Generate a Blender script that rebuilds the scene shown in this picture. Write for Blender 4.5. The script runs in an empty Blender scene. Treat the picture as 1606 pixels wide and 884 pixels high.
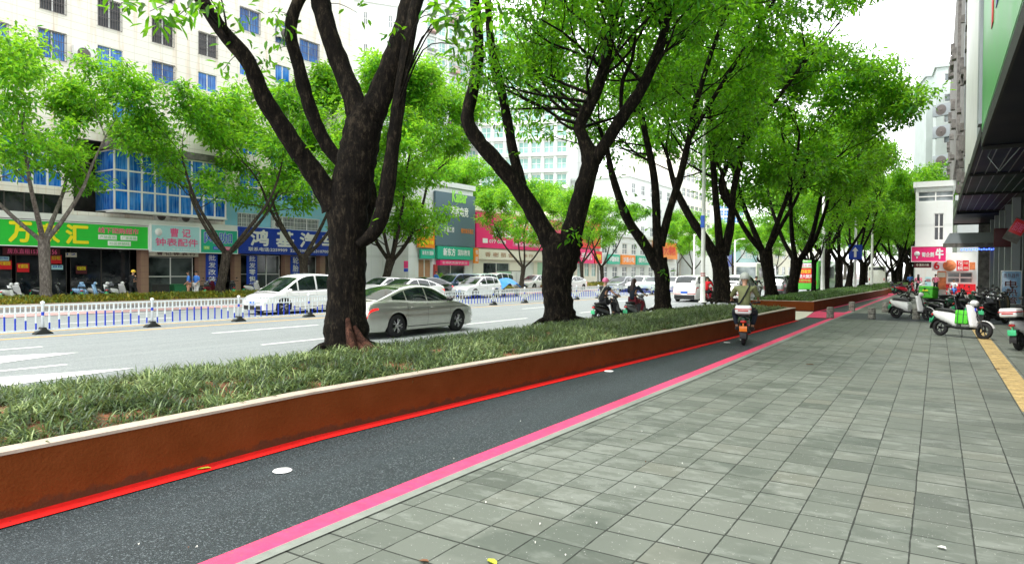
import bpy, bmesh, math, random
import numpy as np
from mathutils import Vector, Matrix
PI = math.pi
rnd = random.Random(7)
sc = bpy.context.scene
COL = sc.collection
R = math.radians

# ---------------------------------------------------------------- camera
F = 1060.0; CXP = 803.0; CYP = 442.0; H = 1.8
YAW = math.atan(667 / F); ROLL = R(0.3); PITCH = -math.atan(17.0 / F)
FW = Vector((-math.sin(YAW) * math.cos(PITCH), math.cos(YAW) * math.cos(PITCH), math.sin(PITCH)))
RT = Vector((math.cos(YAW), math.sin(YAW), 0)); UP = RT.cross(FW)
R2 = RT * math.cos(ROLL) + UP * math.sin(ROLL); U2 = -RT * math.sin(ROLL) + UP * math.cos(ROLL)
CAM = Vector((0, 0, H))
def ray(px, py): return FW + R2 * ((px - CXP) / F) - U2 * ((py - CYP) / F)
def G(px, py, z=0.0):
    d = ray(px, py); return CAM + d * ((z - H) / d.z)
def DP(px, py, depth): return CAM + ray(px, py) * depth        # a point at a given distance along the view
def PX(px, py, x):
    d = ray(px, py); return CAM + d * (x / d.x)
def FAC(px, py, org, rot):                                      # pixel on a facade plane -> (along, height)
    d = ray(px, py); n = Vector((math.sin(rot), -math.cos(rot), 0)); o = Vector((org[0], org[1], 0))
    p = CAM + d * ((o - CAM).dot(n) / d.dot(n)); q = p - o
    return q.x * math.cos(rot) + q.y * math.sin(rot), p.z
cd = bpy.data.cameras.new('camera'); cam = bpy.data.objects.new('camera', cd); COL.objects.link(cam)
cd.sensor_width = 36; cd.lens = 36 * F / 1606; cd.clip_end = 3000; cd.clip_start = 0.05
M3 = Matrix((R2, U2, -FW)).transposed(); cam.matrix_world = Matrix.Translation(CAM) @ M3.to_4x4()
sc.camera = cam
sc.render.resolution_x = 1024; sc.render.resolution_y = 563

# ---------------------------------------------------------------- materials
MT = {}
def nodes(name):
    m = bpy.data.materials.new(name); m.use_nodes = True; nt = m.node_tree; nt.nodes.clear()
    MT[name] = m; return m, nt
class NB:
    def __init__(s, nt): s.nt = nt
    def n(s, t, ins=None, **kw):
        nd = s.nt.nodes.new(t)
        for k, v in kw.items(): setattr(nd, k, v)
        for k, v in (ins or {}).items(): s.set(nd, k, v)
        return nd
    def set(s, nd, k, v):
        sk = nd.inputs[k]
        if isinstance(v, bpy.types.NodeSocket): s.nt.links.new(v, sk)
        elif isinstance(v, bpy.types.Node): s.nt.links.new(v.outputs[0], sk)
        else: sk.default_value = v
    def m(s, op, a, b=0.0, c=None):
        nd = s.nt.nodes.new('ShaderNodeMath'); nd.operation = op; s.set(nd, 0, a); s.set(nd, 1, b)
        if c is not None: s.set(nd, 2, c)
        return nd.outputs[0]
    def mix(s, f, a, b, mode='MIX'):
        nd = s.nt.nodes.new('ShaderNodeMix'); nd.data_type = 'RGBA'; nd.blend_type = mode
        s.set(nd, 0, f); s.set(nd, 6, a); s.set(nd, 7, b); return nd.outputs[2]
    def ramp(s, f, *st):
        nd = s.nt.nodes.new('ShaderNodeValToRGB'); s.set(nd, 0, f); cr = nd.color_ramp
        while len(cr.elements) < len(st): cr.elements.new(.5)
        for e, (p, c) in zip(cr.elements, st): e.position = p; e.color = c if len(c) == 4 else (*c, 1)
        return nd.outputs[0]
    def noise(s, vec, scale, detail=3, rough=.55):
        nd = s.n('ShaderNodeTexNoise', {'Scale': scale, 'Detail': detail, 'Roughness': rough})
        if vec is not None: s.set(nd, 'Vector', vec)
        return nd.outputs['Fac']
    def out(s, sh): 
        o = s.n('ShaderNodeOutputMaterial'); s.nt.links.new(sh if isinstance(sh, bpy.types.NodeSocket) else sh.outputs[0], o.inputs[0])
    def bump(s, h, strength, dist=.01):
        return s.n('ShaderNodeBump', {'Height': h, 'Strength': strength, 'Distance': dist}).outputs[0]
def c4(c): return (c[0], c[1], c[2], 1)
def mat(name, col, rough=.6, metal=0, var=.12, scale=6, bump=0, bscale=40, emit=0, spec=.5, coat=0):
    if name in MT: return MT[name]
    m, nt = nodes(name); b = NB(nt)
    co = b.n('ShaderNodeTexCoord').outputs['Object']
    p = b.n('ShaderNodeBsdfPrincipled', {'Roughness': rough, 'Metallic': metal, 'Specular IOR Level': spec, 'Coat Weight': coat})
    if var > 0:
        f = b.noise(co, scale, 4)
        b.set(p, 'Base Color', b.ramp(f, (.3, [x * (1 - var) for x in col]), (.7, [min(1, x * (1 + var)) for x in col])))
        b.set(p, 'Roughness', b.m('MULTIPLY_ADD', f, .3 * min(1, rough + .2), max(0, rough - .1)))
    else: b.set(p, 'Base Color', c4(col))
    if bump: b.set(p, 'Normal', b.bump(b.noise(co, bscale, 4), bump, .02))
    if emit: b.set(p, 'Emission Color', c4(col)); b.set(p, 'Emission Strength', emit)
    b.out(p); return m
# ---------------------------------------------------------------- mesh builder
class MB:
    def __init__(s, M=None): s.v = []; s.f = []; s.mi = []; s.sm = []; s.M = M or Matrix()
    def add(s, vs, fs, mi=0, sm=False):
        n = len(s.v); s.v += [s.M @ Vector(v) for v in vs]
        for f in fs: s.f.append([i + n for i in f]); s.mi.append(mi); s.sm.append(sm)
        return s
    def box(s, x0, x1, y0, y1, z0, z1, mi=0, skip=''):
        v = [(x0, y0, z0), (x1, y0, z0), (x1, y1, z0), (x0, y1, z0), (x0, y0, z1), (x1, y0, z1), (x1, y1, z1), (x0, y1, z1)]
        return s.add(v, [(0, 3, 2, 1), (4, 5, 6, 7), (0, 1, 5, 4), (1, 2, 6, 5), (2, 3, 7, 6), (3, 0, 4, 7)], mi)
    def rbox(s, x0, x1, y0, y1, z0, z1, b=.02, mi=0):
        bm = bmesh.new()
        bmesh.ops.create_cube(bm, size=1)
        for v in bm.verts: v.co = Vector(((x0 + x1) / 2 + v.co.x * (x1 - x0), (y0 + y1) / 2 + v.co.y * (y1 - y0), (z0 + z1) / 2 + v.co.z * (z1 - z0)))
        bmesh.ops.bevel(bm, geom=bm.edges[:], offset=b, segments=3, profile=.5, affect='EDGES')
        return s.frombm(bm, mi, True)
    def frombm(s, bm, mi=0, sm=True):
        bm.verts.index_update(); s.add([v.co.copy() for v in bm.verts], [[v.index for v in f.verts] for f in bm.faces], mi, sm); bm.free(); return s
    def tube(s, pts, rad, n=8, mi=0, cap=True, wob=0, seed=0):
        pts = [Vector(p) for p in pts]; rr = rad if hasattr(rad, '__len__') else [rad] * len(pts)
        r_ = random.Random(seed); vs = []; fs = []; ref = None
        for i, p in enumerate(pts):
            d = (pts[min(i + 1, len(pts) - 1)] - pts[max(i - 1, 0)]); d = d.normalized() if d.length > 1e-9 else Vector((0, 0, 1))
            if ref is None: ref = Vector((1, 0, 0)) if abs(d.x) < .8 else Vector((0, 1, 0))
            ref = (ref - d * ref.dot(d)).normalized(); w = d.cross(ref)
            for k in range(n):
                a = 2 * PI * k / n; q = rr[i] * (1 + wob * (r_.random() - .5) * 2)
                vs.append(p + (ref * math.cos(a) + w * math.sin(a)) * q)
        for i in range(len(pts) - 1):
            for k in range(n):
                k2 = (k + 1) % n; fs.append((i * n + k, i * n + k2, (i + 1) * n + k2, (i + 1) * n + k))
        s.add(vs, fs, mi, True)
        if cap: 
            b = len(pts) * n - n
            s.add(vs[:n], [tuple(reversed(range(n)))], mi); s.add(vs[b:], [tuple(range(n))], mi)
        return s
    def ell(s, c, r, mi=0, n=12, m=8, M=None):
        vs = []; fs = []
        for j in range(m + 1):
            t = PI * j / m
            for i in range(n):
                a = 2 * PI * i / n; q = Vector((math.sin(t) * math.cos(a) * r[0], math.sin(t) * math.sin(a) * r[1], math.cos(t) * r[2]))
                vs.append(Vector(c) + (M @ q if M else q))
        for j in range(m):
            for i in range(n): i2 = (i + 1) % n; fs.append((j * n + i, (j + 1) * n + i, (j + 1) * n + i2, j * n + i2))
        return s.add(vs, fs, mi, True)
    def prism(s, poly, y0, y1, mi=0, taper=1.0, axis='y'):      # poly in x,z extruded along y
        n = len(poly); cx = sum(p[0] for p in poly) / n; cz = sum(p[1] for p in poly) / n
        f = (lambda x, y, z: (x, y, z)) if axis == 'y' else ((lambda x, y, z: (y, x, z)) if axis == 'x' else (lambda x, y, z: (x, z, y)))
        a = [f(x, y0, z) for x, z in poly]; b = [f(cx + (x - cx) * taper, y1, cz + (z - cz) * taper) for x, z in poly]
        s.add(a + b, [tuple(range(n)), tuple(reversed(range(n, 2 * n)))] + [(i, i + n, (i + 1) % n + n, (i + 1) % n) for i in range(n)], mi)
        return s
    def grid(s, fn, us, vs, mi=0, sm=True, flip=False):
        P = [fn(u, v) for u in us for v in vs]; nv = len(vs); fs = []
        for i in range(len(us) - 1):
            for j in range(nv - 1):
                q = (i * nv + j, (i + 1) * nv + j, (i + 1) * nv + j + 1, i * nv + j + 1); fs.append(q[::-1] if flip else q)
        return s.add(P, fs, mi, sm)
    def lathe(s, prof, c=(0, 0, 0), n=16, mi=0, axis='z', sm=True):   # prof list of (r, h)
        vs = []; fs = []
        for r_, h in prof:
            for k in range(n):
                a = 2 * PI * k / n; x, y = r_ * math.cos(a), r_ * math.sin(a)
                q = (x, y, h) if axis == 'z' else ((x, h, y) if axis == 'y' else (h, x, y)); vs.append(Vector(c) + Vector(q))
        for i in range(len(prof) - 1):
            for k in range(n): k2 = (k + 1) % n; fs.append((i * n + k, i * n + k2, (i + 1) * n + k2, (i + 1) * n + k))
        return s.add(vs, fs, mi, sm)
    def build(s, name, mats, parent=None, fix=True, bevel=0):
        me = bpy.data.meshes.new(name); me.from_pydata([tuple(v) for v in s.v], [], s.f)
        for m in (mats if isinstance(mats, (list, tuple)) else [mats]): me.materials.append(m if not isinstance(m, str) else MT[m])
        me.polygons.foreach_set('material_index', s.mi); me.polygons.foreach_set('use_smooth', s.sm)
        if fix:
            bm = bmesh.new(); bm.from_mesh(me)
            if fix == 'w': bmesh.ops.remove_doubles(bm, verts=bm.verts, dist=1e-4)
            bmesh.ops.recalc_face_normals(bm, faces=bm.faces); bm.to_mesh(me); bm.free()
        me.update(); o = bpy.data.objects.new(name, me); COL.objects.link(o)
        if parent: o.parent = parent
        if bevel:
            b = o.modifiers.new('bevel', 'BEVEL'); b.width = bevel; b.segments = 2; b.limit_method = 'ANGLE'; b.angle_limit = R(40)
        return o
def tag(o, label, cat=None, group=None, kind=None):
    if label: o['label'] = label
    if cat: o['category'] = cat
    if group: o['group'] = group
    if kind: o['kind'] = kind
    return o
def thing(name, label, cat, loc=(0, 0, 0), rz=0, group=None):
    o = bpy.data.objects.new(name, None); COL.objects.link(o); o.empty_display_size = .2
    o.location = loc; o.rotation_euler = (0, 0, rz); return tag(o, label, cat, group)
def struct(o, label=None): o['kind'] = 'structure'; return tag(o, label)
def dup(src, loc=None, rz=None, label=None, group=None, scale=None, mats=None):
    kids = [x for x in COL.objects if x.parent == src] if src.name not in KC else KC[src.name]
    KC[src.name] = kids
    r = src.copy(); COL.objects.link(r)
    if loc is not None: r.location = loc
    if rz is not None: r.rotation_euler = (0, 0, rz)
    if label: r['label'] = label
    if group: r['group'] = group
    if scale is not None: r.scale = scale
    def rec(s_, d_):
        ks = KC.get(s_.name)
        if ks is None: ks = [x for x in COL.objects if x.parent == s_]; KC[s_.name] = ks
        for k in ks:
            c = k.copy(); COL.objects.link(c); c.parent = d_
            if mats and c.type == 'MESH':
                for i, sl in enumerate(c.material_slots):
                    nm_ = sl.material.name if sl.material else None
                    if nm_ in mats: sl.link = 'OBJECT'; sl.material = MT[mats[nm_]]
            rec(k, c)
    rec(src, r); return r
KC = {}
# text: local x right, z up, facing -y
def text(parent, body, x0, x1, z0, z1, y, m, bold=.02, name='lettering', ext=.01, keep=False):
    c = bpy.data.curves.new('t', 'FONT'); c.body = body; c.offset = 0; c.extrude = 0.0; c.resolution_u = 2
    o = bpy.data.objects.new('t', c); COL.objects.link(o)
    dg = bpy.context.evaluated_depsgraph_get(); me = bpy.data.meshes.new_from_object(o.evaluated_get(dg)); bpy.data.objects.remove(o)
    n = len(me.vertices)
    if n == 0: return None
    a = np.zeros(n * 3); me.vertices.foreach_get('co', a); a = a.reshape(-1, 3); lo = a.min(0); hi = a.max(0); s = np.maximum(hi - lo, 1e-6)
    sx = (x1 - x0) / s[0]; sz = (z1 - z0) / s[1]
    if keep: sx = sz = min(sx, sz)
    b = np.zeros_like(a); b[:, 0] = (x0 + x1) / 2 + (a[:, 0] - (lo[0] + hi[0]) / 2) * sx; b[:, 1] = y; b[:, 2] = (z0 + z1) / 2 + (a[:, 1] - (lo[1] + hi[1]) / 2) * sz
    if bold > .012:
        nf = len(me.polygons); ls = np.zeros(nf, np.int32); lt = np.zeros(nf, np.int32); me.polygons.foreach_get('loop_start', ls); me.polygons.foreach_get('loop_total', lt); lv = np.zeros(len(me.loops), np.int32); me.loops.foreach_get('vertex_index', lv)
        fc = [lv[a_:a_ + c_] for a_, c_ in zip(ls, lt)]; e = bold * .55 * min(sz, 1.4 * sx) * min(1, 1.0); V = []; Fc = []
        for k, (dx, dz) in enumerate(((0, 0), (e, 0), (-e, 0), (0, e), (0, -e), (e * .7, e * .7), (-e * .7, -e * .7), (e * .7, -e * .7), (-e * .7, e * .7))):
            q = b.copy(); q[:, 0] += dx; q[:, 2] += dz; q[:, 1] += k * .0007; V.append(q); Fc += [(f_ + k * n).tolist() for f_ in fc]
        me = bpy.data.meshes.new(name); me.from_pydata(np.concatenate(V).tolist(), [], Fc); b = np.concatenate(V)
    me.vertices.foreach_set('co', b.ravel()); me.materials.clear(); me.materials.append(MT[m] if isinstance(m, str) else m); me.update()
    t = bpy.data.objects.new(name, me); COL.objects.link(t); t.parent = parent; return t
# ---------------------------------------------------------------- special materials
def leafmat(name, dark, mid, light, tr=.45, pos=(.15, .55, .95)):
    m, nt = nodes(name); b = NB(nt)
    g = b.n('ShaderNodeNewGeometry'); r = g.outputs['Random Per Island']
    co = b.n('ShaderNodeTexCoord').outputs['Object']
    f = b.m('MULTIPLY_ADD', b.noise(co, 1.1, 3), 1.5, b.m('MULTIPLY_ADD', r, .85, -.80))
    col = b.ramp(f, (pos[0], dark), (pos[1], mid), (pos[2], light))
    p = b.n('ShaderNodeBsdfPrincipled', {'Base Color': col, 'Roughness': .42, 'Specular IOR Level': .4})
    t = b.n('ShaderNodeBsdfTranslucent', {'Color': b.mix(.75, col, c4([min(1, light[0] * 1.3), min(1, light[1] * 1.3), light[2]]))})
    s = b.n('ShaderNodeMixShader', {0: tr, 1: p, 2: t}); b.out(s); return m
leafmat('leaf_near', (.0012, .018, .004), (.020, .20, .010), (.26, .60, .016), .48)
leafmat('leaf_far', (.0016, .022, .007), (.024, .22, .012), (.28, .60, .02), .48)
leafmat('leaf_bright', (.003, .045, .010), (.055, .32, .015), (.36, .68, .035), .5)
leafmat('blade_near', (.010, .03, .006), (.062, .12, .028), (.31, .39, .15), .2, (.1, .5, .9))
leafmat('blade_mid', (.008, .04, .006), (.05, .15, .025), (.24, .40, .11), .25, (.1, .5, .9))
leafmat('blade_far', (.05, .12, .01), (.20, .25, .02), (.48, .34, .05), .25)
leafmat('leaf_red', (.02, .08, .01), (.25, .12, .05), (.5, .2, .06), .3)

def ground_mats():
    # sidewalk pavers .36 m
    m, nt = nodes('pavers'); b = NB(nt)
    co = b.n('ShaderNodeTexCoord').outputs['Object']; sp = b.n('ShaderNodeSeparateXYZ', {0: co})
    T = .36; wob = b.m('MULTIPLY_ADD', b.noise(co, 3.0, 2), .03, -.015)
    rowoff = b.n('ShaderNodeTexWhiteNoise', {'W': b.m('FLOOR', b.m('DIVIDE', b.m('ADD', sp.outputs[0], .13), T))}, noise_dimensions='1D').outputs['Value']
    u = b.m('DIVIDE', b.m('ADD', b.m('ADD', sp.outputs[0], .13), b.m('MULTIPLY', wob, .35)), T)
    v = b.m('DIVIDE', b.m('ADD', b.m('MULTIPLY_ADD', rowoff, .012, sp.outputs[1]), b.m('MULTIPLY', wob, .3)), T)
    fu = b.m('FRACT', u); fv = b.m('FRACT', v)
    cell = b.n('ShaderNodeCombineXYZ', {0: b.m('FLOOR', u), 1: b.m('FLOOR', v)})
    wn = b.n('ShaderNodeTexWhiteNoise', {'Vector': cell}, noise_dimensions='2D'); rv = wn.outputs['Value']; rc = b.n('ShaderNodeSeparateColor', {0: wn.outputs['Color']})
    eu = b.m('MINIMUM', fu, b.m('SUBTRACT', 1, fu)); ev = b.m('MINIMUM', fv, b.m('SUBTRACT', 1, fv))
    ju = b.m('LESS_THAN', eu, b.m('MULTIPLY_ADD', b.noise(co, 9, 2), .03, .000)); jv = b.m('LESS_THAN', ev, b.m('MULTIPLY_ADD', rv, .018, .011))
    joint = b.m('MAXIMUM', ju, jv)
    base = b.ramp(rv, (0, (.085, .098, .080)), (.12, (.118, .134, .110)), (.5, (.138, .155, .128)), (.9, (.158, .174, .145)), (1, (.148, .158, .126)))
    # pale efflorescence, cut off at tile borders by shifting the noise for each tile
    pv = b.n('ShaderNodeVectorMath', {0: co, 1: b.n('ShaderNodeVectorMath', {0: wn.outputs['Color'], 1: (7, 7, 3)}, operation='MULTIPLY')}, operation='ADD')
    sc_ = b.n('ShaderNodeVectorMath', {0: pv, 1: (2.2, 4.2, 1)}, operation='MULTIPLY')
    ef = b.ramp(b.m('MULTIPLY_ADD', b.noise(co, .45, 2), .5, b.m('MULTIPLY', b.noise(sc_.outputs[0], 1.6, 5, .62), .8)), (.66, (0, 0, 0)), (.75, (1, 1, 1)))
    base = b.mix(b.m('MULTIPLY', ef, .24), base, (.34, .37, .33, 1))
    dv = b.n('ShaderNodeVectorMath', {0: co, 1: b.n('ShaderNodeVectorMath', {0: wn.outputs['Color'], 1: (.35, .35, 0)}, operation='MULTIPLY')}, operation='ADD')
    dp = b.ramp(b.noise(dv.outputs[0], .85, 5, .55), (.53, (0, 0, 0)), (.58, (1, 1, 1)))
    base = b.mix(b.m('MULTIPLY', dp, b.m('MULTIPLY_ADD', rc.outputs[2], .5, .12)), base, (.062, .078, .062, 1))
    bl = b.ramp(b.noise(co, 1.1, 5, .6), (.52, (0, 0, 0)), (.72, (1, 1, 1)))
    base = b.mix(b.m('MULTIPLY', bl, b.m('MULTIPLY', rc.outputs[1], .55)), base, (.095, .10, .085, 1))
    base = b.mix(b.m('MULTIPLY', b.noise(co, 170, 2), .45), base, b.mix(.5, base, (.02, .02, .02, 1)), 'MIX')
    base = b.mix(b.m('GREATER_THAN', b.noise(co, 55, 1), .735), base, (.4, .4, .37, 1))
    base = b.mix(b.m('MULTIPLY', joint, .92), base, (.018, .020, .016, 1))
    hgt = b.m('SUBTRACT', b.m('MULTIPLY_ADD', b.noise(co, 120, 3), .18, b.m('MULTIPLY', rc.outputs[0], .25)), joint)
    p = b.n('ShaderNodeBsdfPrincipled', {'Base Color': base, 'Roughness': b.m('MULTIPLY_ADD', rv, .2, .5), 'Specular IOR Level': .3, 'Normal': b.bump(hgt, .6, .006)}); b.out(p)
    def asphalt(name, c0, c1, spk, sc=170, rough=.7, bmp=.7, patch=.3):
        m, nt = nodes(name); b = NB(nt); co = b.n('ShaderNodeTexCoord').outputs['Object']
        v = b.n('ShaderNodeTexVoronoi', {'Vector': co, 'Scale': sc}); vc = b.n('ShaderNodeSeparateColor', {0: v.outputs['Color']}).outputs[0]
        col = b.ramp(vc, (.0, c0), (.62, c1), (.84, c1), (.97, spk))
        big = b.noise(co, .7, 4, .6); col = b.mix(b.m('MULTIPLY', b.ramp(big, (.35, (0, 0, 0)), (.7, (1, 1, 1))), patch), col, b.mix(.5, col, c4(c0)))
        st = b.n('ShaderNodeMapping', {'Vector': co, 'Scale': (2.2, .12, 1)}); streak = b.ramp(b.noise(st, 1.3, 4), (.45, (0, 0, 0)), (.75, (1, 1, 1)))
        col = b.mix(b.m('MULTIPLY', streak, patch * .8), col, c4([x * 1.5 for x in c1]))
        p = b.n('ShaderNodeBsdfPrincipled', {'Base Color': col, 'Roughness': rough, 'Normal': b.bump(v.outputs['Distance'], bmp, .004)}); b.out(p)
    asphalt('lane_asphalt', (.005, .010, .012), (.021, .032, .036), (.13, .155, .165), 115, .6, 1.0, .6)
    asphalt('road_asphalt', (.14, .155, .158), (.22, .24, .24), (.34, .36, .36), 60, .6, .3, .35)
    asphalt('far_paving', (.2, .19, .18), (.32, .31, .29), (.4, .4, .38), 20, .7, .1, .3)
    # concrete wall painted brown-red
    m, nt = nodes('planter_paint'); b = NB(nt); co = b.n('ShaderNodeTexCoord').outputs['Object']
    f = b.noise(co, 2.5, 5, .6); col = b.ramp(f, (.3, (.130, .031, .005)), (.5, (.150, .037, .007)), (.75, (.168, .043, .010)))
    sp_ = b.ramp(b.noise(co, 60, 3), (.66, (0, 0, 0)), (.74, (1, 1, 1))); col = b.mix(b.m('MULTIPLY', sp_, .3), col, (.2, .08, .045, 1))
    w = b.ramp(b.noise(co, 1.3, 6, .7), (.64, (0, 0, 0)), (.69, (1, 1, 1))); col = b.mix(b.m('MULTIPLY', w, .5), col, (.07, .03, .02, 1))
    spl_ = b.n('ShaderNodeSeparateXYZ', {0: co}); edge = b.m('SUBTRACT', b.m('MULTIPLY_ADD', b.noise(co, 7, 4), .16, .0), spl_.outputs[2]); dirt = b.ramp(edge, (.0, (0, 0, 0)), (.03, (1, 1, 1)))
    col = b.mix(b.m('MULTIPLY', dirt, .6), col, (.05, .03, .02, 1)); pass_ = 0
    b.out(b.n('ShaderNodeBsdfPrincipled', {'Base Color': col, 'Roughness': .85, 'Specular IOR Level': .15, 'Normal': b.bump(b.noise(co, 35, 5), .8, .012)}))
    # bark
    def bark(name, a, c, d, s=1.0):
        m, nt = nodes(name); b = NB(nt); co = b.n('ShaderNodeTexCoord').outputs['Object']
        mp = b.n('ShaderNodeMapping', {'Vector': co, 'Scale': (7 * s, 7 * s, 2.2 * s)})
        f = b.m('MULTIPLY_ADD', b.noise(mp, 1.8, 8, .68), .6, b.m('MULTIPLY', b.noise(mp, 7.0, 6, .7), .4)); col = b.ramp(f, (.38, a), (.52, c), (.64, d))
        lich = b.ramp(b.noise(co, 2.2 * s, 5, .7), (.60, (0, 0, 0)), (.68, (1, 1, 1))); col = b.mix(b.m('MULTIPLY', lich, .35), col, c4([x * 1.6 for x in d]))
        b.out(b.n('ShaderNodeBsdfPrincipled', {'Base Color': col, 'Roughness': .9, 'Specular IOR Level': .12, 'Normal': b.bump(f, 1.0, .06)}))
    bark('bark', (.0015, .0012, .001), (.0090, .0070, .0050), (.052, .040, .027)); bark('bark_root', (.008, .004, .003), (.05, .022, .015), (.16, .075, .05))
    bark('bark_pale', (.05, .045, .038), (.13, .115, .10), (.28, .26, .23)); bark('bark_mid', (.012, .011, .009), (.045, .038, .03), (.13, .11, .085))
    # white wall tile with joints and rust runs
    def walltile(name, base, line, sx, sz, stain=.5):
        m, nt = nodes(name); b = NB(nt); co = b.n('ShaderNodeTexCoord').outputs['Object']; sp = b.n('ShaderNodeSeparateXYZ', {0: co})
        fx = b.m('FRACT', b.m('DIVIDE', sp.outputs[0], sx)); fz = b.m('FRACT', b.m('DIVIDE', sp.outputs[2], sz))
        j = b.m('MAXIMUM', b.m('LESS_THAN', fx, .03), b.m('LESS_THAN', fz, .09))
        mp = b.n('ShaderNodeMapping', {'Vector': co, 'Scale': (1.1, 1.1, .10)}); st = b.ramp(b.noise(mp, 1.8, 5, .65), (.53, (0, 0, 0)), (.68, (1, 1, 1)))
        col = b.mix(b.m('MULTIPLY', b.noise(co, 3, 4), .3), c4(base), c4([x * .8 for x in base])); col = b.mix(b.m('MULTIPLY', st, stain), col, (.62, .42, .26, 1))
        mp2 = b.n('ShaderNodeMapping', {'Vector': co, 'Scale': (3.4, 3.4, .16)}); s2 = b.ramp(b.noise(mp2, 1.7, 4, .6), (.66, (0, 0, 0)), (.71, (1, 1, 1))); col = b.mix(b.m('MULTIPLY', s2, stain), col, (.52, .25, .10, 1))
        col = b.mix(b.m('MULTIPLY', j, .5), col, c4(line))
        b.out(b.n('ShaderNodeBsdfPrincipled', {'Base Color': col, 'Roughness': .5}))
    walltile('tile_white', (.82, .78, .70), (.45, .40, .34), .9, .45, .55); walltile('wall_white', (.70, .73, .71), (.55, .58, .56), 3.0, 3.0, .12)
    walltile('tile_brown', (.34, .20, .14), (.2, .12, .1), .6, .4, .1); walltile('wall_blue', (.22, .52, .66), (.3, .5, .6), 3, 2, .12)
    # soffit ribs
    # curtain glass
    def glass(name, a, c, s=1.2, rough=.08, spec=.6, curtain=0):
        m, nt = nodes(name); b = NB(nt); co = b.n('ShaderNodeTexCoord').outputs['Object']
        f = b.noise(co, s, 3); col = b.ramp(f, (.38, a), (.62, c))
        if curtain:
            mp = b.n('ShaderNodeMapping', {'Vector': co, 'Scale': (5, 5, .3)}); g = b.ramp(b.noise(mp, 1.8, 2), (.42, (0, 0, 0)), (.6, (1, 1, 1))); col = b.mix(b.m('MULTIPLY', g, curtain), col, (.25, .5, .8, 1))
        b.out(b.n('ShaderNodeBsdfPrincipled', {'Base Color': col, 'Roughness': rough, 'Specular IOR Level': spec}))
    glass('glass_blue', (.004, .07, .34), (.015, .19, .66), .9, .1, .35, .35); glass('glass_dark', (.006, .008, .010), (.03, .035, .04), .8, .06, .5)
    glass('glass_green', (.20, .40, .36), (.38, .60, .56), .5, .1, .5); glass('glass_car', (.004, .008, .008), (.02, .03, .03), 2.5, .03, .6)
    glass('glass_shop', (.012, .018, .02), (.09, .11, .11), .7, .08, .5); glass('glass_grey', (.08, .10, .11), (.28, .32, .33), .7, .1, .5)
ground_mats()

def _w_red_paint():
    m, nt = nodes('red_paint'); b = NB(nt); co = b.n('ShaderNodeTexCoord').outputs['Object']
    col = b.ramp(b.noise(co, 9, 4), (.3, (0.612, 0.0085, 0.0068)), (.7, (0.792, 0.011000000000000001, 0.0088))); wr = b.ramp(b.noise(co, 16, 7, .72), (0.62, (0, 0, 0)), (0.67, (1, 1, 1))); col = b.mix(b.m('MULTIPLY', wr, .7), col, (0.12, 0.02, 0.02, 1))
    gr = b.ramp(b.noise(co, 2.2, 5, .6), (.45, (0, 0, 0)), (.75, (1, 1, 1))); col = b.mix(b.m('MULTIPLY', gr, .3), col, (0.12, 0.02, 0.02, 1))
    b.out(b.n('ShaderNodeBsdfPrincipled', {'Base Color': col, 'Roughness': .65, 'Specular IOR Level': .25, 'Normal': b.bump(b.noise(co, 90, 3), .4, .004)}))
_w_red_paint()

def _w_pink_paint():
    m, nt = nodes('pink_paint'); b = NB(nt); co = b.n('ShaderNodeTexCoord').outputs['Object']
    col = b.ramp(b.noise(co, 9, 4), (.3, (0.646, 0.04675, 0.1275)), (.7, (0.8360000000000001, 0.060500000000000005, 0.165))); wr = b.ramp(b.noise(co, 16, 7, .72), (0.6, (0, 0, 0)), (0.65, (1, 1, 1))); col = b.mix(b.m('MULTIPLY', wr, .7), col, (0.32, 0.1, 0.11, 1))
    gr = b.ramp(b.noise(co, 2.2, 5, .6), (.45, (0, 0, 0)), (.75, (1, 1, 1))); col = b.mix(b.m('MULTIPLY', gr, .3), col, (0.32, 0.1, 0.11, 1))
    b.out(b.n('ShaderNodeBsdfPrincipled', {'Base Color': col, 'Roughness': .65, 'Specular IOR Level': .25, 'Normal': b.bump(b.noise(co, 90, 3), .4, .004)}))
_w_pink_paint()

def _w_road_white():
    m, nt = nodes('road_white'); b = NB(nt); co = b.n('ShaderNodeTexCoord').outputs['Object']
    col = b.ramp(b.noise(co, 9, 4), (.3, (0.68, 0.68, 0.663)), (.7, (0.8800000000000001, 0.8800000000000001, 0.8580000000000001))); wr = b.ramp(b.noise(co, 16, 7, .72), (0.6, (0, 0, 0)), (0.65, (1, 1, 1))); col = b.mix(b.m('MULTIPLY', wr, .7), col, (0.35, 0.36, 0.36, 1))
    gr = b.ramp(b.noise(co, 2.2, 5, .6), (.45, (0, 0, 0)), (.75, (1, 1, 1))); col = b.mix(b.m('MULTIPLY', gr, .3), col, (0.35, 0.36, 0.36, 1))
    b.out(b.n('ShaderNodeBsdfPrincipled', {'Base Color': col, 'Roughness': .65, 'Specular IOR Level': .25, 'Normal': b.bump(b.noise(co, 90, 3), .4, .004)}))
_w_road_white()
P = {}
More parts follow.
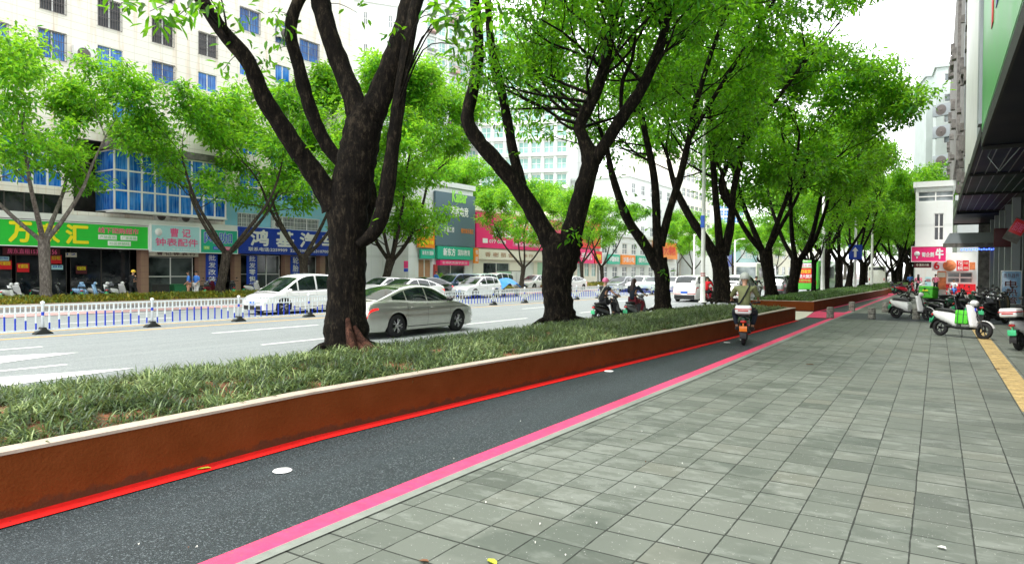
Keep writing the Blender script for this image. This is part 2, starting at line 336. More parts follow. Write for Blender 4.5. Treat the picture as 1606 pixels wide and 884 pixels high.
for n_, c_, kw in [
    ('red_paint', (.72, .012, .010), dict(rough=.6, scale=14, var=.12)), ('pink_paint', (.82, .095, .16), dict(rough=.6, scale=9, var=.16, bump=.3)),
    ('white_paint', (.78, .78, .76), dict(rough=.5, scale=12)), ('road_white', (.82, .82, .80), dict(rough=.6, scale=6, var=.1)), ('yellow_paint', (.72, .42, .08), dict(rough=.6, scale=8, var=.2)),
    ('kerb_stone', (.20, .22, .19), dict(rough=.8, scale=8, bump=.3)), ('cap_stone', (.42, .35, .28), dict(rough=.6, scale=6, bump=.2)), ('soil', (.20, .075, .035), dict(rough=.95, scale=9, var=.5, bump=1, bscale=20)),
    ('tactile', (.40, .29, .12), dict(rough=.8, scale=5, var=.35, bump=.4, bscale=30)), ('pink_lane', (.42, .26, .25), dict(rough=.7, scale=3, var=.15)), ('concrete', (.36, .35, .33), dict(rough=.8, scale=3, var=.2, bump=.3)),
    ('stone_bollard', (.24, .23, .20), dict(rough=.9, scale=18, var=.5, bump=.9, bscale=50)), ('fence_white', (.80, .86, .90), dict(rough=.35, var=.04)), ('fence_blue', (.01, .05, .55), dict(rough=.4)), ('iron', (.02, .022, .02), dict(rough=.6, scale=14, bump=.3)),
    ('tyre', (.012, .012, .013), dict(rough=.8, var=.2, scale=20)), ('rim', (.5, .5, .5), dict(rough=.3, metal=.9)), ('rim_dark', (.05, .05, .055), dict(rough=.35, metal=.7)), ('chrome', (.7, .7, .7), dict(rough=.12, metal=1, var=0)),
    ('trim_black', (.010, .010, .011), dict(rough=.5, var=.1)), ('lamp_red', (.55, .008, .008), dict(rough=.2, var=0, coat=.6)), ('lamp_clear', (.75, .75, .72), dict(rough=.1, var=0, coat=1)), ('lamp_orange', (.8, .2, .02), dict(rough=.2, var=0)),
    ('plate_blue', (.02, .12, .6), dict(rough=.4, var=0)), ('plate_green', (.06, .5, .22), dict(rough=.4, var=0)), ('plate_white', (.8, .8, .8), dict(rough=.4, var=0)),
    ('paint_silver', (.46, .47, .42), dict(rough=.22, metal=.55, var=.03, coat=1)), ('paint_white', (.80, .80, .79), dict(rough=.25, var=.02, coat=1)), ('paint_navy', (.02, .05, .12), dict(rough=.22, metal=.3, var=.02, coat=1)),
    ('paint_black', (.012, .013, .014), dict(rough=.2, var=.05, coat=1)), ('paint_green', (.10, .62, .05), dict(rough=.35, var=.03, coat=.5)), ('paint_mint', (.45, .62, .54), dict(rough=.25, var=.03, coat=1)), ('paint_grey', (.16, .17, .18), dict(rough=.25, metal=.4, var=.03, coat=1)),
    ('paint_redcar', (.5, .01, .03), dict(rough=.25, var=.03, coat=1)), ('paint_cream', (.74, .72, .62), dict(rough=.3, var=.03, coat=1)), ('paint_darkgreen', (.012, .05, .03), dict(rough=.25, coat=1)), ('paint_lightblue', (.25, .45, .7), dict(rough=.3, coat=1)),
    ('bag_green', (.09, .58, .03), dict(rough=.5, var=.12, scale=8)), ('tarp_blue', (.03, .30, .82), dict(rough=.4, var=.2, scale=5, bump=.6, bscale=7)), ('seat_black', (.014, .014, .015), dict(rough=.45, var=.1)), ('logo_blue', (.02, .05, .6), dict(rough=.3, var=0)),
    ('skin', (.50, .27, .17), dict(rough=.5, var=.05)), ('hair', (.010, .007, .005), dict(rough=.45, var=.3, scale=40)), ('hair_brown', (.03, .012, .008), dict(rough=.45, var=.3, scale=40)), ('shirt_olive', (.20, .215, .095), dict(rough=.85, scale=9, bump=.4, bscale=12)),
    ('cloth_navy', (.014, .02, .035), dict(rough=.85)), ('cloth_black', (.011, .012, .014), dict(rough=.8)), ('cloth_blue', (.05, .22, .70), dict(rough=.8)), ('cloth_white', (.75, .75, .75), dict(rough=.8)), ('cloth_red', (.7, .01, .02), dict(rough=.8)), ('cloth_pink', (.75, .2, .3), dict(rough=.8)),
    ('cloth_maroon', (.14, .01, .02), dict(rough=.8)), ('helmet_grey', (.42, .44, .40), dict(rough=.35, var=.05)), ('helmet_pink', (.72, .16, .32), dict(rough=.3, var=0)), ('helmet_yellow', (.85, .55, .03), dict(rough=.3, var=0)), ('shoe', (.03, .03, .03), dict(rough=.6)), ('strap', (.4, .4, .36), dict(rough=.7)),
    ('pole_white', (.74, .75, .72), dict(rough=.4, scale=3)), ('lamp_lens', (.6, .62, .6), dict(rough=.2)), ('ac_white', (.68, .68, .64), dict(rough=.5)), ('frame_white', (.76, .76, .74), dict(rough=.4, var=.04)), ('frame_dark', (.05, .045, .04), dict(rough=.5)), ('grille', (.09, .075, .07), dict(rough=.5)),
    ('sign_green', (.03, .55, .05), dict(rough=.35, var=.04)), ('sign_yellow', (.92, .80, .02), dict(rough=.4, var=0)), ('sign_white', (.84, .84, .84), dict(rough=.4, var=0)), ('sign_red', (.70, .01, .02), dict(rough=.4, var=.03)), ('sign_magenta', (.84, .02, .18), dict(rough=.4, var=.04)), ('sign_pink', (.85, .12, .30), dict(rough=.4, var=0)),
    ('sign_paleblue', (.42, .70, .74), dict(rough=.4, var=.05)), ('sign_teal', (.02, .42, .27), dict(rough=.4, var=.04)), ('sign_blue', (.006, .05, .45), dict(rough=.4, var=.08)), ('sign_navy', (.01, .04, .16), dict(rough=.4)), ('sign_grey', (.10, .16, .20), dict(rough=.6, var=.06)), ('sign_orange', (.85, .25, .02), dict(rough=.4, var=.04)),
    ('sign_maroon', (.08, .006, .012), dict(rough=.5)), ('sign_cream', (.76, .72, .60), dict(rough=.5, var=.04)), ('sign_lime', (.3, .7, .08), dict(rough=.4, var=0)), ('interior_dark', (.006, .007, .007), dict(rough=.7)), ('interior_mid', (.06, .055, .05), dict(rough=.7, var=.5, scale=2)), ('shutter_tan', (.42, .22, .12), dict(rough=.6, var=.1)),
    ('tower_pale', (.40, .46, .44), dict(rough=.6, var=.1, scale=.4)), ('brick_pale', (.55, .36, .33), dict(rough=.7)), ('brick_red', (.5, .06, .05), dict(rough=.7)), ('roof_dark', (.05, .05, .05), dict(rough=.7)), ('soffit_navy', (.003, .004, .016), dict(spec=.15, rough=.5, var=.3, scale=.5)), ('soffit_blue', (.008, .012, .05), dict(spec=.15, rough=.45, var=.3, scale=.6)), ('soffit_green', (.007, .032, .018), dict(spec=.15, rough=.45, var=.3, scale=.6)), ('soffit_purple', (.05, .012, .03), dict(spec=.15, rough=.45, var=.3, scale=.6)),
    ('rib_light', (.32, .34, .36), dict(rough=.4, metal=.5)), ('panel_mint', (.36, .60, .42), dict(rough=.4, var=.1, scale=.6)), ('panel_green', (.10, .42, .12), dict(rough=.4, var=.15, scale=.8)), ('panel_white', (.72, .73, .70), dict(rough=.5, var=.08, scale=1)), ('panel_grey', (.25, .28, .30), dict(rough=.5, var=.12, scale=1)), ('grime', (.16, .15, .14), dict(rough=.8, var=.5, scale=3, bump=.5)),
    ('paper', (.75, .74, .68), dict(rough=.7)), ('leaf_yellow', (.42, .45, .03), dict(rough=.6, var=.2)), ('leaf_brown', (.16, .07, .03), dict(rough=.8)), ('pot_green', (.03, .10, .05), dict(rough=.5)), ('bin_green', (.02, .16, .06), dict(rough=.5)), ('food_orange', (.75, .22, .08), dict(rough=.5, var=.4, scale=3)),
    ]: mat(n_, c_, **kw)
mat('led_blue', (.05, .12, 1.0), emit=2.5, var=0); mat('lamp_on', (.9, .01, .01), emit=.5, var=0)
# ---------------------------------------------------------------- world and sun
SUN_EL, SUN_ROT = R(62), R(205)
w = bpy.data.worlds.new('World'); sc.world = w; w.use_nodes = True; nt = w.node_tree; nt.nodes.clear(); b = NB(nt)
sky = b.n('ShaderNodeTexSky', sky_type='NISHITA', sun_disc=False, sun_elevation=SUN_EL, sun_rotation=SUN_ROT, air_density=1.2, dust_density=3.0)
tc = b.n('ShaderNodeTexCoord').outputs['Generated']
cl = b.ramp(b.noise(tc, 1.6, 5, .6), (.2, (.86, .86, .86)), (.8, (1, 1, 1)))
sep = b.n('ShaderNodeSeparateXYZ', {0: tc})
skyc = b.mix(.88, sky, (10.5, 10.7, 10.8, 1)); skyc = b.mix(1.0, skyc, cl, 'MULTIPLY')
bg = b.n('ShaderNodeBackground', {'Color': skyc, 'Strength': .12}); o = b.n('ShaderNodeOutputWorld'); nt.links.new(bg.outputs[0], o.inputs[0])
ld = bpy.data.lights.new('sun', 'SUN'); ld.energy = 1.5; ld.angle = R(10); ld.color = (1, .96, .9)
so = bpy.data.objects.new('sun', ld); COL.objects.link(so)
# sky sun_rotation is measured clockwise from +Y
sd = Vector((math.sin(SUN_ROT) * math.cos(SUN_EL), math.cos(SUN_ROT) * math.cos(SUN_EL), math.sin(SUN_EL)))
so.rotation_euler = sd.to_track_quat('Z', 'Y').to_euler()
sc.view_settings.view_transform = 'Standard'; sc.view_settings.look = 'None'; sc.view_settings.exposure = 1.35; sc.view_settings.gamma = 1
sc.cycles.max_bounces = 6; sc.cycles.diffuse_bounces = 3; sc.cycles.transparent_max_bounces = 4; sc.cycles.use_denoising = True

# ---------------------------------------------------------------- ground sheets
SK = .035                                # the carriageway runs slightly oblique to the paving
LR = R(90) - math.atan(SK)               # rotation of facades across the street
def wx(x, y): return x + SK * y
def sheet(name, m, pts, z, kind='structure', parent=None):
    mb = MB(); mb.add([(x, y, z) for x, y in pts], [tuple(range(len(pts)))]); o = mb.build(name, m, parent); 
    if kind: o['kind'] = kind
    return o
def strip(name, m, L, Rr, z):
    mb = MB(); n = len(L); mb.add([(x, y, z) for x, y in L] + [(x, y, z) for x, y in Rr], [(i, i + n, i + n + 1, i + 1) for i in range(n - 1)]); return struct(mb.build(name, m))
sheet('ground', 'concrete', [(-900, -200), (900, -200), (900, 1500), (-900, 1500)], -.14)
sheet('road', 'road_asphalt', [(wx(-35, -40), -40), (wx(-8.6, -40), -40), (wx(-8.6, 400), 400), (wx(-35, 400), 400)], -.12)
WALL = [(-5.66, -6), (-5.66, 2.1), (-5.70, 5.0), (-5.36, 10), (-5.02, 15), (-4.72, 21), (-4.5, 27.2)]
WALL2 = [(-4.79, 33.7), (-4.42, 42), (-3.95, 53), (-3.44, 64.3)]
WALL3 = [(-3.6, 68), (-2.9, 84), (-1.6, 130)]
def off(pl, d): return [(x + d, y) for x, y in pl]
struct(MB().box(-3.56, 14, -8, 160, -.135, 0).build('sidewalk', 'pavers'))
Yl = [-6, 2, 5, 10, 15, 21, 27.3, 33.6, 42, 53, 64, 84, 130]
Xw = [-5.66, -5.66, -5.70, -5.36, -5.02, -4.72, -4.5, -4.79, -4.42, -3.95, -3.44, -2.9, -1.6]
def wallx(y): return float(np.interp(y, Yl, Xw))
PL = [(-3.80, -6), (-3.80, 5), (-3.72, 12), (-3.66, 20), (-3.62, 28), (-3.45, 40), (-3.2, 64), (-2.6, 90), (-1.3, 130)]
PR = [(-3.60, -6), (-3.60, 5), (-3.52, 12), (-3.46, 20), (-3.42, 28), (-3.25, 40), (-3.0, 64), (-2.4, 90), (-1.1, 130)]
struct(MB().add([(wx(-8.9, -8), -8, -.004), (-3.40, -8, -.004), (-.9, 160, -.004), (wx(-8.7, 160), 160, -.004), (wx(-8.9, -8), -8, -.13), (wx(-8.7, 160), 160, -.13)], [(0, 1, 2, 3), (0, 3, 5, 4)]).build('bike_lane', 'lane_asphalt'))
strip('lane_marking', 'pink_paint', PL, PR, .006)
strip('kerb_strip', 'kerb_stone', PR, [(-3.50, -6), (-3.50, 5), (-3.40, 12), (-3.34, 20), (-3.30, 28), (-3.12, 40), (-2.9, 64), (-2.3, 90), (-1.0, 130)], .010)
strip('lane_marking', 'red_paint', [(x - .02, y) for x, y in WALL], [(-5.46, -6), (-5.46, 2.1), (-5.50, 5), (-5.18, 10), (-4.85, 15), (-4.57, 21), (-4.36, 27.2)], .006)
strip('lane_marking', 'pink_paint', [(x - .02, y) for x, y in WALL2], [(x + .2, y) for x, y in WALL2], .006)
# pink crossing patch and bare gap
struct(MB().add([(-4.45, 29.2, .014), (-3.5, 29.2, .014), (-3.3, 33.8, .014), (-4.75, 33.8, .014)], [(0, 1, 2, 3)]).build('crossing_patch', 'pink_paint'))
struct(MB().add([(-8.5, 27.4, .010), (-4.45, 27.4, .010), (-4.45, 29.2, .010), (-4.79, 33.6, .010), (-8.4, 33.6, .010)], [(0, 1, 2, 3, 4)]).build('gap_paving', 'sign_cream'))
struct(MB().add([(-3.3, 29.3, .008), (3.5, 29.3, .008), (3.5, 33.8, .008), (-3.1, 33.8, .008)], [(0, 1, 2, 3)]).build('driveway', 'lane_asphalt'))
struct(MB().add([(-3.1, 64.3, .014), (-2.9, 68, .014), (-6, 68, .014), (-6, 64.3, .014)], [(0, 1, 2, 3)]).build('crossing_patch', 'pink_paint'))
# tactile strip: slabs with raised bars
mb = MB(); y = 5.6
while y < 60:
    if not (7.66 < y < 11.0) and not (29.2 < y < 33.8):
        mb.box(.96, 1.26, y + .003, y + .297, .002, .012)
        for k in range(4): mb.box(.985 + k * .07, 1.02 + k * .07, y + .02, y + .28, .012, .017)
    y += .3
struct(mb.build('tactile_paving', 'tactile'))
# white dots on the bike lane
mb = MB()
for px, py in [(443, 738), (955, 582), (1140, 537), (1165, 533)]:
    g = G(px, py); mb.lathe([(0, .010), (.078, .010), (.085, .004)], (g.x, g.y, 0), 20)
struct(mb.build('lane_dot', 'road_white'))
# road lines
def line(mb, x, y0, y1, w=.15): mb.add([(wx(x - w / 2, y0), y0, -.114), (wx(x + w / 2, y0), y0, -.114), (wx(x + w / 2, y1), y1, -.114), (wx(x - w / 2, y1), y1, -.114)], [(0, 1, 2, 3)])
mb = MB()
for x in (-15.0, -18.9, -26.2, -30.0):
    y = {-15.0: 2.7, -18.9: 3.9, -26.2: 3, -30.0: 6}[x]
    while y < 180: line(mb, x, y, y + 4); y += 8.5
line(mb, -9.9, -10, 200); line(mb, -24.0, -10, 200)
# arrowhead tips of lane arrows
for (a, c_, d) in [((0, 606), (0, 591), (214, 576)), ((0, 569), (0, 558), (125, 552))]:
    q = [G(*p, -.112) for p in (a, c_, d)]; mb.add([tuple(v) for v in q], [(0, 1, 2)])
struct(mb.build('lane_line', 'road_white'))
mb = MB(); line(mb, -21.6, -10, 220, .16); line(mb, -23.5, -10, 220, .14); struct(mb.build('lane_line', 'yellow_paint'))
struct(MB().add([(wx(x, y), y, z) for x, y, z in ((-34, -20, -.10), (-31, -20, -.10), (-31, 300, -.10), (-34, 300, -.10))], [(0, 1, 2, 3)]).build('far_bike_lane', 'pink_lane'))
struct(MB(Matrix.Translation((-44, 0, 0)) @ Matrix.Rotation(-math.atan(SK), 4, 'Z')).box(-16, 9, -40, 420, -.13, .02).build('far_pavement', 'far_paving'))
struct(MB(Matrix.Translation((-35.2, 0, 0)) @ Matrix.Rotation(-math.atan(SK), 4, 'Z')).box(-.1, .2, -40, 420, -.13, .2).build('kerb', 'cap_stone'))

# ---------------------------------------------------------------- planters
def planter(label, pl, back, front=None, grp='planters between road and bike lane'):
    t = thing('planter', label, 'planter', (0, 0, 0), group=grp)
    mb = MB(); cb = MB(); n = len(pl); hgt = .46
    def band(mb, a, c_, z0, z1, m=0):
        k = len(a); mb.add([(x, y, z0) for x, y in a] + [(x, y, z1) for x, y in a] + [(x, y, z0) for x, y in c_] + [(x, y, z1) for x, y in c_],
            [f for i in range(k - 1) for f in ((i, i + 1, k + i + 1, k + i), (k + i, k + i + 1, 3 * k + i + 1, 3 * k + i), (2 * k + i, 2 * k + i + 1, 3 * k + i + 1, 3 * k + i))] + [(0, k, 3 * k, 2 * k), (k - 1, 2 * k - 1, 4 * k - 1, 3 * k - 1)], m)
    y0, y1 = pl[0][1], pl[-1][1]; bk = [(wx(back, y), y) for x, y in pl]
    band(mb, pl, off(pl, -.14), .0, hgt); band(mb, off(bk, .14), bk, -.1, hgt - .08)
    for ye, xs in ((y0, pl[0][0]), (y1, pl[-1][0])):
        s_ = 1 if ye == y0 else -1
        mb.box(wx(back, ye) + .141, xs - .141, min(ye, ye + s_ * .14), max(ye, ye + s_ * .14), 0, hgt - .002)
    band(cb, off(pl, .012), off(pl, -.17), hgt + .001, hgt + .026)
    for ye, xs in ((y0, pl[0][0]), (y1, pl[-1][0])):
        s_ = 1 if ye == y0 else -1
        cb.box(wx(back, ye) + .15, xs - .171, min(ye - s_ * .012, ye + s_ * .17), max(ye - s_ * .012, ye + s_ * .17), hgt + .001, hgt + .024)
    mb.build('wall', 'planter_paint', t); cb.build('coping', 'cap_stone', t)
    so_ = MB(); k = len(pl); so_.add([(x - .1, y, hgt - .05) for x, y in pl] + [(x + .1, y, hgt - .05) for x, y in bk] + [((x + xb) / 2, y, hgt + .03) for (x, y), (xb, _) in zip(pl, bk)],
        [f for i in range(k - 1) for f in ((i, i + 1, 2 * k + i + 1, 2 * k + i), (2 * k + i, 2 * k + i + 1, k + i + 1, k + i))]); so_.build('soil', 'soil', t)
    return t
BACK = -8.95
planter('long brown-red planter wall with pale coping, nearest the camera, holding the two thickest trees', WALL, BACK)
planter('brown-red planter starting behind the pink crossing patch in the bike lane', WALL2, BACK)
planter('farthest brown-red planter beyond the second pink crossing', WALL3, BACK)

def blades(name, pts, n_per, L, W, m, label, seed, zf=.42, spread=.06, cat='grass', lean=(.35, 1.1)):
    rg = np.random.default_rng(seed); N = len(pts) * n_per
    base = np.repeat(pts, n_per, 0) + np.c_[rg.normal(0, spread, N), rg.normal(0, spread, N), np.zeros(N)]
    az = rg.uniform(0, 2 * PI, N); ln = L * rg.uniform(.55, 1.15, N); le = rg.uniform(lean[0], lean[1], N)
    d = np.c_[np.cos(az), np.sin(az), np.zeros(N)]; sdv = np.c_[-np.sin(az), np.cos(az), np.zeros(N)]
    V = []
    for t, wd in ((0, .6), (.35, 1.0), (.7, .8), (1.0, .12)):
        ang = le * t; h = ln * t * np.cos(ang * .8); o_ = ln * t * np.sin(ang)
        h = h - ln * .25 * le * t * t
        c_ = base + d * o_[:, None] + np.c_[np.zeros(N), np.zeros(N), h]
        V.append(c_ - sdv * (W * wd / 2)); V.append(c_ + sdv * (W * wd / 2))
    V = np.stack(V, 1).reshape(-1, 3); i0 = np.arange(N)[:, None] * 8
    q = np.concatenate([i0 + np.array([[0, 1, 3, 2]]) + 2 * k for k in range(3)], 1).reshape(-1, 4)
    me = bpy.data.meshes.new(name); me.vertices.add(len(V)); me.vertices.foreach_set('co', V.ravel()); me.loops.add(q.size); me.loops.foreach_set('vertex_index', q.ravel().astype(np.int32))
    me.polygons.add(len(q)); me.polygons.foreach_set('loop_start', np.arange(0, q.size, 4, dtype=np.int32)); me.update(calc_edges=True); me.materials.append(MT[m])
    o = bpy.data.objects.new(name, me); COL.objects.link(o); return tag(o, label, cat, kind='stuff')
rg = np.random.default_rng(3)
def scatter(y0, y1, xa, xb, dens, zf):
    out = []; y = y0
    n = int((y1 - y0) * 3.6 * dens); ys = rg.uniform(y0, y1, n)
    for y in ys:
        a = xa(y); c_ = xb(y); x = rg.uniform(a, c_); u = (x - a) / (c_ - a); z = zf + .07 * math.sin(PI * u)
        if math.sin(x * 5.1 + y * 1.7) + math.sin(y * 3.3 - x * 2) < -1.6: continue
        out.append((x, y, z))
    return np.array(out)
bk = lambda y: wx(BACK, y) + .16
p1 = scatter(-1, 15, bk, lambda y: wallx(y) - .24, 58, .40); p2 = scatter(15, 27, bk, lambda y: wallx(y) - .30, 50, .40)
blades('ground_cover', np.concatenate([p1, p2]), 17, .215, .0135, 'blade_near', 'mondo grass with pale arching blades filling the near planter', 11, spread=.045, lean=(.5, 1.9))
p3 = scatter(33.9, 64, bk, lambda y: wallx(y) - .30, 22, .40)
blades('ground_cover', p3, 9, .27, .035, 'blade_mid', 'green ground cover filling the second planter', 12)
p4 = scatter(68.2, 130, bk, lambda y: wallx(y) - .30, 9, .40)
blades('ground_cover', p4, 8, .3, .06, 'blade_mid', 'green ground cover in the farthest planter', 13)
struct(MB(Matrix.Translation((-36.9, 0, 0)) @ Matrix.Rotation(-math.atan(SK), 4, 'Z')).add([(-1.6, -30, .14), (1.5, -30, .1), (1.5, 54, .1), (-1.6, 54, .14), (0, -30, .42), (0, 54, .42)], [(0, 4, 5, 3), (4, 1, 2, 5), (0, 1, 4), (3, 5, 2)]).build('verge_soil', 'soil'))
struct(MB(Matrix.Translation((-36.9, 0, 0)) @ Matrix.Rotation(-math.atan(SK), 4, 'Z')).add([(-1.6, 62, .14), (1.5, 62, .1), (1.5, 180, .1), (-1.6, 180, .14), (0, 62, .42), (0, 180, .42)], [(0, 4, 5, 3), (4, 1, 2, 5), (0, 1, 4), (3, 5, 2)]).build('verge_soil', 'soil'))
def verge(y0, y1, n):
    ys = rg.uniform(y0, y1, n); u = rg.uniform(-1.5, 1.45, n); return np.c_[wx(-36.9, ys) + u, ys, .13 + .27 * (1 - np.abs(u) / 1.5)]
blades('verge_grass', verge(0, 54, 9000), 5, .26, .05, 'blade_far', 'yellow-green grass verge across the road beside the shops', 14, spread=.1)
blades('verge_grass', verge(62, 150, 7000), 5, .3, .09, 'blade_far', 'far green verge under the trees before the pink billboard', 15, spread=.1)
# ---------------------------------------------------------------- trees
def leaf_cloud(name, clusters, m, L, W, seed, parent=None, droop=.35):
    """clusters: (x,y,z, radius, count, flat)"""
    rg = np.random.default_rng(seed); B = []; CC = []
    for c_ in clusters:
        n = c_[4]; r_ = rg.normal(0, 1, (n, 3)); r_ /= np.linalg.norm(r_, axis=1)[:, None]; rad = c_[3] * rg.uniform(0, 1, n) ** .5
        o_ = r_ * rad[:, None]; o_[:, 2] *= c_[5]; B.append(np.array(c_[:3]) + o_); CC.append(o_)
    B = np.concatenate(B); O = np.concatenate(CC); N = len(B)
    d = O + rg.normal(0, .35, (N, 3)); d[:, 2] -= droop * rg.uniform(0, 1, N) * .8; d /= np.linalg.norm(d, axis=1)[:, None] + 1e-9
    nrm = np.c_[rg.normal(0, .45, N), rg.normal(0, .45, N), np.ones(N)]; s = np.cross(d, nrm); s /= np.linalg.norm(s, axis=1)[:, None] + 1e-9; u = np.cross(s, d)
    ln = (L * rg.uniform(.6, 1.25, N))[:, None]; wd = (W * rg.uniform(.7, 1.2, N))[:, None]
    pts = [B, B + d * ln * .3 + s * wd * .45 + u * wd * .16, B + d * ln * .68 + s * wd * .42 + u * wd * .12, B + d * ln - u * ln * .12,
           B + d * ln * .68 - s * wd * .42 + u * wd * .12, B + d * ln * .3 - s * wd * .45 + u * wd * .16]
    V = np.stack(pts, 1).reshape(-1, 3); i0 = np.arange(N)[:, None] * 6
    q = np.concatenate([i0 + np.array([[0, 1, 2, 3]]), i0 + np.array([[0, 3, 4, 5]])], 1).reshape(-1, 4)
    me = bpy.data.meshes.new(name); me.vertices.add(len(V)); me.vertices.foreach_set('co', V.ravel()); me.loops.add(q.size); me.loops.foreach_set('vertex_index', q.ravel().astype(np.int32))
    me.polygons.add(len(q)); me.polygons.foreach_set('loop_start', np.arange(0, q.size, 4, dtype=np.int32)); me.update(calc_edges=True); me.materials.append(MT[m])
    o = bpy.data.objects.new(name, me); COL.objects.link(o); o.parent = parent; return o
def smooth(pts, rad, sub=4):
    P_ = [Vector(p) for p in pts]; out = []; ro = []
    for i in range(len(P_) - 1):
        p0, p1, p2, p3 = P_[max(0, i - 1)], P_[i], P_[i + 1], P_[min(len(P_) - 1, i + 2)]
        for k in range(sub):
            t = k / sub; out.append(.5 * ((2 * p1) + (p2 - p0) * t + (2 * p0 - 5 * p1 + 4 * p2 - p3) * t * t + (3 * p1 - p0 - 3 * p2 + p3) * t ** 3)); ro.append(rad[i] * (1 - t) + rad[i + 1] * t)
    out.append(P_[-1]); ro.append(rad[-1]); return out, ro
def limb(mb, pts, rad, n=10, seed=0, wob=.05, sub=4):
    a, r_ = smooth(pts, rad, sub); rr = random.Random(seed); r_ = [x * (1 + rr.uniform(-wob, wob)) for x in r_]
    mb.tube(a, r_, n, wob=.05, seed=seed); return a, r_
def twigs(mb, tips, rr, start, d, length, r, depth, cl, spread=.65, up=.15, crad=.55, cn=50, flat=.6):
    d = d.normalized(); pts = [start.copy()]; rad = [r]; p = start.copy(); seg = 4
    for i in range(seg):
        d = (d + Vector((rr.uniform(-.28, .28), rr.uniform(-.28, .28), rr.uniform(-.16, .22) + up * .3))).normalized(); p = p + d * (length / seg); pts.append(p.copy()); rad.append(r * (1 - .55 * (i + 1) / seg))
        if depth > 0 and i >= 1:
            for _ in range(1 if i < seg - 1 else 2):
                a = rr.uniform(0, 2 * PI); side = Vector((math.cos(a), math.sin(a), rr.uniform(-.15, .5))); nd = (d * .75 + side * spread).normalized()
                twigs(mb, tips, rr, p, nd, length * rr.uniform(.55, .75), rad[-1] * .68, depth - 1, cl, spread, up, crad, cn, flat)
        elif depth == 0 and i in (1, 3): cl.append((p.x, p.y, p.z, crad * rr.uniform(.7, 1.25), int(cn * rr.uniform(.7, 1.3)), flat))
    mb.tube(pts, rad, 5 if depth > 0 else 3, cap=False)
def roots(mb, base, r, n, seed, m=0):
    rr = random.Random(seed)
    for i in range(n):
        a = 2 * PI * i / n + rr.uniform(-.3, .3); L = r * rr.uniform(1.0, 1.7); c_, s_ = math.cos(a), math.sin(a)
        mb.tube([base + Vector((c_ * r * .45, s_ * r * .45, r * 1.1)), base + Vector((c_ * r * .9, s_ * r * .9, r * .35)), base + Vector((c_ * (r + L * .5), s_ * (r + L * .5), .06)), base + Vector((c_ * (r + L), s_ * (r + L), -.06))], [r * .35, r * .28, r * .17, r * .08], 7, m, wob=.12, seed=seed + i)
def px_limb(data, depth0):    # data: (px,py,width_px,depth offset)
    pts = []; rad = []
    for px, py, w_, dz in data:
        dd = depth0 + dz; pts.append(DP(px, py, dd)); rad.append(w_ / 2 / F * dd)
    return pts, rad
def hero(label, base_px, z0, trunk, limbs, seed, twig_from=.45, cn=95, leafm='leaf_near', L=.17, W=.06, tl=2.4, crad=.6, extra=None, group='street trees in the planter', ntw=3):
    b0 = G(base_px[0], base_px[1], z0); dep = (b0 - CAM).dot(FW); mb = MB(); rr = random.Random(seed); cl = []
    tp, tr = px_limb(trunk, dep); tp[0] = b0.copy(); o0 = b0.copy(); LP = []
    sh = lambda pts: [p - o0 for p in pts]
    limb(mb, sh(tp), tr, 18, seed, .05, 5)
    rb = MB(); roots(mb, Vector((0, 0, -.02)), tr[0] * .8, 7, seed)
    for li, ld_ in enumerate(limbs):
        pts, rad = px_limb(ld_[0], dep); a, ra = limb(mb, sh(pts), rad, 12, seed + 5 + li, .06); LP += list(zip(a, ra))
        if ld_[1] > 0:
            n = len(a); s0 = int(n * twig_from)
            for k in range(s0, n):
                if a[k].z + b0.z < (ld_[2] if len(ld_) > 2 else 5.6): continue
                for _ in range(ld_[1]):
                    if rr.random() < .5:
                        an = rr.uniform(0, 2 * PI); twigs(mb, None, rr, a[k], Vector((math.cos(an), math.sin(an), rr.uniform(.0, .7))), tl * rr.uniform(.7, 1.1), ra[k] * .32, 1, cl, crad=crad, cn=cn)
            end = a[-1]; dr = (a[-1] - a[-3]).normalized()
            for q in range(ntw): twigs(mb, None, rr, end, dr + Vector((rr.uniform(-.6, .6), rr.uniform(-.6, .6), 0)), tl * 1.25, ra[-1] * .6, 2, cl, crad=crad, cn=cn)
    t = thing('street_tree', label, 'tree', tuple(b0), group=group)
    for e in (extra or []):      # each shoot hangs on a twig of its own grown from the nearest limb
        p = Vector(e[:3]) - o0; cl.append((*p, e[3], e[4], e[5])); q, rq = min(LP, key=lambda w: (w[0] - p).length + 1.2 * max(0, p.z - w[0].z))
        L_ = (q - p).length
        if L_ > .15:
            md = (q + p) / 2 + Vector((0, 0, .12 * L_)); a_, b__ = smooth([q, md, p], [min(rq * .4, .007 + .003 * L_), .005 + .0015 * L_, .004], 4); mb.tube(a_, b__, 4, cap=False)
    o = mb.build('trunk', 'bark', t); 
    leaf_cloud('crown', cl, leafm, L, W, seed, t)
    return t, dep, b0
def spray(items, dep):     # small leafy shoots seen near the limbs: (px, py, radius px, n, depth offset)
    return [(*DP(px, py, dep + dz), r_ / F * (dep + dz), n, .7) for px, py, r_, n, dz in items]

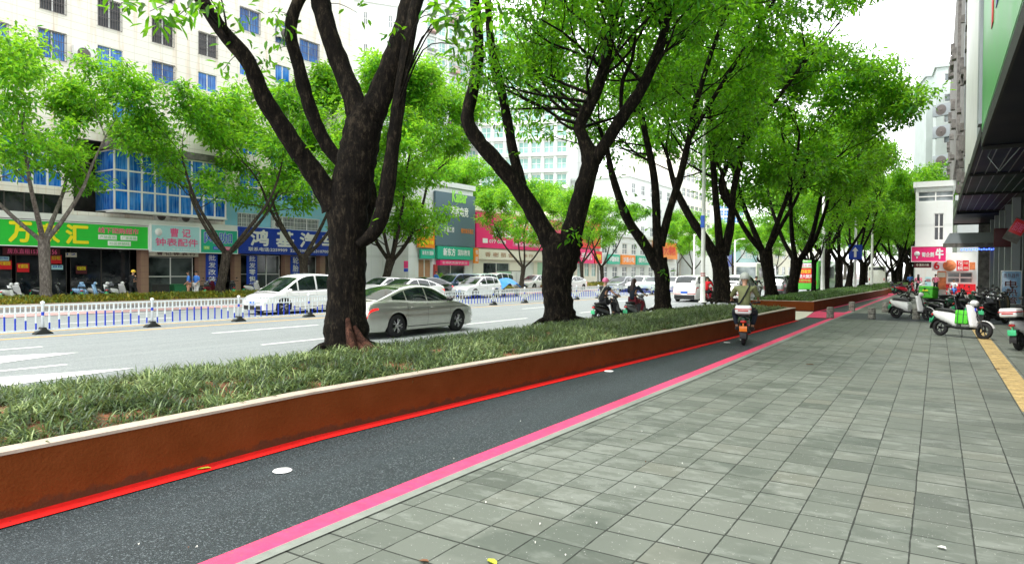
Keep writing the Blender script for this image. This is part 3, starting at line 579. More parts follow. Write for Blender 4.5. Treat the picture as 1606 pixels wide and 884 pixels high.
# tree 1
T1 = [(545, 548, 72, 0), (543, 520, 68, 0), (543, 470, 61, 0), (545, 400, 58, 0), (545, 345, 60, 0), (552, 290, 64, 0), (562, 240, 60, 0), (570, 195, 57, 0), (576, 168, 46, 0)]
L1 = [([(525, 325, 43.4, 0), (502, 285, 35, -.1), (470, 240, 30.8, -.3), (440, 195, 28, -.5), (412, 150, 25.9, -.7), (388, 95, 25.2, -.9), (348, 48, 21.7, -1.1), (310, -10, 19.6, -1.2), (270, -90, 15.4, -1.3), (240, -200, 9.8, -1.2)], 1, 7.6),
      ([(548, 265, 21, .3), (520, 238, 22.4, .35), (498, 200, 21, .3), (480, 150, 21.7, .2), (466, 95, 19.6, .1), (456, 55, 18.2, 0), (462, 15, 18.2, 0), (490, -40, 15.4, 0), (510, -120, 10.5, .2)], 1, 7.6),
      ([(566, 190, 43.4, 0), (553, 150, 33.6, 0), (535, 105, 30.8, .1), (515, 50, 30.8, .1), (500, -10, 29.4, .2), (485, -90, 23.8, .2), (470, -200, 15.4, .3)], 2, 7.6),
      ([(578, 190, 46.2, 0), (600, 140, 39.2, .1), (622, 80, 35, .1), (640, 20, 32.2, .2), (652, -50, 28, .2), (668, -150, 19.6, .3), (690, -240, 11.2, .3)], 2, 7.6),
      ([(562, 385, 15.4, -.2), (588, 362, 23.8, -.2), (603, 320, 25.2, -.2), (612, 260, 23.1, -.2), (620, 200, 21, -.2), (628, 140, 19.6, -.15), (640, 70, 19.6, -.1), (655, 0, 18.2, 0), (690, -90, 14, .2), (720, -180, 8.4, .4)], 1, 7.6),
      ([(566, 350, 28, .3), (581, 310, 21, .5), (580, 285, 12.6, .5)], 0)]
b1 = G(545, 548, .42); d1 = (b1 - CAM).dot(FW)
X1 = spray([(190, 5, 26, 16, -4.2), (235, 18, 34, 26, -4.2), (290, 25, 34, 24, -4.2), (325, 5, 30, 18, -4.2), (262, 40, 20, 9, -4.2), (680, 22, 26, 16, -3.8), (715, 40, 34, 28, -3.8), (745, 20, 36, 30, -3.8), (700, 5, 30, 20, -3.8), (770, 10, 34, 26, -3.8), (720, 70, 20, 8, -3.8),
            (370, 50, 40, 26, -1), (415, 110, 36, 24, -.6), (445, 40, 32, 18, -.2), (420, 20, 30, 14, -.2), (470, 130, 36, 22, .6), (440, 150, 34, 20, .6), (455, 190, 36, 22, .8), (520, 150, 26, 10, .8), (400, 165, 22, 10, -.6), (470, 240, 14, 5, -.4), (640, 190, 12, 5, 0), (590, 350, 14, 5, -.3), (612, 60, 14, 6, -.2), (630, 50, 14, 6, -.2), (350, 110, 26, 12, -1), (430, 80, 30, 14, 0), (560, 20, 24, 8, .3), (645, 165, 12, 4, 0)], d1)
hero('thickest dark tree nearest the camera, with a straight trunk and exposed reddish roots', (545, 548), .42, T1, L1, 21, extra=X1, cn=70)
# reddish exposed roots on tree 1
rt = MB()
for a in ([(545, 500, 10), (548, 520, 16), (552, 540, 20), (556, 556, 14)], [(556, 512, 10), (566, 532, 18), (582, 546, 16), (606, 552, 9)], [(549, 520, 12), (560, 540, 20), (576, 552, 16), (590, 560, 8)]):
    ps = [DP(px, py, d1 - .34 - .12 * i) for i, (px, py, w_) in enumerate(a)]; rt.tube([p - b1 for p in ps], [w_ * .36 / F * d1 for _, _, w_ in a], 8, wob=.15)
rt.build('root', 'bark_root', bpy.data.objects['street_tree'])
# tree 2
T2 = [(880, 505, 54, 0), (876, 480, 47, 0), (873, 440, 46, 0), (880, 400, 58, 0), (886, 370, 58, 0)]
L2 = [([(872, 395, 32, 0), (846, 348, 28.8, 0), (815, 298, 26.4, 0), (780, 255, 24, -.1), (748, 218, 22.4, -.2), (733, 185, 20.8, -.2), (742, 140, 18.4, -.1), (750, 95, 17.6, 0), (749, 45, 16.8, 0), (742, -20, 15.2, 0), (730, -110, 10.4, 0)], 1, 10.0),
      ([(818, 290, 19.2, .3), (806, 245, 16, .4), (798, 200, 15.2, .5), (786, 140, 15.2, .5), (772, 80, 12.8, .5), (766, 20, 11.2, .6), (764, -60, 8.8, .6)], 1, 10.0),
      ([(892, 385, 35.2, 0), (906, 330, 30.4, 0), (920, 280, 28.8, 0), (926, 250, 28.8, 0), (914, 215, 17.6, 0), (910, 195, 19.2, 0), (932, 150, 20, 0), (946, 110, 17.6, 0), (956, 60, 16, 0), (968, 10, 14.4, 0), (980, -60, 10.4, 0)], 2),
      ([(924, 262, 25.6, 0), (948, 228, 19.2, -.1), (975, 185, 19.2, -.1), (1003, 145, 18.4, -.2), (1026, 95, 16, -.2), (1042, 50, 13.6, -.2), (1056, -10, 12, -.2), (1075, -90, 8, -.2)], 2),
      ([(974, 185, 6.4, .2), (976, 130, 6.4, .3), (992, 90, 5.6, .4), (998, 30, 4, .5)], 1)]
b2 = G(880, 505, .42); d2 = (b2 - CAM).dot(FW)
X2 = spray([(745, 120, 30, 14, -.5), (735, 140, 26, 10, -.5), (785, 200, 18, 8, .3), (905, 365, 22, 14, -.6), (893, 375, 20, 10, -.6), (770, 130, 16, 6, 0), (800, 120, 18, 8, .4), (870, 200, 28, 12, 1), (810, 240, 14, 6, 0), (905, 40, 60, 50, 1.5), (860, 60, 60, 40, 2), (920, 110, 60, 60, 2.2), (880, 140, 50, 40, 2.5), (1010, 60, 60, 60, 1), (1020, 110, 50, 50, 1), (990, 180, 30, 20, .6), (940, 170, 60, 60, 2.5), (890, 160, 55, 45, 3), (1000, 20, 60, 60, 1)], d2)
hero('second dark tree of the planter, forking low into a wide U of four limbs', (880, 505), .42, T2, L2, 22, extra=X2, cn=40, L=.19, W=.072)
# tree 3
T3 = [(1040, 487, 29.92, 0), (1039, 465, 24.48, 0), (1038, 430, 23.8, 0), (1034, 405, 23.12, 0)]
L3 = [([(1032, 420, 19.8, 0), (1012, 385, 16.5, 0), (985, 345, 14.52, 0), (968, 300, 12.54, 0), (958, 265, 9.9, 0), (952, 235, 7.92, -.1), (940, 200, 5.94, -.2)], 1),
      ([(1033, 410, 17.16, 0), (1030, 360, 13.2, 0), (1028, 300, 12.54, 0), (1022, 255, 11.22, 0), (1010, 200, 9.24, 0), (1000, 130, 7.26, 0), (1005, 50, 5.94, 0)], 2),
      ([(1036, 385, 14.52, 0), (1050, 330, 11.88, 0), (1066, 280, 11.22, 0), (1078, 230, 9.9, 0), (1090, 170, 8.58, 0), (1110, 100, 7.26, 0), (1135, 30, 5.94, 0)], 2),
      ([(1078, 225, 7.26, 0), (1100, 185, 7.26, 0), (1140, 120, 6.6, -.3), (1185, 50, 5.94, -.6), (1215, 0, 4.62, -.8)], 2)]
b3 = G(1040, 487, .42); d3 = (b3 - CAM).dot(FW)
X3 = spray([(955, 230, 38, 40, 0), (965, 260, 30, 30, 0), (1010, 180, 50, 50, .5), (1045, 430, 14, 12, -.4), (985, 320, 26, 24, 0), (1005, 370, 20, 16, 0), (1045, 200, 50, 60, .6), (1060, 150, 55, 70, .6), (1120, 150, 60, 70, 0), (1150, 100, 60, 80, 0), (1020, 330, 14, 14, 0), (1080, 60, 60, 80, 0)], d3)
hero('third dark tree of the planter, its left limb leaning over the two road riders', (1040, 487), .42, T3, L3, 23, extra=X3, cn=40, L=.23, W=.09)
# tree 4
T4 = [(1133, 473, 31.68, 0), (1132, 450, 26.4, 0), (1130, 420, 24.64, 0), (1126, 400, 24.64, 0)]
L4 = [([(1126, 410, 18.24, 0), (1106, 375, 14.44, 0), (1085, 345, 12.92, 0), (1070, 318, 11.4, 0), (1058, 290, 9.12, 0), (1048, 250, 6.84, 0)], 1),
      ([(1130, 405, 15.2, 0), (1126, 350, 11.4, 0), (1122, 305, 9.88, 0), (1118, 250, 9.12, 0), (1112, 190, 7.6, 0), (1120, 120, 6.84, 0)], 2),
      ([(1136, 400, 16.72, 0), (1146, 350, 12.92, 0), (1150, 300, 9.88, 0), (1162, 250, 9.12, 0), (1172, 190, 8.36, 0), (1190, 110, 6.84, 0)], 2),
      ([(1150, 330, 9.12, 0), (1132, 300, 9.12, 0), (1140, 260, 7.6, 0), (1200, 180, 6.84, -.5), (1260, 100, 5.32, -1)], 2)]
hero('fourth dark tree of the planter, behind the tall white lamp post', (1133, 473), .42, T4, L4, 24, cn=42, L=.25, W=.10, extra=spray([(1120, 220, 50, 80, 0), (1150, 180, 50, 80, 0), (1190, 140, 60, 80, 0), (1090, 200, 40, 40, 0)], d3 + 6))

# generic trees -----------------------------------------------------------
def gen_tree(label, seed, loc, hfork=2.2, r0=.26, height=9.0, spread=.55, nl=4, bark_='bark', leafm='leaf_near', L=.2, W=.085, cn=60, crad=.65, depth=2, tl=1.9, group=None, lean=0, name='street_tree', flat=.6, up=.15, lstart=.42):
    rr = random.Random(seed); mb = MB(); cl = []
    lean_v = Vector((rr.uniform(-.12, .12) + lean, rr.uniform(-.12, .12), 1))
    top = lean_v * hfork; limb(mb, [Vector((0, 0, -.1)), Vector((lean_v.x * .15, 0, .35)), lean_v * hfork * .55, top], [r0 * 1.35, r0 * 1.02, r0 * .92, r0 * 1.08], 12, seed, .05)
    roots(mb, Vector((0, 0, -.02)), r0 * .9, 5, seed)
    a0 = rr.uniform(0, 2 * PI)
    for i in range(nl):
        a = a0 + 2 * PI * i / nl + rr.uniform(-.4, .4); hz = height - hfork; reach = spread * hz * rr.uniform(.6, 1.1)
        dv = Vector((math.cos(a), math.sin(a), 0)); k1 = rr.uniform(.25, .4); bend = Vector((rr.uniform(-.3, .3), rr.uniform(-.3, .3), 0))
        pts = [top - Vector((0, 0, .25)) + dv * r0 * .2, top + dv * reach * .3 + Vector((0, 0, hz * .14)), top + dv * reach * .58 + bend + Vector((0, 0, hz * .38)), top + dv * reach * .75 + bend * 1.4 + Vector((0, 0, hz * .6)), top + dv * reach + Vector((0, 0, hz * rr.uniform(.72, .85)))]
        rl = r0 * rr.uniform(.40, .54); av, ra = limb(mb, pts, [rl, rl * .85, rl * .65, rl * .5, rl * .3], 8, seed + i, .06)
        n = len(av)
        for k in range(int(n * lstart), n, 2):
            an = rr.uniform(0, 2 * PI); twigs(mb, None, rr, av[k], Vector((math.cos(an), math.sin(an), rr.uniform(0, .7))), tl * rr.uniform(.7, 1.1), ra[k] * .4, depth - 1, cl, crad=crad, cn=cn, flat=flat, up=up)
        for q in range(2): twigs(mb, None, rr, av[-1], (av[-1] - av[-3]).normalized() + Vector((rr.uniform(-.7, .7), rr.uniform(-.7, .7), 0)), tl * 1.2, ra[-1] * .6, depth, cl, crad=crad, cn=cn, flat=flat, up=up)
    t = thing(name, label, 'tree', loc, group=group); mb.build('trunk', bark_, t); leaf_cloud('crown', cl, leafm, L, W, seed + 99, t); return t
ORD = ['fifth', 'sixth', 'seventh', 'eighth', 'ninth', 'tenth', 'eleventh', 'twelfth', 'thirteenth', 'fourteenth', 'fifteenth']
gt = 'street trees in the planter'
protos = [gen_tree('x', 31, (0, 0, 0), 2.6, .34, 10.2, .52, 4, cn=46, leafm='leaf_near', L=.29, W=.125, crad=.8, tl=2.2, group=gt), gen_tree('x', 32, (0, 0, 0), 2.2, .32, 10.8, .5, 4, leafm='leaf_far', cn=44, L=.30, W=.13, crad=.8, tl=2.2, group=gt), gen_tree('x', 33, (0, 0, 0), 2.8, .35, 9.8, .56, 3, leafm='leaf_bright', cn=54, L=.32, W=.14, crad=.9, tl=2.4, group=gt)]
spots = [(1210, 467, 0, 1.0), (1242, 463, 1, 1.0), (1293, 455, 2, 1.0), (1316, 452.5, 0, .95), (1331, 450, 1, .95), (1352, 448, 2, .9)]
row = []
for i, (px, py, k, s_) in enumerate(spots):
    g = G(px, py, .42); row.append((g.x, g.y, .42, k, s_))
row += [(-3.6 + .03 * (y - 90), y, .42, k, 1.0) for y, k in ((98, 0), (108, 1), (118, 2))]
usedp = [False] * 3
for i, (x, y, z, k, s_) in enumerate(row):
    lb = ORD[i] + ' tree of the planter row, counted from the camera, with a vase of dark limbs'
    rz = (i * 2.4) % 6.28
    if not usedp[k]: t = protos[k]; usedp[k] = True; t.location = (x, y, z); t.rotation_euler = (0, 0, rz); t.scale = (s_,) * 3; t['label'] = lb
    else: t = dup(protos[k], (x, y, z), rz, lb, scale=(s_,) * 3)
# thin stake tree in front of the bus
g = G(1276, 461, .42)
gen_tree('thin young dark tree with a small crown standing in front of the green bus', 40, (g.x, g.y, .42), 2.2, .15, 4.6, .5, 3, cn=30, L=.2, W=.09, depth=1, crad=.5, tl=1.0, group=gt)
# far side row
fg = 'trees on the verge across the road'
fp = [gen_tree('x', 51, (0, 0, 0), 3.0, .25, 9.1, .60, 4, 'bark_mid', 'leaf_bright', L=.27, W=.12, cn=40, crad=.80, tl=1.7, flat=.5, lstart=.5, group=fg), gen_tree('x', 52, (0, 0, 0), 2.6, .28, 9.3, .60, 4, 'bark_mid', 'leaf_far', L=.27, W=.12, cn=40, crad=.80, tl=1.7, flat=.5, lstart=.5, group=fg), gen_tree('x', 53, (0, 0, 0), 2.2, .26, 8.3, .60, 4, 'bark_mid', 'leaf_bright', L=.3, W=.13, cn=40, crad=.80, tl=1.7, flat=.5, lstart=.5, group=fg)]
for sl in fp[0].children if False else []: pass
far = [(72, 0, 'pale-trunked tree on the verge in front of the green shop sign', 1.0), (345, 1, 'tree with a twisted trunk on the verge beside the teal sign', 1.0), (478, 2, 'tree on the far verge behind the white van, before the blue sign', 1.15), 
       (818, 2, 'tree on the far verge in front of the magenta billboard', .9), (913, 0, 'far verge tree left of a round pink sign', .85), (945, 1, 'far verge tree right of a round pink sign', .85), (1085, 2, 'tree before the yellow and red shopfront, far across the road', .9), (1150, 0, 'tree before the turquoise awning, far across the road', .9), (1195, 1, 'farthest verge tree, behind the white bus', .9)]
far_extra = [('tree low over the far pavement end, left of the white posts', -7, 118, 1, .95), ('tree low over the far pavement end, right of the white posts', 1.5, 128, 0, .95), ('bushy tree far up between the white posts', -3, 150, 2, 1.2), ('bushy tree far up behind the small bus', -9, 175, 1, 1.4), ('bushy tree closing the bike lane far away', -14, 190, 2, 1.5), ('bushy tree at the vanishing end of the road', -22, 210, 0, 1.7), ('bushy tree left of the vanishing end of the road', -32, 215, 1, 1.7)]
us = [False] * 3
for i, (px, k, lb, s_) in enumerate(far):
    d_ = ray(px, 452); kx = (-37.0) / (d_.x - SK * d_.y); x, y = d_.x * kx, d_.y * kx; rz = i * 1.9
    if not us[k]: t = fp[k]; us[k] = True; t.location = (x, y, .35); t.rotation_euler = (0, 0, rz); t['label'] = lb; t.scale = (s_,) * 3
    else: t = dup(fp[k], (x, y, .35), rz, lb, scale=(s_,) * 3)
for ch in COL.objects:
    if ch.parent == fp[0] and ch.name.startswith('trunk'): ch.material_slots[0].link = 'OBJECT'; ch.material_slots[0].material = MT['bark_pale']
d_ = ray(600, 452); kx = -38.0 / (d_.x - SK * d_.y)
gen_tree('leafy leaning tree on the far side between the thickest trunk and the grey billboard', 61, (d_.x * kx, d_.y * kx, .1), 2.6, .34, 13.5, .48, 5, 'bark_mid', 'leaf_bright', L=.32, W=.14, cn=80, crad=1.0, tl=2.6, lstart=.2, flat=.6, lean=.25, group=fg).rotation_euler = (0, 0, .9)
d_ = ray(668, 452); kx = -37.0 / (d_.x - SK * d_.y)
# background trees
bgp = [('bright green tree right behind the thickest trunk, before the pale tower', 640, 300, -60, 0, 2, 1.5), ('leafy tree between the plain white building and the grey billboard', 700, 300, -52, 0, 0, 1.3), ('broad bright green tree between the grey billboard and the towers', 690, 300, -58, 9, 1, 1.25), ('rounded tree rising behind the magenta billboard', 830, 300, -60, 0, 0, 1.4), ('tree behind the magenta billboard, right of the rounded one', 880, 300, -60, 0, 2, 1.35),
       ('dense green tree in front of the white side building', 1062, 400, -50, 0, 0, 1.2), ('green tree right of the lamp post, far down the road', 1165, 400, -50, 0, 2, 1.2), ('green tree over the bus, far down the road', 1215, 400, -44, 0, 1, 1.2), ('green tree over the white bus far away', 1180, 400, -60, 0, 0, 1.5)]
for lb, px, py, x, z0, k, s_ in bgp:
    d_ = ray(px, 440); kk = x / (d_.x - SK * d_.y); dup(fp[k], (d_.x * kk, d_.y * kk, 0), px * .1, lb, 'trees between the far buildings', (s_,) * 3)
far_end = []
for lb, x, y, k, s_ in far_extra: dup(fp[k], (x, y, -.6 * s_), y * .7, lb, 'trees closing the far end of the street', (s_,) * 3)
far_end = [('tree on the right side of the street behind the magenta shop sign', -4.0, 86, 1, .9), ('bright tree closing the street right of the lamp posts', -4.2, 100, 2, 1.1), ('tree at the far end of the bike lane', -2, 125, 0, 1.2), ('tree at the far end of the street left of the white posts', -12, 150, 1, 1.4), ('tree closing the end of the road', -25, 170, 0, 1.6), ('tree behind the farthest bus', -36, 170, 2, 1.6)]
for lb, x, y, k, s_ in far_end: dup(protos[k], (x, y, 0), y * .3, lb, 'trees closing the far end of the street', (s_,) * 3)
# ---------------------------------------------------------------- cars
def lerp(pts, x): return float(np.interp(x, [p[0] for p in pts], [p[1] for p in pts]))
def spl(pts, x):     # smooth interpolation through points
    xs = [p[0] for p in pts]; i = max(0, min(len(xs) - 2, int(np.searchsorted(xs, x)) - 1)); t = (x - xs[i]) / (xs[i + 1] - xs[i]); t = min(1, max(0, t))
    def m(k):
        k0, k1 = max(0, k - 1), min(len(xs) - 1, k + 1); return (pts[k1][1] - pts[k0][1]) / (xs[k1] - xs[k0])
    h = xs[i + 1] - xs[i]; a, b_ = pts[i][1], pts[i + 1][1]
    return (2 * t ** 3 - 3 * t * t + 1) * a + (t ** 3 - 2 * t * t + t) * h * m(i) + (-2 * t ** 3 + 3 * t * t) * b_ + (t ** 3 - t * t) * h * m(i + 1)
KIND = dict(
  sedan=dict(L=4.75, W=1.84, wb=2.75, xf=1.42, r=.335, top=[(-2.375, .70), (-2.3, .93), (-2.0, 1.04), (-1.4, 1.04), (-.2, .98), (.9, .97), (1.2, .97), (1.7, .88), (2.15, .76), (2.375, .56)], ca=-2.05, cb=1.25,
     roof=[(-2.05, 1.045), (-1.5, 1.22), (-.95, 1.375), (-.35, 1.455), (.1, 1.45), (.45, 1.38), (.85, 1.18), (1.25, .965)], wins=[(-1.48, -.95, -.99), (-.90, -.06, 0), (.0, .92, 0)], roofy=.60, ws=(.36, 1.24), rw=(-1.98, -.95)),
  suv=dict(L=4.6, W=1.86, wb=2.7, xf=1.4, r=.36, top=[(-2.3, .62), (-2.27, .95), (-2.15, 1.12), (-1.4, 1.12), (0, 1.08), (1.0, 1.06), (1.5, 1.02), (2.1, .92), (2.3, .62)], ca=-2.2, cb=1.2,
     roof=[(-2.2, 1.12), (-2.0, 1.42), (-1.75, 1.60), (-1.2, 1.67), (-.3, 1.69), (.15, 1.66), (.5, 1.54), (.85, 1.32), (1.2, 1.06)], wins=[(-1.85, -1.15, 0), (-1.08, -.16, 0), (-.08, .85, 0)], roofy=.64, ws=(.38, 1.18), rw=(-2.19, -1.78)),
  mpv=dict(L=4.9, W=1.86, wb=2.85, xf=1.52, r=.34, top=[(-2.45, .6), (-2.42, .95), (-2.3, 1.08), (-1.4, 1.05), (0, 1.0), (1.2, .97), (1.6, .92), (2.15, .78), (2.45, .52)], ca=-2.38, cb=1.75,
     roof=[(-2.38, 1.08), (-2.2, 1.38), (-1.95, 1.58), (-1.3, 1.68), (-.3, 1.72), (.3, 1.66), (.75, 1.48), (1.25, 1.18), (1.75, .92)], wins=[(-2.1, -1.3, 0), (-1.22, -.3, 0), (-.2, .72, 0), (.80, 1.3, 0)], roofy=.66, ws=(.62, 1.72), rw=(-2.36, -1.98)),
  hatch=dict(L=4.2, W=1.76, wb=2.55, xf=1.3, r=.32, top=[(-2.1, .62), (-2.07, .92), (-1.9, 1.0), (-1.2, 1.0), (0, .96), (.9, .95), (1.4, .88), (1.95, .75), (2.1, .55)], ca=-2.0, cb=1.15,
     roof=[(-2.0, 1.0), (-1.75, 1.28), (-1.4, 1.44), (-.8, 1.5), (-.2, 1.5), (.2, 1.42), (.65, 1.2), (1.15, .93)], wins=[(-1.55, -1.05, 0), (-.98, -.12, 0), (-.04, .82, 0)], roofy=.6, ws=(.22, 1.13), rw=(-1.99, -1.45)))
def arch(k, x):
    z = .20
    for xc in (k['xf'], k['xf'] - k['wb']):
        ra = k['r'] + .055; d = abs(x - xc)
        if d < ra: z = max(z, k['r'] + math.sqrt(ra * ra - d * d))
    return z
def wheel(name, parent, x, y, r, side, rimm='rim', w=.2, sp=5):
    mb = MB(); mb.lathe([(r * .62, -w / 2), (r * .93, -w / 2), (r, -w * .36), (r, w * .36), (r * .93, w / 2), (r * .62, w / 2), (r * .62, -w / 2)], (0, 0, 0), 28, 0, 'y')
    t = bpy.data.objects.new(name, None); COL.objects.link(t); t.parent = parent; t.location = (x, y, r); t.empty_display_size = .1
    mb.build('tyre', 'tyre', t)
    rb = MB(); s = side; rb.lathe([(r * .625, -w * .48 * s), (r * .60, w * .42 * s), (r * .64, w * .5 * s), (r * .62, w * .40 * s), (0.0, w * .12 * s)], (0, 0, 0), 24, 1, 'y')
    for k in range(sp * 2):
        a = 2 * PI * (k // 2) / sp + (.13 if k % 2 else -.13); c_, s_ = math.cos(a), math.sin(a)
        rb.tube([(c_ * .03, w * .40 * s, s_ * .03), (c_ * r * .3, w * .44 * s, s_ * r * .3), (math.cos(a + (.07 if k % 2 else -.07)) * r * .61, w * .42 * s, math.sin(a + (.07 if k % 2 else -.07)) * r * .61)], [.022, .018, .016], 5)
    rb.lathe([(0, w * .46 * s), (r * .16, w * .44 * s), (r * .18, w * .3 * s)], (0, 0, 0), 12, 0, 'y')
    rb.build('rim', [rimm, 'rim_dark'], t); return t
def make_car(label, kind, paint, x, y, heading, name='parked_car', cat='car', z=-.12, detail=True, glass='glass_car', plate='plate_blue', group=None, roofrack=False):
    k = KIND[kind]; t = thing(name, label, cat, (x, y, z), heading, group); L, W = k['L'], k['W']; h = W / 2
    pw = lambda x: h * (1 - .16 * abs(x / (L / 2)) ** 7 - .05 * abs(x / (L / 2)) ** 3)
    def top(x): return spl(k['top'], x)
    def sidep(x, s, o=0, yo=1):
        b0 = arch(k, x); if_ = max(b0 + .02, top(x)); z_ = b0 + (if_ - b0) * s; zz = (z_ - .2) / .85
        w_ = pw(x) * (1 - .075 * max(0, zz - .62) ** 1.5 * 3 - .05 * (1 - min(1, zz / .3)) - .0) + .012 * math.exp(-((zz - .70) / .07) ** 2)
        return (x, yo * (w_ + o), z_)
    xs = sorted(set([round(v, 3) for v in np.linspace(-L / 2, L / 2, 50)] + [round(xc + (k['r'] + .055) * math.sin(a), 3) for xc in (k['xf'], k['xf'] - k['wb']) for a in np.linspace(-PI / 2, PI / 2, 13)]))
    ss = [0, .08, .2, .35, .5, .62, .7, .78, .86, .93, 1]
    mb = MB()
    for s_ in (1, -1): mb.grid(lambda u, v: sidep(u, v, 0, s_), xs, ss)
    mb.grid(lambda u, v: (u, sidep(u, 1)[1] * v, max(arch(k, u) + .02, top(u)) + .035 * (1 - v * v)), xs, list(np.linspace(-1, 1, 9)))
    for e in (-L / 2, L / 2):
        mb.grid(lambda u, v: (e + (.05 if e > 0 else -.05) * (1 - u * u) * (1 - (2 * v - 1) ** 2 * .5), sidep(e, v)[1] * u, sidep(e, v)[2]), list(np.linspace(-1, 1, 9)), ss)
    # cabin
    ca, cb_ = k['ca'], k['cb']; ry = k['roofy'] * 1.0
    def roof(x): return max(spl(k['roof'], x), top(x) + .002)
    def cab(x, s, o=0, yo=1):
        z0 = top(x) - .01; z1 = roof(x); wb_ = sidep(x, 1)[1] - .02; f = (z1 - z0) / (max(p[1] for p in k['roof']) - z0); f = min(1, max(0, f)); wt = wb_ + (ry + .03 - wb_) * f
        e = s; yy = wb_ + (wt - wb_) * (e ** 1.25); nrm = .25
        return (x, yo * (yy + o), z0 + (z1 - z0) * s + o * nrm)
    cx = list(np.linspace(ca, cb_, 34)); cs = [0, .25, .5, .75, .9, 1]
    for s_ in (1, -1): mb.grid(lambda u, v: cab(u, v, 0, s_), cx, cs)
    def crf(u, v, o=0): a = cab(u, 1); return (u, a[1] * v, a[2] + .045 * (1 - v * v) + o)
    mb.grid(crf, cx, list(np.linspace(-1, 1, 9))); mb.build('body', paint, t, fix='w')
    # glazing
    def gpart(nm, fn, us, vs): g = MB(); g.grid(fn, us, vs); return g.build(nm, glass, t, fix=False)
    def slope_off(u, v, sg):  # offset outward along the slanted screen
        a = crf(u, v); return (a[0] + sg * .007, a[1], a[2] + .007)
    def screen(x0, x1, sg): return lambda u, v: slope_off(x0 + (x1 - x0) * u, v * (.90 - .03 * u), sg)
    o = MB(); o.grid(screen(k['ws'][0], k['ws'][1] - .03, 1), list(np.linspace(0, 1, 9)), list(np.linspace(-1, 1, 9))); o.build('windshield', glass, t)
    o = MB(); o.grid(screen(k['rw'][0] + .03, k['rw'][1], -1), list(np.linspace(0, 1, 9)), list(np.linspace(-1, 1, 9))); o.build('rear_window', glass, t)
    for s_ in (1, -1):
        for wi, (a, c_, _) in enumerate(k['wins']):
            g = MB()
            def f(u, v):
                x_ = a + (c_ - a) * u; z0 = cab(x_, 0)[2]; z1 = cab(x_, 1)[2]; lo = .10 / max(.12, z1 - z0) * .5; hi = 1 - .055 / max(.08, z1 - z0)
                return cab(x_, max(.04, lo) + (max(hi, lo + .02) - lo) * v, .006, s_)
            g.grid(f, list(np.linspace(0, 1, 9)), [0, .25, .5, .75, 1]); g.build('side_window', glass, t)
        # chrome waist line, door seams, handles
        if detail:
            sm_ = MB(); sm_.tube([cab(x_, 0.03, .008, s_) for x_ in np.linspace(k['wins'][0][0] - .1, k['wins'][-1][1] + .12, 14)], .009, 5, 0); sm_.build('window_trim', 'trim_black' if paint != 'paint_silver' else 'chrome', t)
            se = MB()
            for xd in (k['wins'][-1][1] + .08, k['wins'][-1][0] - .04, k['wins'][-2][0] - .02):
                se.tube([sidep(xd, v, -.003, s_) for v in np.linspace(.10 if arch(k, xd) < .3 else .02, 1, 8)], .007, 4)
            se.tube([sidep(xd, .12, -.001, s_) for xd in np.linspace(k['xf'] - k['wb'] + k['r'] + .1, k['xf'] - k['r'] - .1, 8)], .012, 4); se.build('door_seam', 'trim_black', t)
            for xd in (k['wins'][-1][0] + .10, k['wins'][-2][0] + .10):
                hb = MB(); p = sidep(xd, .80, .014, s_); hb.rbox(p[0], p[0] + .19, p[1] - .014, p[1] + .014, p[2] - .014, p[2] + .014, .008); hb.build('door_handle', paint, t)
        mr = MB(); xm = k['wins'][-1][1] - .02; p = sidep(xm, 1, 0, s_); mr.ell((xm, p[1] + s_ * .10, p[2] + .07), (.07, .115, .07), 0); mr.tube([(xm + .02, p[1] - s_ * .04, p[2] + .01), (xm, p[1] + s_ * .06, p[2] + .05)], .02, 6); mr.build('mirror', paint if paint != 'paint_silver' else 'trim_black', t)
        # lamps conform to the side of the body and wrap round the corner
        def lampgrid(nm, xa, xb, s0, s1, m, sgn):
            g = MB(); g.grid(lambda u, v: sidep(xa + (xb - xa) * u, s0 + (s1 - s0) * v * (1 - .45 * (1 - u) if sgn < 0 else 1 - .5 * (1 - u)), .006, s_), list(np.linspace(0, 1, 8)), [0, .5, 1])
            e = xb; g.grid(lambda u, v: (e + (.05 if e > 0 else -.05) * (1 - u * u) + (.008 if e > 0 else -.008), s_ * sidep(e, .5)[1] * u, sidep(e, s0 + (s1 - s0) * v)[2]), list(np.linspace(1, .45 if sgn > 0 else .3, 6)), [0, .5, 1]); g.build(nm, m, t)
        lampgrid('headlight', L / 2 - .36, L / 2, .62, .84, 'lamp_clear', 1); lampgrid('taillight', -L / 2 + .34, -L / 2, .74, .84, 'lamp_red' if kind != 'sedan' else 'lamp_on', -1)
    # bumper trims, plates, underbody
    ub = MB(); ub.box(-L / 2 + .12, L / 2 - .15, -h + .32, h - .32, .16, .62); ub.box(-L / 2 + .9, L / 2 - 1.0, -h + .1, h - .1, .18, .3); ub.build('underbody', 'trim_black', t)
    bb = MB(); bb.rbox(L / 2 - .03, L / 2 + .055, -h * .6, h * .6, .22, .40, .02); bb.build('bumper_trim', 'trim_black', t); bb = MB(); bb.rbox(-L / 2 - .055, -L / 2 + .04, -h * .72, h * .72, .21, .33 if kind != 'suv' else .46, .02); bb.build('bumper_trim', 'trim_black', t)
    for e, sg in ((L / 2 + .052, 1), (-L / 2 - .052, -1)):
        pb = MB(); zc = .50 if sg > 0 else .62; pb.rbox(e - .008, e + .010, -.22, .22, zc - .07, zc + .07, .004); pb.build('licence_plate', plate, t)
    for xc in (k['xf'], k['xf'] - k['wb']):
        for s_ in (1, -1): wheel('wheel', t, xc, s_ * (h - .125), k['r'], s_, sp=5 if kind != 'suv' else 7)
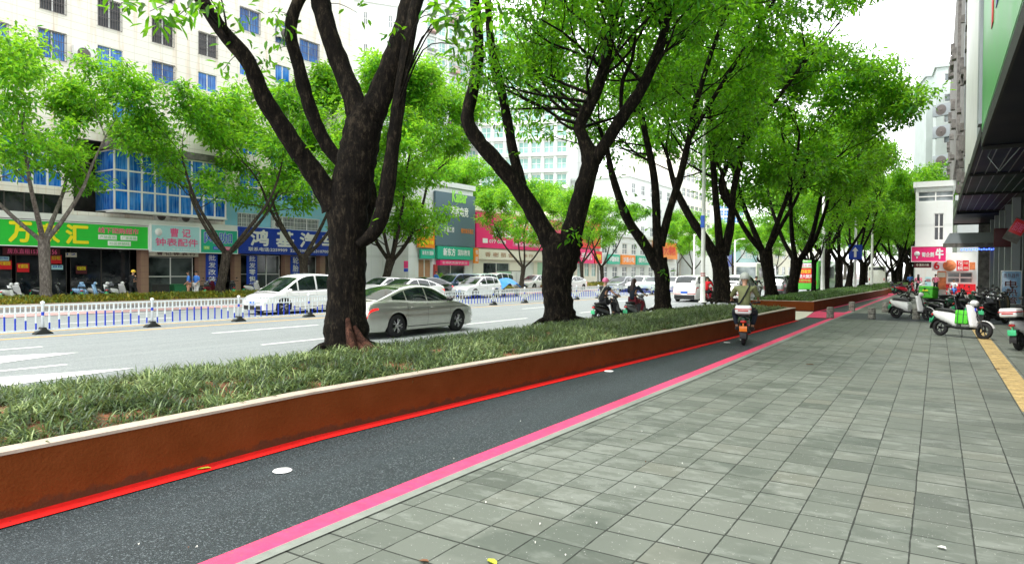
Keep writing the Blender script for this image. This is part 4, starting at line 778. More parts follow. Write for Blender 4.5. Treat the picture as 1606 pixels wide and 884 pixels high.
    if roofrack:
        rk = MB()
        for s_ in (1, -1): rk.tube([(-1.3, s_ * .56, roof(-1.3) + .02), (-1.2, s_ * .58, roof(-1.2) + .07), (.0, s_ * .58, roof(0) + .07), (.1, s_ * .56, roof(.1) + .02)], .018, 6)
        rk.build('roof_rail', 'chrome', t)
    return t
def onx(px, py, x0):   # point on the road where the view ray of column px crosses the street-parallel line x0
    d_ = ray(px, py); kx = x0 / (d_.x - SK * d_.y); return d_.x * kx, d_.y * kx
NORTH = LR      # heading away from the camera along the street
SOUTH = LR + PI
a = G(628, 531, -.12); b_ = G(718, 524, -.12)
x, y = -13.92, 15.65; make_car('silver-grey saloon with lit red tail light, driving between the first two planter trees', 'sedan', 'paint_silver', x + .0, y + .35, NORTH, 'saloon_car', glass='glass_car')
x, y = onx(470, 490, -25.4); make_car('white people carrier behind the white railing, coming towards the camera', 'mpv', 'paint_white', x, y, SOUTH, 'people_carrier')
x, y = onx(640, 462, -26.5); make_car('white saloon behind the railing, seen over the roof of the silver saloon', 'sedan', 'paint_white', x, y, SOUTH, 'saloon_car')
x, y = onx(604, 452, -31.5); make_car('white saloon with dark windows left of the leaning far tree', 'sedan', 'paint_white', x, y, SOUTH, 'saloon_car')
x, y = onx(664, 452, -31); make_car('black saloon beyond the railing, left of the navy estate', 'sedan', 'paint_black', x, y, SOUTH, 'saloon_car')
x, y = onx(712, 450, -32.5); make_car('navy blue sport utility car with a grey roof beyond the railing', 'suv', 'paint_navy', x, y, SOUTH, 'utility_car')
x, y = onx(748, 457, -29.5); make_car('white hatchback beyond the railing, between the navy car and the blue tarpaulin', 'hatch', 'paint_white', x, y, SOUTH, 'hatchback')
x, y = onx(748, 445, -35); make_car('pale silver utility car parked behind the white hatchback', 'suv', 'paint_mint', x, y, SOUTH, 'utility_car')
x, y = onx(775, 443, -38); make_car('white van-like car parked before the cream shopfront', 'mpv', 'paint_white', x, y, SOUTH, 'people_carrier')
x, y = onx(838, 441, -38.5); make_car('white car parked behind the tree before the magenta billboard', 'hatch', 'paint_white', x, y, SOUTH, 'hatchback')
x, y = onx(893, 442, -33); make_car('white saloon parked beyond the railing, right of the second planter tree', 'sedan', 'paint_white', x, y, SOUTH, 'saloon_car')
x, y = onx(975, 447, -28); make_car('dark saloon beyond the railing, above the pink-helmeted rider', 'sedan', 'paint_grey', x, y, SOUTH, 'saloon_car')
x, y = onx(1003, 446, -26.5); make_car('white car beyond the railing, above the long-haired rider', 'hatch', 'paint_white', x, y, SOUTH, 'hatchback')
x, y = onx(1028, 446, -25); make_car('pale green saloon beyond the railing left of the third planter tree', 'sedan', 'paint_mint', x, y, SOUTH, 'saloon_car')
x, y = onx(1092, 474, -15.2); make_car('white sport utility car seen from behind, left of the lamp post', 'suv', 'paint_white', x, y, NORTH, 'utility_car')
x, y = onx(1122, 464, -16.2); make_car('white saloon driving just ahead of the white utility car', 'sedan', 'paint_white', x, y + 2, NORTH, 'saloon_car')
x, y = onx(1158, 470, -12.6); make_car('tall white van right of the fourth planter tree', 'mpv', 'paint_white', x, y, NORTH, 'van', 'van')
x, y = onx(1224, 462, -13.0); make_car('dark grey car seen from behind between two trunks, before the green bus', 'suv', 'paint_grey', x, y, NORTH, 'utility_car')
x, y = onx(1056, 446, -24); make_car('white car beyond the railing just right of the third trunk', 'sedan', 'paint_white', x, y, SOUTH, 'saloon_car')
# tarpaulin covered tricycle
x, y = onx(792, 462, -29.5); t = thing('covered_tricycle', 'cargo tricycle under a bright blue tarpaulin beyond the railing', 'tricycle', (x, y, -.12), SOUTH)
mb = MB(); rr = random.Random(4)
mb.grid(lambda u, v: (-1.2 + 2.6 * u + .06 * math.sin(v * 9), (v - .5) * (1.5 - .35 * math.sin(PI * v) * 0) * (1 if 0 < u < 1 else 1.02), max(.42, (.5 + .85 * math.sin(PI * min(1, max(0, u * .93 + .06))) ** .5 * math.sin(PI * (.08 + .84 * v)) ** .45) + .07 * math.sin(u * 14 + v * 5))), list(np.linspace(0, 1, 18)), list(np.linspace(0, 1, 12)))
mb.build('tarpaulin', 'tarp_blue', t); fr = MB(); fr.box(-1.1, 1.0, -.6, .6, .35, .5); fr.tube([(1.0, 0, .45), (1.45, 0, .3)], .04, 6); fr.build('frame', 'iron', t)
for wx_, wy_ in ((-.7, .62), (-.7, -.62), (1.45, 0)): wheel('wheel', t, wx_, wy_, .28, 1 if wy_ >= 0 else -1, w=.1)

# ---------------------------------------------------------------- buses
def bus(label, x, y, hd, L, W, Hh, body, low, ad=None):
    t = thing('city_bus', label, 'bus', (x, y, -.12), hd); h = W / 2
    mb = MB(); mb.rbox(-L / 2, L / 2, -h, h, .30, Hh, .10, 0); mb.build('body', body, t)
    g = MB()
    for s_ in (1, -1):
        for i in range(6): g.box(-L / 2 + .7 + i * (L - 1.6) / 6, -L / 2 + .7 + (i + .9) * (L - 1.6) / 6, s_ * h - .012, s_ * h + .012, 1.35, Hh - .55)
    g.build('side_window', 'glass_dark', t)
    g = MB(); g.rbox(-L / 2 - .015, -L / 2 + .02, -h + .15, h - .15, Hh - .62, Hh - .2, .01); g.build('rear_window', 'glass_dark', t)
    g = MB(); g.rbox(L / 2 - .02, L / 2 + .015, -h + .12, h - .12, 1.2, Hh - .45, .01); g.build('windshield', 'glass_grey', t)
    for s_ in (1, -1):
        g = MB(); g.rbox(-L / 2 - .02, -L / 2 + .02, s_ * (h - .2) - .06, s_ * (h - .2) + .06, .75, 1.15, .01); g.build('taillight', 'lamp_red', t)
    if ad:
        p = MB(); p.rbox(-L / 2 - .03, -L / 2, -h + .32, h - .32, .95, 2.35, .01, 0); p.build('advert_panel', 'sign_red', t)
        p = MB(); p.rbox(-L / 2 - .03, -L / 2, -h + .32, h - .32, 2.42, 2.82, .01, 0); p.build('advert_panel', 'sign_white', t)
        hld = bpy.data.objects.new('rear_lettering', None); COL.objects.link(hld); hld.parent = t; hld.location = (-L / 2 - .032, 0, 0); hld.rotation_euler = (0, 0, -PI / 2)
        text(hld, '热烈祝贺', -.6, .6, 1.85, 2.2, -.005, 'sign_yellow'); text(hld, '优惠大酬宾', -.75, .75, 1.4, 1.75, -.005, 'sign_white', .03); text(hld, '欢迎光临', -.6, .6, 1.05, 1.3, -.005, 'sign_lime'); text(hld, '公交巴士 777', -.75, .75, 2.48, 2.76, -.005, 'sign_magenta')
    for xc in (-L / 2 + 2.2, L / 2 - 2):
        for s_ in (1, -1): wheel('wheel', t, xc, s_ * (h - .15), .46, s_, w=.28)
    return t
x, y = onx(1269, 463, -13.2); bus('bright green bus seen from behind with a red and white advert on its tail', x, y + 3, NORTH, 10, 2.5, 3.1, 'paint_green', 'sign_red', ad=True)
x, y = onx(1186, 455, -21); bus('white bus with large windows coming down the road behind the white van', x, y, SOUTH, 9, 2.4, 3.0, 'paint_cream', 'sign_white')
x, y = onx(1380, 440, -12); bus('small pale cream bus far away between the last trunks', x, y, NORTH, 9, 2.4, 3.0, 'paint_cream', 'sign_white')
# ---------------------------------------------------------------- skinned figures
def skin(name, nodes_, edges, m, parent, root=0, sub=1):
    me = bpy.data.meshes.new(name); me.from_pydata([n[:3] for n in nodes_], edges, []); bm = bmesh.new(); bm.from_mesh(me); ly = bm.verts.layers.skin.verify()
    bm.verts.ensure_lookup_table()
    for i, v in enumerate(bm.verts):
        r_ = nodes_[i][3]; ry = nodes_[i][4] if len(nodes_[i]) > 4 else r_; v[ly].radius = (r_, ry); v[ly].use_root = (i == root)
    bm.to_mesh(me); bm.free(); o = bpy.data.objects.new(name, me); COL.objects.link(o)
    s = o.modifiers.new('s', 'SKIN'); s.use_smooth_shade = True; s.branch_smoothing = .3; u = o.modifiers.new('u', 'SUBSURF'); u.levels = sub; u.render_levels = sub
    dg = bpy.context.evaluated_depsgraph_get(); me2 = bpy.data.meshes.new_from_object(o.evaluated_get(dg)); bpy.data.objects.remove(o); bpy.data.meshes.remove(me)
    me2.materials.clear(); me2.materials.append(MT[m]); me2.name = name
    for p in me2.polygons: p.use_smooth = True
    o = bpy.data.objects.new(name, me2); COL.objects.link(o); o.parent = parent; return o
def V3(*a): return Vector(a)
POSES = dict(
  ride=dict(pel=(0, 0, .80), wa=(-.02, 0, .98), ch=(.02, 0, 1.2), nk=(.05, 0, 1.37), hd=(.09, 0, 1.53), sh=(.03, .185, 1.32), el=(.20, .30, 1.10), ha=(.43, .30, 1.02), hp=(.03, .10, .80), kn=(.38, .25, .72), an=(.32, .17, .36), to=(.48, .19, .30)),
  stand=dict(pel=(0, 0, .93), wa=(0, 0, 1.08), ch=(.01, 0, 1.28), nk=(.0, 0, 1.47), hd=(.03, 0, 1.62), sh=(0, .18, 1.42), el=(.02, .24, 1.14), ha=(.18, .20, .98), hp=(0, .09, .91), kn=(.03, .10, .49), an=(-.02, .10, .09), to=(.13, .11, .03)),
  walk=dict(pel=(0, 0, .92), wa=(.01, 0, 1.08), ch=(.03, 0, 1.28), nk=(.03, 0, 1.46), hd=(.07, 0, 1.61), sh=(.02, .18, 1.41), el=(.02, .24, 1.13), ha=(.24, .18, 1.10), hp=(0, .09, .90), kn=(.10, .10, .49), an=(.02, .10, .09), to=(.17, .11, .03)),
  sit=dict(pel=(0, 0, .50), wa=(-.02, 0, .68), ch=(0, 0, .9), nk=(.03, 0, 1.08), hd=(.06, 0, 1.24), sh=(.01, .185, 1.02), el=(.1, .25, .78), ha=(.3, .18, .66), hp=(.05, .10, .5), kn=(.45, .15, .5), an=(.42, .14, .09), to=(.56, .15, .04)))
def person(label, loc, rz, pose='stand', shirt='cloth_white', pants='cloth_navy', hair='hair', hat=None, long=False, sleeves=True, scale=1.0, group=None, swing=0, strapm=None, turn=0, belly=1.0):
    p = POSES[pose]; t = thing('person', label, 'person', loc, rz, group); t.scale = (scale,) * 3
    def S(k, s): x, y, z = p[k]; return V3(x, y * s, z)
    N = []; E = []
    def add(v, r_, par=None, ry=None): N.append((v[0], v[1], v[2], r_, ry or r_)); i = len(N) - 1; (E.append((par, i)) if par is not None else None); return i
    hd = V3(*p['hd']); nk = V3(*p['nk'])
    i0 = add(p['pel'], .115); i1 = add(p['wa'], .105, i0); i2 = add(p['ch'], .12, i1); i3 = add(nk - V3(0, 0, .04), .06, i2); i4 = add(nk + V3(.01, 0, .04), .05, i3); i5 = add(hd - V3(0, 0, .04), .075, i4); i6 = add(hd + V3(0, 0, .04), .08, i5); add(hd + V3(0, 0, .075), .055, i6)
    hands = []
    for s in (1, -1):
        a = add(S('sh', s), .055, i2); sw = V3(swing * s * .25, 0, 0); el = S('el', s) + sw * .5; ha = S('ha', s) + sw
        e = add(el, .040, a); dv = (ha - el).normalized(); w_ = add(ha - dv * .02, .026, e); h_ = add(ha + dv * .05, .034, w_, .02); ax = V3(0, 0, 1).cross(dv).normalized()
        for q in range(4):
            o_ = ax * (.030 - .02 * q) ; L_ = (.058, .068, .064, .05)[q]; f0 = ha + dv * .075 + o_; k1 = add(f0 + dv * L_ * .45 - V3(0, 0, .008), .009, h_); add(f0 + dv * L_ * .8 - V3(0, 0, .032), .008, k1)
        tb = add(ha + dv * .035 - ax * s * -.036 - V3(0, 0, .01), .010, h_); add(ha + dv * .065 + ax * s * .045 - V3(0, 0, .025), .009, tb)
        l0 = add(S('hp', s), .085, i0); sk = V3(-swing * s * .22, 0, 0); l1 = add(S('kn', s) + sk * .5, .058, l0); l2 = add(S('an', s) + sk, .038, l1); add(S('to', s) + sk, .032, l2)
    skin('body', N, E, 'skin', t)
    # face: nose, eyes, ears as small features, then hair or helmet
    f = MB(); f.ell(hd + V3(.088, 0, -.015), (.02, .014, .022)); f.ell(hd + V3(.0, .083, -.01), (.02, .012, .03)); f.ell(hd + V3(.0, -.083, -.01), (.02, .012, .03)); f.ell(hd + V3(.078, 0, -.055), (.012, .026, .007)); f.build('face', 'skin', t)
    e = MB(); e.ell(hd + V3(.08, .03, .01), (.01, .013, .007), n=8, m=6); e.ell(hd + V3(.08, -.03, .01), (.01, .013, .007), n=8, m=6); e.build('eye', 'hair', t)
    if hat and hat.startswith('helmet'):
        h_ = MB(); rings = []
        h_.grid(lambda u, v: tuple(hd + V3(-.005 + (.128 + .0) * math.sin(u) * math.cos(v), .115 * math.sin(u) * math.sin(v), .03 + .125 * math.cos(u))), list(np.linspace(.001, 1.85, 9)), list(np.linspace(0, 2 * PI, 17))); h_.box(0, 0, 0, 0, 0, 0) if False else None
        h_.build('helmet', hat, t)
        b_ = MB(); b_.tube([tuple(hd + V3(.118 * math.cos(a_), .112 * math.sin(a_), .0)) for a_ in np.linspace(0, 2 * PI, 17)], .012, 5, cap=False); b_.prism([(hd.x + .08, hd.z + .03), (hd.x + .19, hd.z + .02), (hd.x + .19, hd.z + .028), (hd.x + .08, hd.z + .05)], -.08, .08); b_.build('helmet_rim', hat, t)
    else:
        h_ = MB(); h_.grid(lambda u, v: tuple(hd + V3(-.02 + .098 * math.sin(u) * math.cos(v), .092 * math.sin(u) * math.sin(v), .02 + .105 * math.cos(u))), list(np.linspace(.001, 1.7, 8)), list(np.linspace(0, 2 * PI, 15))); h_.build('hair', hair, t)
    if long:
        h_ = MB(); h_.tube([hd + V3(-.03, 0, .06), hd + V3(-.08, 0, -.05), hd + V3(-.12, .01, -.22), hd + V3(-.13, 0, -.40), hd + V3(-.11, 0, -.50)], [.07, .085, .10, .085, .03], 10, wob=.08); h_.build('long_hair', hair, t)
    # shirt
    N = []; E = []; i0 = add(V3(*p['pel']) + V3(0, 0, .0), .135 * belly, None, .16); i1 = add(p['wa'], .128 * belly, i0, .150 * belly); i2 = add(p['ch'], .14, i1, .175); i2 = add(V3(*p['ch']) * .35 + (nk - V3(.02, 0, .07)) * .65, .115, i2, .14); i3 = add(nk - V3(0, 0, .015), .066, i2)
    for s in (1, -1):
        a = add(S('sh', s), .083, i2); el = S('el', s) + V3(swing * s * .12, 0, 0); sh = S('sh', s); ee = add(sh + (el - sh) * .5, .062, a)
        if sleeves: add(sh + (el - sh) * 1.05, .060, ee)
    skin('shirt', N, E, shirt, t)
    N = []; E = []; i0 = add(V3(*p['pel']) + V3(0, 0, -.01), .132, None, .15)
    for s in (1, -1):
        sk = V3(-swing * s * .22, 0, 0); l0 = add(S('hp', s), .10, i0); kk = S('kn', s) + sk * .5; aa = S('an', s) + sk; l1 = add(kk, .076, l0); l2 = add(kk + (aa - kk) * .9, .058, l1)
    skin('trousers', N, E, pants, t)
    for s in (1, -1):
        sk = V3(-swing * s * .22, 0, 0); a_ = S('an', s) + sk; o_ = S('to', s) + sk; h_ = MB(); h_.tube([a_ + V3(-.06, 0, -.035), a_ + V3(0, 0, -.02), o_ + V3(-.02, 0, .01), o_ + V3(.08, 0, 0)], [.04, .047, .044, .026], 8); h_.build('shoe', 'shoe', t)
    if strapm:
        h_ = MB(); c_ = V3(*p['ch']); w_ = V3(*p['wa']); 
        h_.tube([c_ + V3(.02, -.12, .20), c_ + V3(-.13, -.10, .12), c_ + V3(-.175, -.02, -.05), w_ + V3(-.165, .08, .0), w_ + V3(-.10, .17, -.12)], .018, 6); h_.build('bag_strap', strapm, t)
    return t

# ---------------------------------------------------------------- scooters
def scooter(label, loc, rz, paint='paint_white', name='scooter', box=None, lean=R(0), group=None, bag=False, logo=False, plate='plate_green', seatm='seat_black', steer=0, stand=True, rimm='rim_dark', cat='scooter'):
    t = thing(name, label, cat, loc, rz, group); t.rotation_euler = (lean, 0, rz)
    WB = .63
    def wh(nm, x, par):
        e = bpy.data.objects.new(nm, None); COL.objects.link(e); e.parent = par; e.location = (x, 0, .235); e.empty_display_size = .1
        m = MB(); m.lathe([(.14, -.045), (.19, -.05), (.222, -.035), (.235, 0), (.222, .035), (.19, .05), (.14, .045)], n=24, axis='y'); m.build('tyre', 'tyre', e)
        m = MB(); m.lathe([(.15, -.04), (.145, .0), (.15, .04)], n=20, axis='y'); m.lathe([(.035, -.05), (.035, .05)], n=10, axis='y')
        for k in range(5): a = 2 * PI * k / 5; m.tube([(0, 0, 0), (.15 * math.cos(a), 0, .15 * math.sin(a))], .016, 5)
        m.build('rim', rimm, e); return e
    wh('rear_wheel', -WB, t); wh('front_wheel', WB, t)
    def shell(nm, secs, m, nseg=14, pw_=2.6):   # loft of superellipse sections (x, y half width, z centre, z half height, tilt)
        mb = MB(); us = list(range(len(secs)))
        def f(u, v):
            x, hw, zc, hh = secs[u][:4]; a = v; c_, s_ = math.cos(a), math.sin(a); yy = hw * math.copysign(abs(c_) ** (2 / pw_), c_); zz = hh * math.copysign(abs(s_) ** (2 / pw_), s_); tl = secs[u][4] if len(secs[u]) > 4 else 0
            return (x + zz * tl, yy, zc + zz)
        mb.grid(f, us, [2 * PI * k / nseg for k in range(nseg + 1)]); n0 = nseg + 1
        mb.add([f(0, 2 * PI * k / nseg) for k in range(nseg)], [tuple(range(nseg))]); mb.add([f(us[-1], 2 * PI * k / nseg) for k in range(nseg)], [tuple(range(nseg))]); return mb.build(nm, m, t, fix='w')
    shell('rear_body', [(-.90, .03, .66, .03), (-.84, .08, .64, .07), (-.70, .135, .60, .13), (-.50, .15, .56, .16), (-.32, .145, .52, .18), (-.18, .13, .47, .20), (-.10, .11, .42, .16)], paint)
    shell('seat', [(-.80, .06, .745, .03), (-.68, .13, .75, .045), (-.45, .145, .745, .05), (-.25, .135, .735, .045), (-.12, .10, .715, .035), (-.07, .04, .70, .02)], seatm)
    shell('footboard', [(-.40, .12, .30, .045), (-.1, .155, .27, .04), (.18, .155, .27, .04), (.33, .13, .31, .06), (.38, .09, .36, .05)], 'trim_black')
    # front shield: curved plate tilted back
    m = MB()
    def fs(u, v, o=0):
        z = .30 + .62 * u; x = .44 - .17 * u + .02 * math.sin(PI * u); w_ = .15 + .055 * math.sin(PI * (.2 + .75 * u)); return (x - .09 * abs(v) ** 2.2 + o, w_ * v, z)
    us = list(np.linspace(0, 1, 9)); vs = list(np.linspace(-1, 1, 11))
    m.grid(lambda u, v: fs(u, v, .035), us, vs); m.grid(lambda u, v: fs(u, v, -.015), us, vs)
    for v_ in (-1, 1): m.grid(lambda u, v: fs(u, v_, -.015 + .05 * v), us, [0, 1])
    for u_ in (0, 1): m.grid(lambda u, v: fs(u_, u, -.015 + .05 * v), vs, [0, 1])
    m.build('front_shield', paint, t, fix='w')
    m = MB(); m.grid(lambda u, v: (WB + .285 * math.cos(u) * 1.0, .07 * v * (1 - .25 * abs(math.cos(u))), .235 + .285 * math.sin(u) - .02 * v * v), list(np.linspace(.35, 2.6, 12)), [-1, -.6, 0, .6, 1]); m.build('front_fender', paint, t)
    m = MB(); m.grid(lambda u, v: (-WB + .28 * math.cos(u), .075 * v, .235 + .275 * math.sin(u) - .02 * v * v), list(np.linspace(1.2, 3.3, 10)), [-1, -.5, 0, .5, 1]); m.build('rear_fender', 'trim_black', t)
    m = MB()
    for s_ in (1, -1): m.tube([(WB, s_ * .06, .235), (WB - .09, s_ * .06, .50), (.40, s_ * .03, .62)], .02, 6)
    m.tube([(.44, 0, .5), (.27, 0, .97)], .03, 8); m.build('fork', 'trim_black', t); m = MB(); m.tube([(-WB, .07, .235), (-.2, .09, .30)], .03, 6); m.build('swing_arm', 'trim_black', t)
    hb = bpy.data.objects.new('handlebar', None); COL.objects.link(hb); hb.parent = t; hb.location = (.28, 0, .98); hb.rotation_euler = (0, 0, steer)
    m = MB(); m.tube([(-.10, .33, .05), (-.02, .20, .04), (0, 0, .0), (-.02, -.20, .04), (-.10, -.33, .05)], .014, 7); m.build('bar', 'trim_black', hb)
    m = MB()
    for s_ in (1, -1): m.tube([(-.115, s_ * .36, .052), (-.035, s_ * .235, .043)], .021, 8)
    m.build('grip', 'seat_black', hb)
    m = MB(); m.ell((.03, 0, .0), (.09, .13, .085)); m.build('cowl', paint, hb)
    m = MB(); m.ell((.10, 0, -.005), (.03, .055, .05)); m.build('headlight', 'lamp_clear', hb)
    for s_ in (1, -1):
        m = MB(); m.tube([(-.02, s_ * .19, .05), (0, s_ * .25, .22)], .007, 5); m.ell((-.005, s_ * .27, .25), (.014, .06, .042)); m.build('mirror', 'trim_black', hb)
    m = MB(); m.ell((-.895, 0, .60), (.03, .075, .035)); m.build('taillight', 'lamp_red', t)
    m = MB(); m.rbox(-.93, -.915, -.09, .09, .36, .49, .004); m.tube([(-.86, 0, .56), (-.92, 0, .42)], .02, 5); m.build('licence_plate', plate, t)
    if stand:
        m = MB(); m.tube([(-.05, .08, .24), (-.13, .22, .02)], .012, 6); m.build('kickstand', 'trim_black', t)
    if box == 'top':
        m = MB(); m.rbox(-1.06, -.72, -.19, .19, .79, 1.0, .05); m.build('top_box', 'paint_white', t); m = MB(); m.rbox(-1.065, -.715, -.195, .195, .90, .925, .01); m.rbox(-1.068, -1.05, -.12, .12, .86, .89, .004); m.build('box_band', 'lamp_red', t)
        m = MB(); m.tube([(-.95, .12, .76), (-.65, .12, .72)], .012, 5); m.tube([(-.95, -.12, .76), (-.65, -.12, .72)], .012, 5); m.box(-1.0, -.75, -.12, .12, .765, .79); m.build('rack', 'trim_black', t)
    if box == 'delivery':
        m = MB(); m.rbox(-1.05, -.52, -.25, .25, .80, 1.28, .03); m.build('delivery_box', 'bag_green', t)
        m = MB(); m.rbox(-1.055, -.515, -.255, .255, 1.16, 1.19, .008); m.tube([(-.95, -.262, .95), (-.9, -.268, 1.05), (-.68, -.268, 1.05), (-.63, -.262, .95)], .012, 5); m.rbox(-.90, -.70, -.256, -.250, 1.07, 1.13, .002, 1); m.build('box_trim', ['pot_green', 'sign_yellow'], t)
    if bag:
        m = MB(); m.rbox(-.12, .25, -.17, .17, .38, .76, .03); m.build('bag', 'bag_green', t); m = MB()
        for x_ in (-.02, .14): m.tube([(x_, -.178, .4), (x_, -.18, .60), (x_, -.175, .755)], .010, 5)
        m.rbox(-.125, .255, -.175, .175, .64, .65, .004); m.build('bag_seam', 'pot_green', t)
    if logo:
        m = MB(Matrix.Translation((.372, 0, .80)) @ Matrix.Rotation(R(-16), 4, 'Y')); m.lathe([(0, .0), (.052, .0), (.052, -.02)], n=20, axis='x', mi=0); m.lathe([(0, .004), (.03, .004)], n=20, axis='x', mi=1); m.lathe([(0, .008), (.016, .008)], n=16, axis='x', mi=2); m.build('badge', ['logo_blue', 'sign_white', 'sign_red'], t)
    return t
gp = 'scooters parked under the arcade'
def ang(p, q): return math.atan2(q.y - p.y, q.x - p.x)
def place2(r_, f_, z=0): a_ = G(*r_, z); b__ = G(*f_, z); c_ = (a_ + b__) / 2; return (c_.x, c_.y, z), ang(a_, b__)
l, h_ = place2((1484, 527), (1531, 531)); scooter('white scooter with a bright green footboard bag and a round blue badge, parked alone', l, h_ - .12, 'paint_white', bag=True, logo=True, lean=R(-6), box=None, group=gp, steer=-.3)
scooter('white-tailed scooter cut by the right edge of the photo, with a green number plate', (1.95, 20.3, 0), R(62), 'paint_white', box='top', lean=R(-5), group=gp, plate='plate_green')
l, h_ = place2((1407, 499), (1452, 502)); s3 = scooter('white scooter with a black seat parked leftmost, beside the stone bollards', l, h_, 'paint_white', lean=R(-6), group=gp)
l, h_ = place2((1470, 500), (1505, 502)); scooter('scooter carrying a big bright green delivery box', l, h_, 'paint_black', box='delivery', lean=R(-6), group=gp)
lots = [(1434, 497, 'paint_white', 'white scooter half hidden behind the leftmost parked one'), (1530, 500, 'paint_black', 'black scooter right of the green delivery box'), (1546, 503, 'paint_grey', 'dark grey scooter behind the nearest white one'), (1561, 508, 'paint_black', 'black scooter closest to the blue upright sign'),
        (1515, 494, 'paint_darkgreen', 'dark green scooter in the middle of the parked cluster'), (1498, 488, 'paint_black', 'black scooter behind the green delivery box'), (1540, 490, 'paint_black', 'black scooter at the back under the arcade'), (1572, 497, 'paint_black', 'black scooter under the blue upright sign'), (1478, 484, 'paint_white', 'white scooter in the back row of the parked cluster'), (1556, 485, 'paint_grey', 'grey scooter farthest back under the arcade')]
for i, (px, py, pm, lb) in enumerate(lots):
    g = G(px, py); rz = R([12, 35, 48, 60, 30, 20, 50, 75, 8, 40][i])
    if i < 1 or pm != 'paint_white': dup(s3, (g.x, g.y, 0), rz, lb, gp, mats={'paint_white': pm, 'lamp_clear': 'lamp_clear'})
    else: dup(s3, (g.x, g.y, 0), rz, lb, gp)
for i, (px, py, pm, lb) in enumerate([(1424, 463, 'paint_redcar', 'dark red scooter parked far up the pavement'), (1410, 461, 'paint_black', 'black scooter parked far up the pavement at the end of the planter'), (1445, 468, 'paint_white', 'white scooter parked far up the pavement before the people'), (1402, 459, 'paint_grey', 'grey scooter farthest up the pavement'), (1436, 474, 'paint_black', 'black scooter standing behind the pink-dressed person')]):
    g = G(px, py); dup(s3, (g.x, g.y, 0), R(20 + 40 * i), lb, 'scooters parked far up the pavement', mats={'paint_white': pm})
# far side scooters
def farpt(px, x0, z): d_ = ray(px, 450); kx = x0 / (d_.x - SK * d_.y); return (d_.x * kx, d_.y * kx, z)
for i, (px, pm, lb) in enumerate([(6, 'paint_white', 'white scooter before the empty shop, at the left edge of the photo'), (20, 'paint_white', 'second white scooter from the left edge, before the empty shop'), (80, 'paint_black', 'black scooter right of the pale tree trunk'), (128, 'paint_lightblue', 'pale blue scooter before the dark shop window'), (140, 'paint_lightblue', 'blue and white scooter before the dark shop window'),
        (160, 'paint_white', 'white scooter left of the yellow-helmeted person'), (172, 'paint_grey', 'grey scooter left of the yellow-helmeted person'), (186, 'paint_white', 'white scooter right beside the yellow-helmeted person'), (320, 'paint_grey', 'dark scooter before the dark workshop opening'), (330, 'cloth_maroon', 'scooter with a maroon body behind the twisted tree'), (365, 'paint_black', 'black scooter right of the twisted tree'), (398, 'paint_white', 'white scooter before the blue shop, left of the white van')]):
    dup(s3, farpt(px, -40.6, .02), [.9, 2.2, 1.2, 2.7, .7, .5, 2.5, 2.0, 1.9, 2.2, 2.6, 1.75][i], lb, 'scooters parked before the shops across the road', mats={'paint_white': pm})
# riders
g = G(1166, 541); hd = R(101)
scooter('dark green scooter with a white top box, ridden along the bike lane', (g.x + .63 * math.cos(hd), g.y + .63 * math.sin(hd), 0), hd, 'paint_darkgreen', box='top', plate='lamp_orange', stand=False, name='scooter')
person('rider in olive shirt and grey helmet with black shoulder strap on the bike lane', (g.x + .30 * math.cos(hd), g.y + .30 * math.sin(hd), .02), hd, 'ride', 'shirt_olive', 'cloth_navy', hat='helmet_grey', strapm='cloth_black', belly=1.2, scale=1.06)
for (px, py, lb, sl, kw, pm) in [(956, 506, 'rider in black with a pink helmet and a pale shoulder strap on the road', 'dark scooter ridden by the pink-helmeted person', dict(shirt='cloth_black', pants='cloth_black', hat='helmet_pink', strapm='strap', sleeves=False), 'paint_black'),
        (999, 504, 'rider with long dark hair and a dark top on the road', 'grey scooter ridden by the long-haired person', dict(shirt='cloth_navy', pants='cloth_maroon', hair='hair_brown', long=True), 'paint_grey')]:
    q = G(px, py, -.12); hh = LR - R(16 if px < 980 else 5)
    dup(s3, (q.x, q.y, -.12), hh, sl, 'scooters ridden on the road', mats={'paint_white': pm}).rotation_euler = (0, 0, hh)
    person(lb, (q.x - .32 * math.cos(hh), q.y - .32 * math.sin(hh), -.10), hh, 'ride', **kw)
for (px, py, lb, sl, sh, pm, hp) in [(1111, 478, 'rider in a bright red shirt right behind the lamp post', 'red scooter half hidden by the lamp post', 'cloth_red', 'paint_redcar', None), (1187, 470, 'rider with a red and white back on a motorbike behind the bike-lane rider', 'black motorbike seen beyond the bike-lane rider', 'cloth_black', 'paint_black', 'helmet_pink')]:
    q = G(px, py, -.12); dup(s3, (q.x, q.y, -.12), LR, sl, 'scooters ridden on the road', mats={'paint_white': pm}).rotation_euler = (0, 0, LR); person(lb, (q.x, q.y - .32, -.10), LR, 'ride', sh, 'cloth_black')
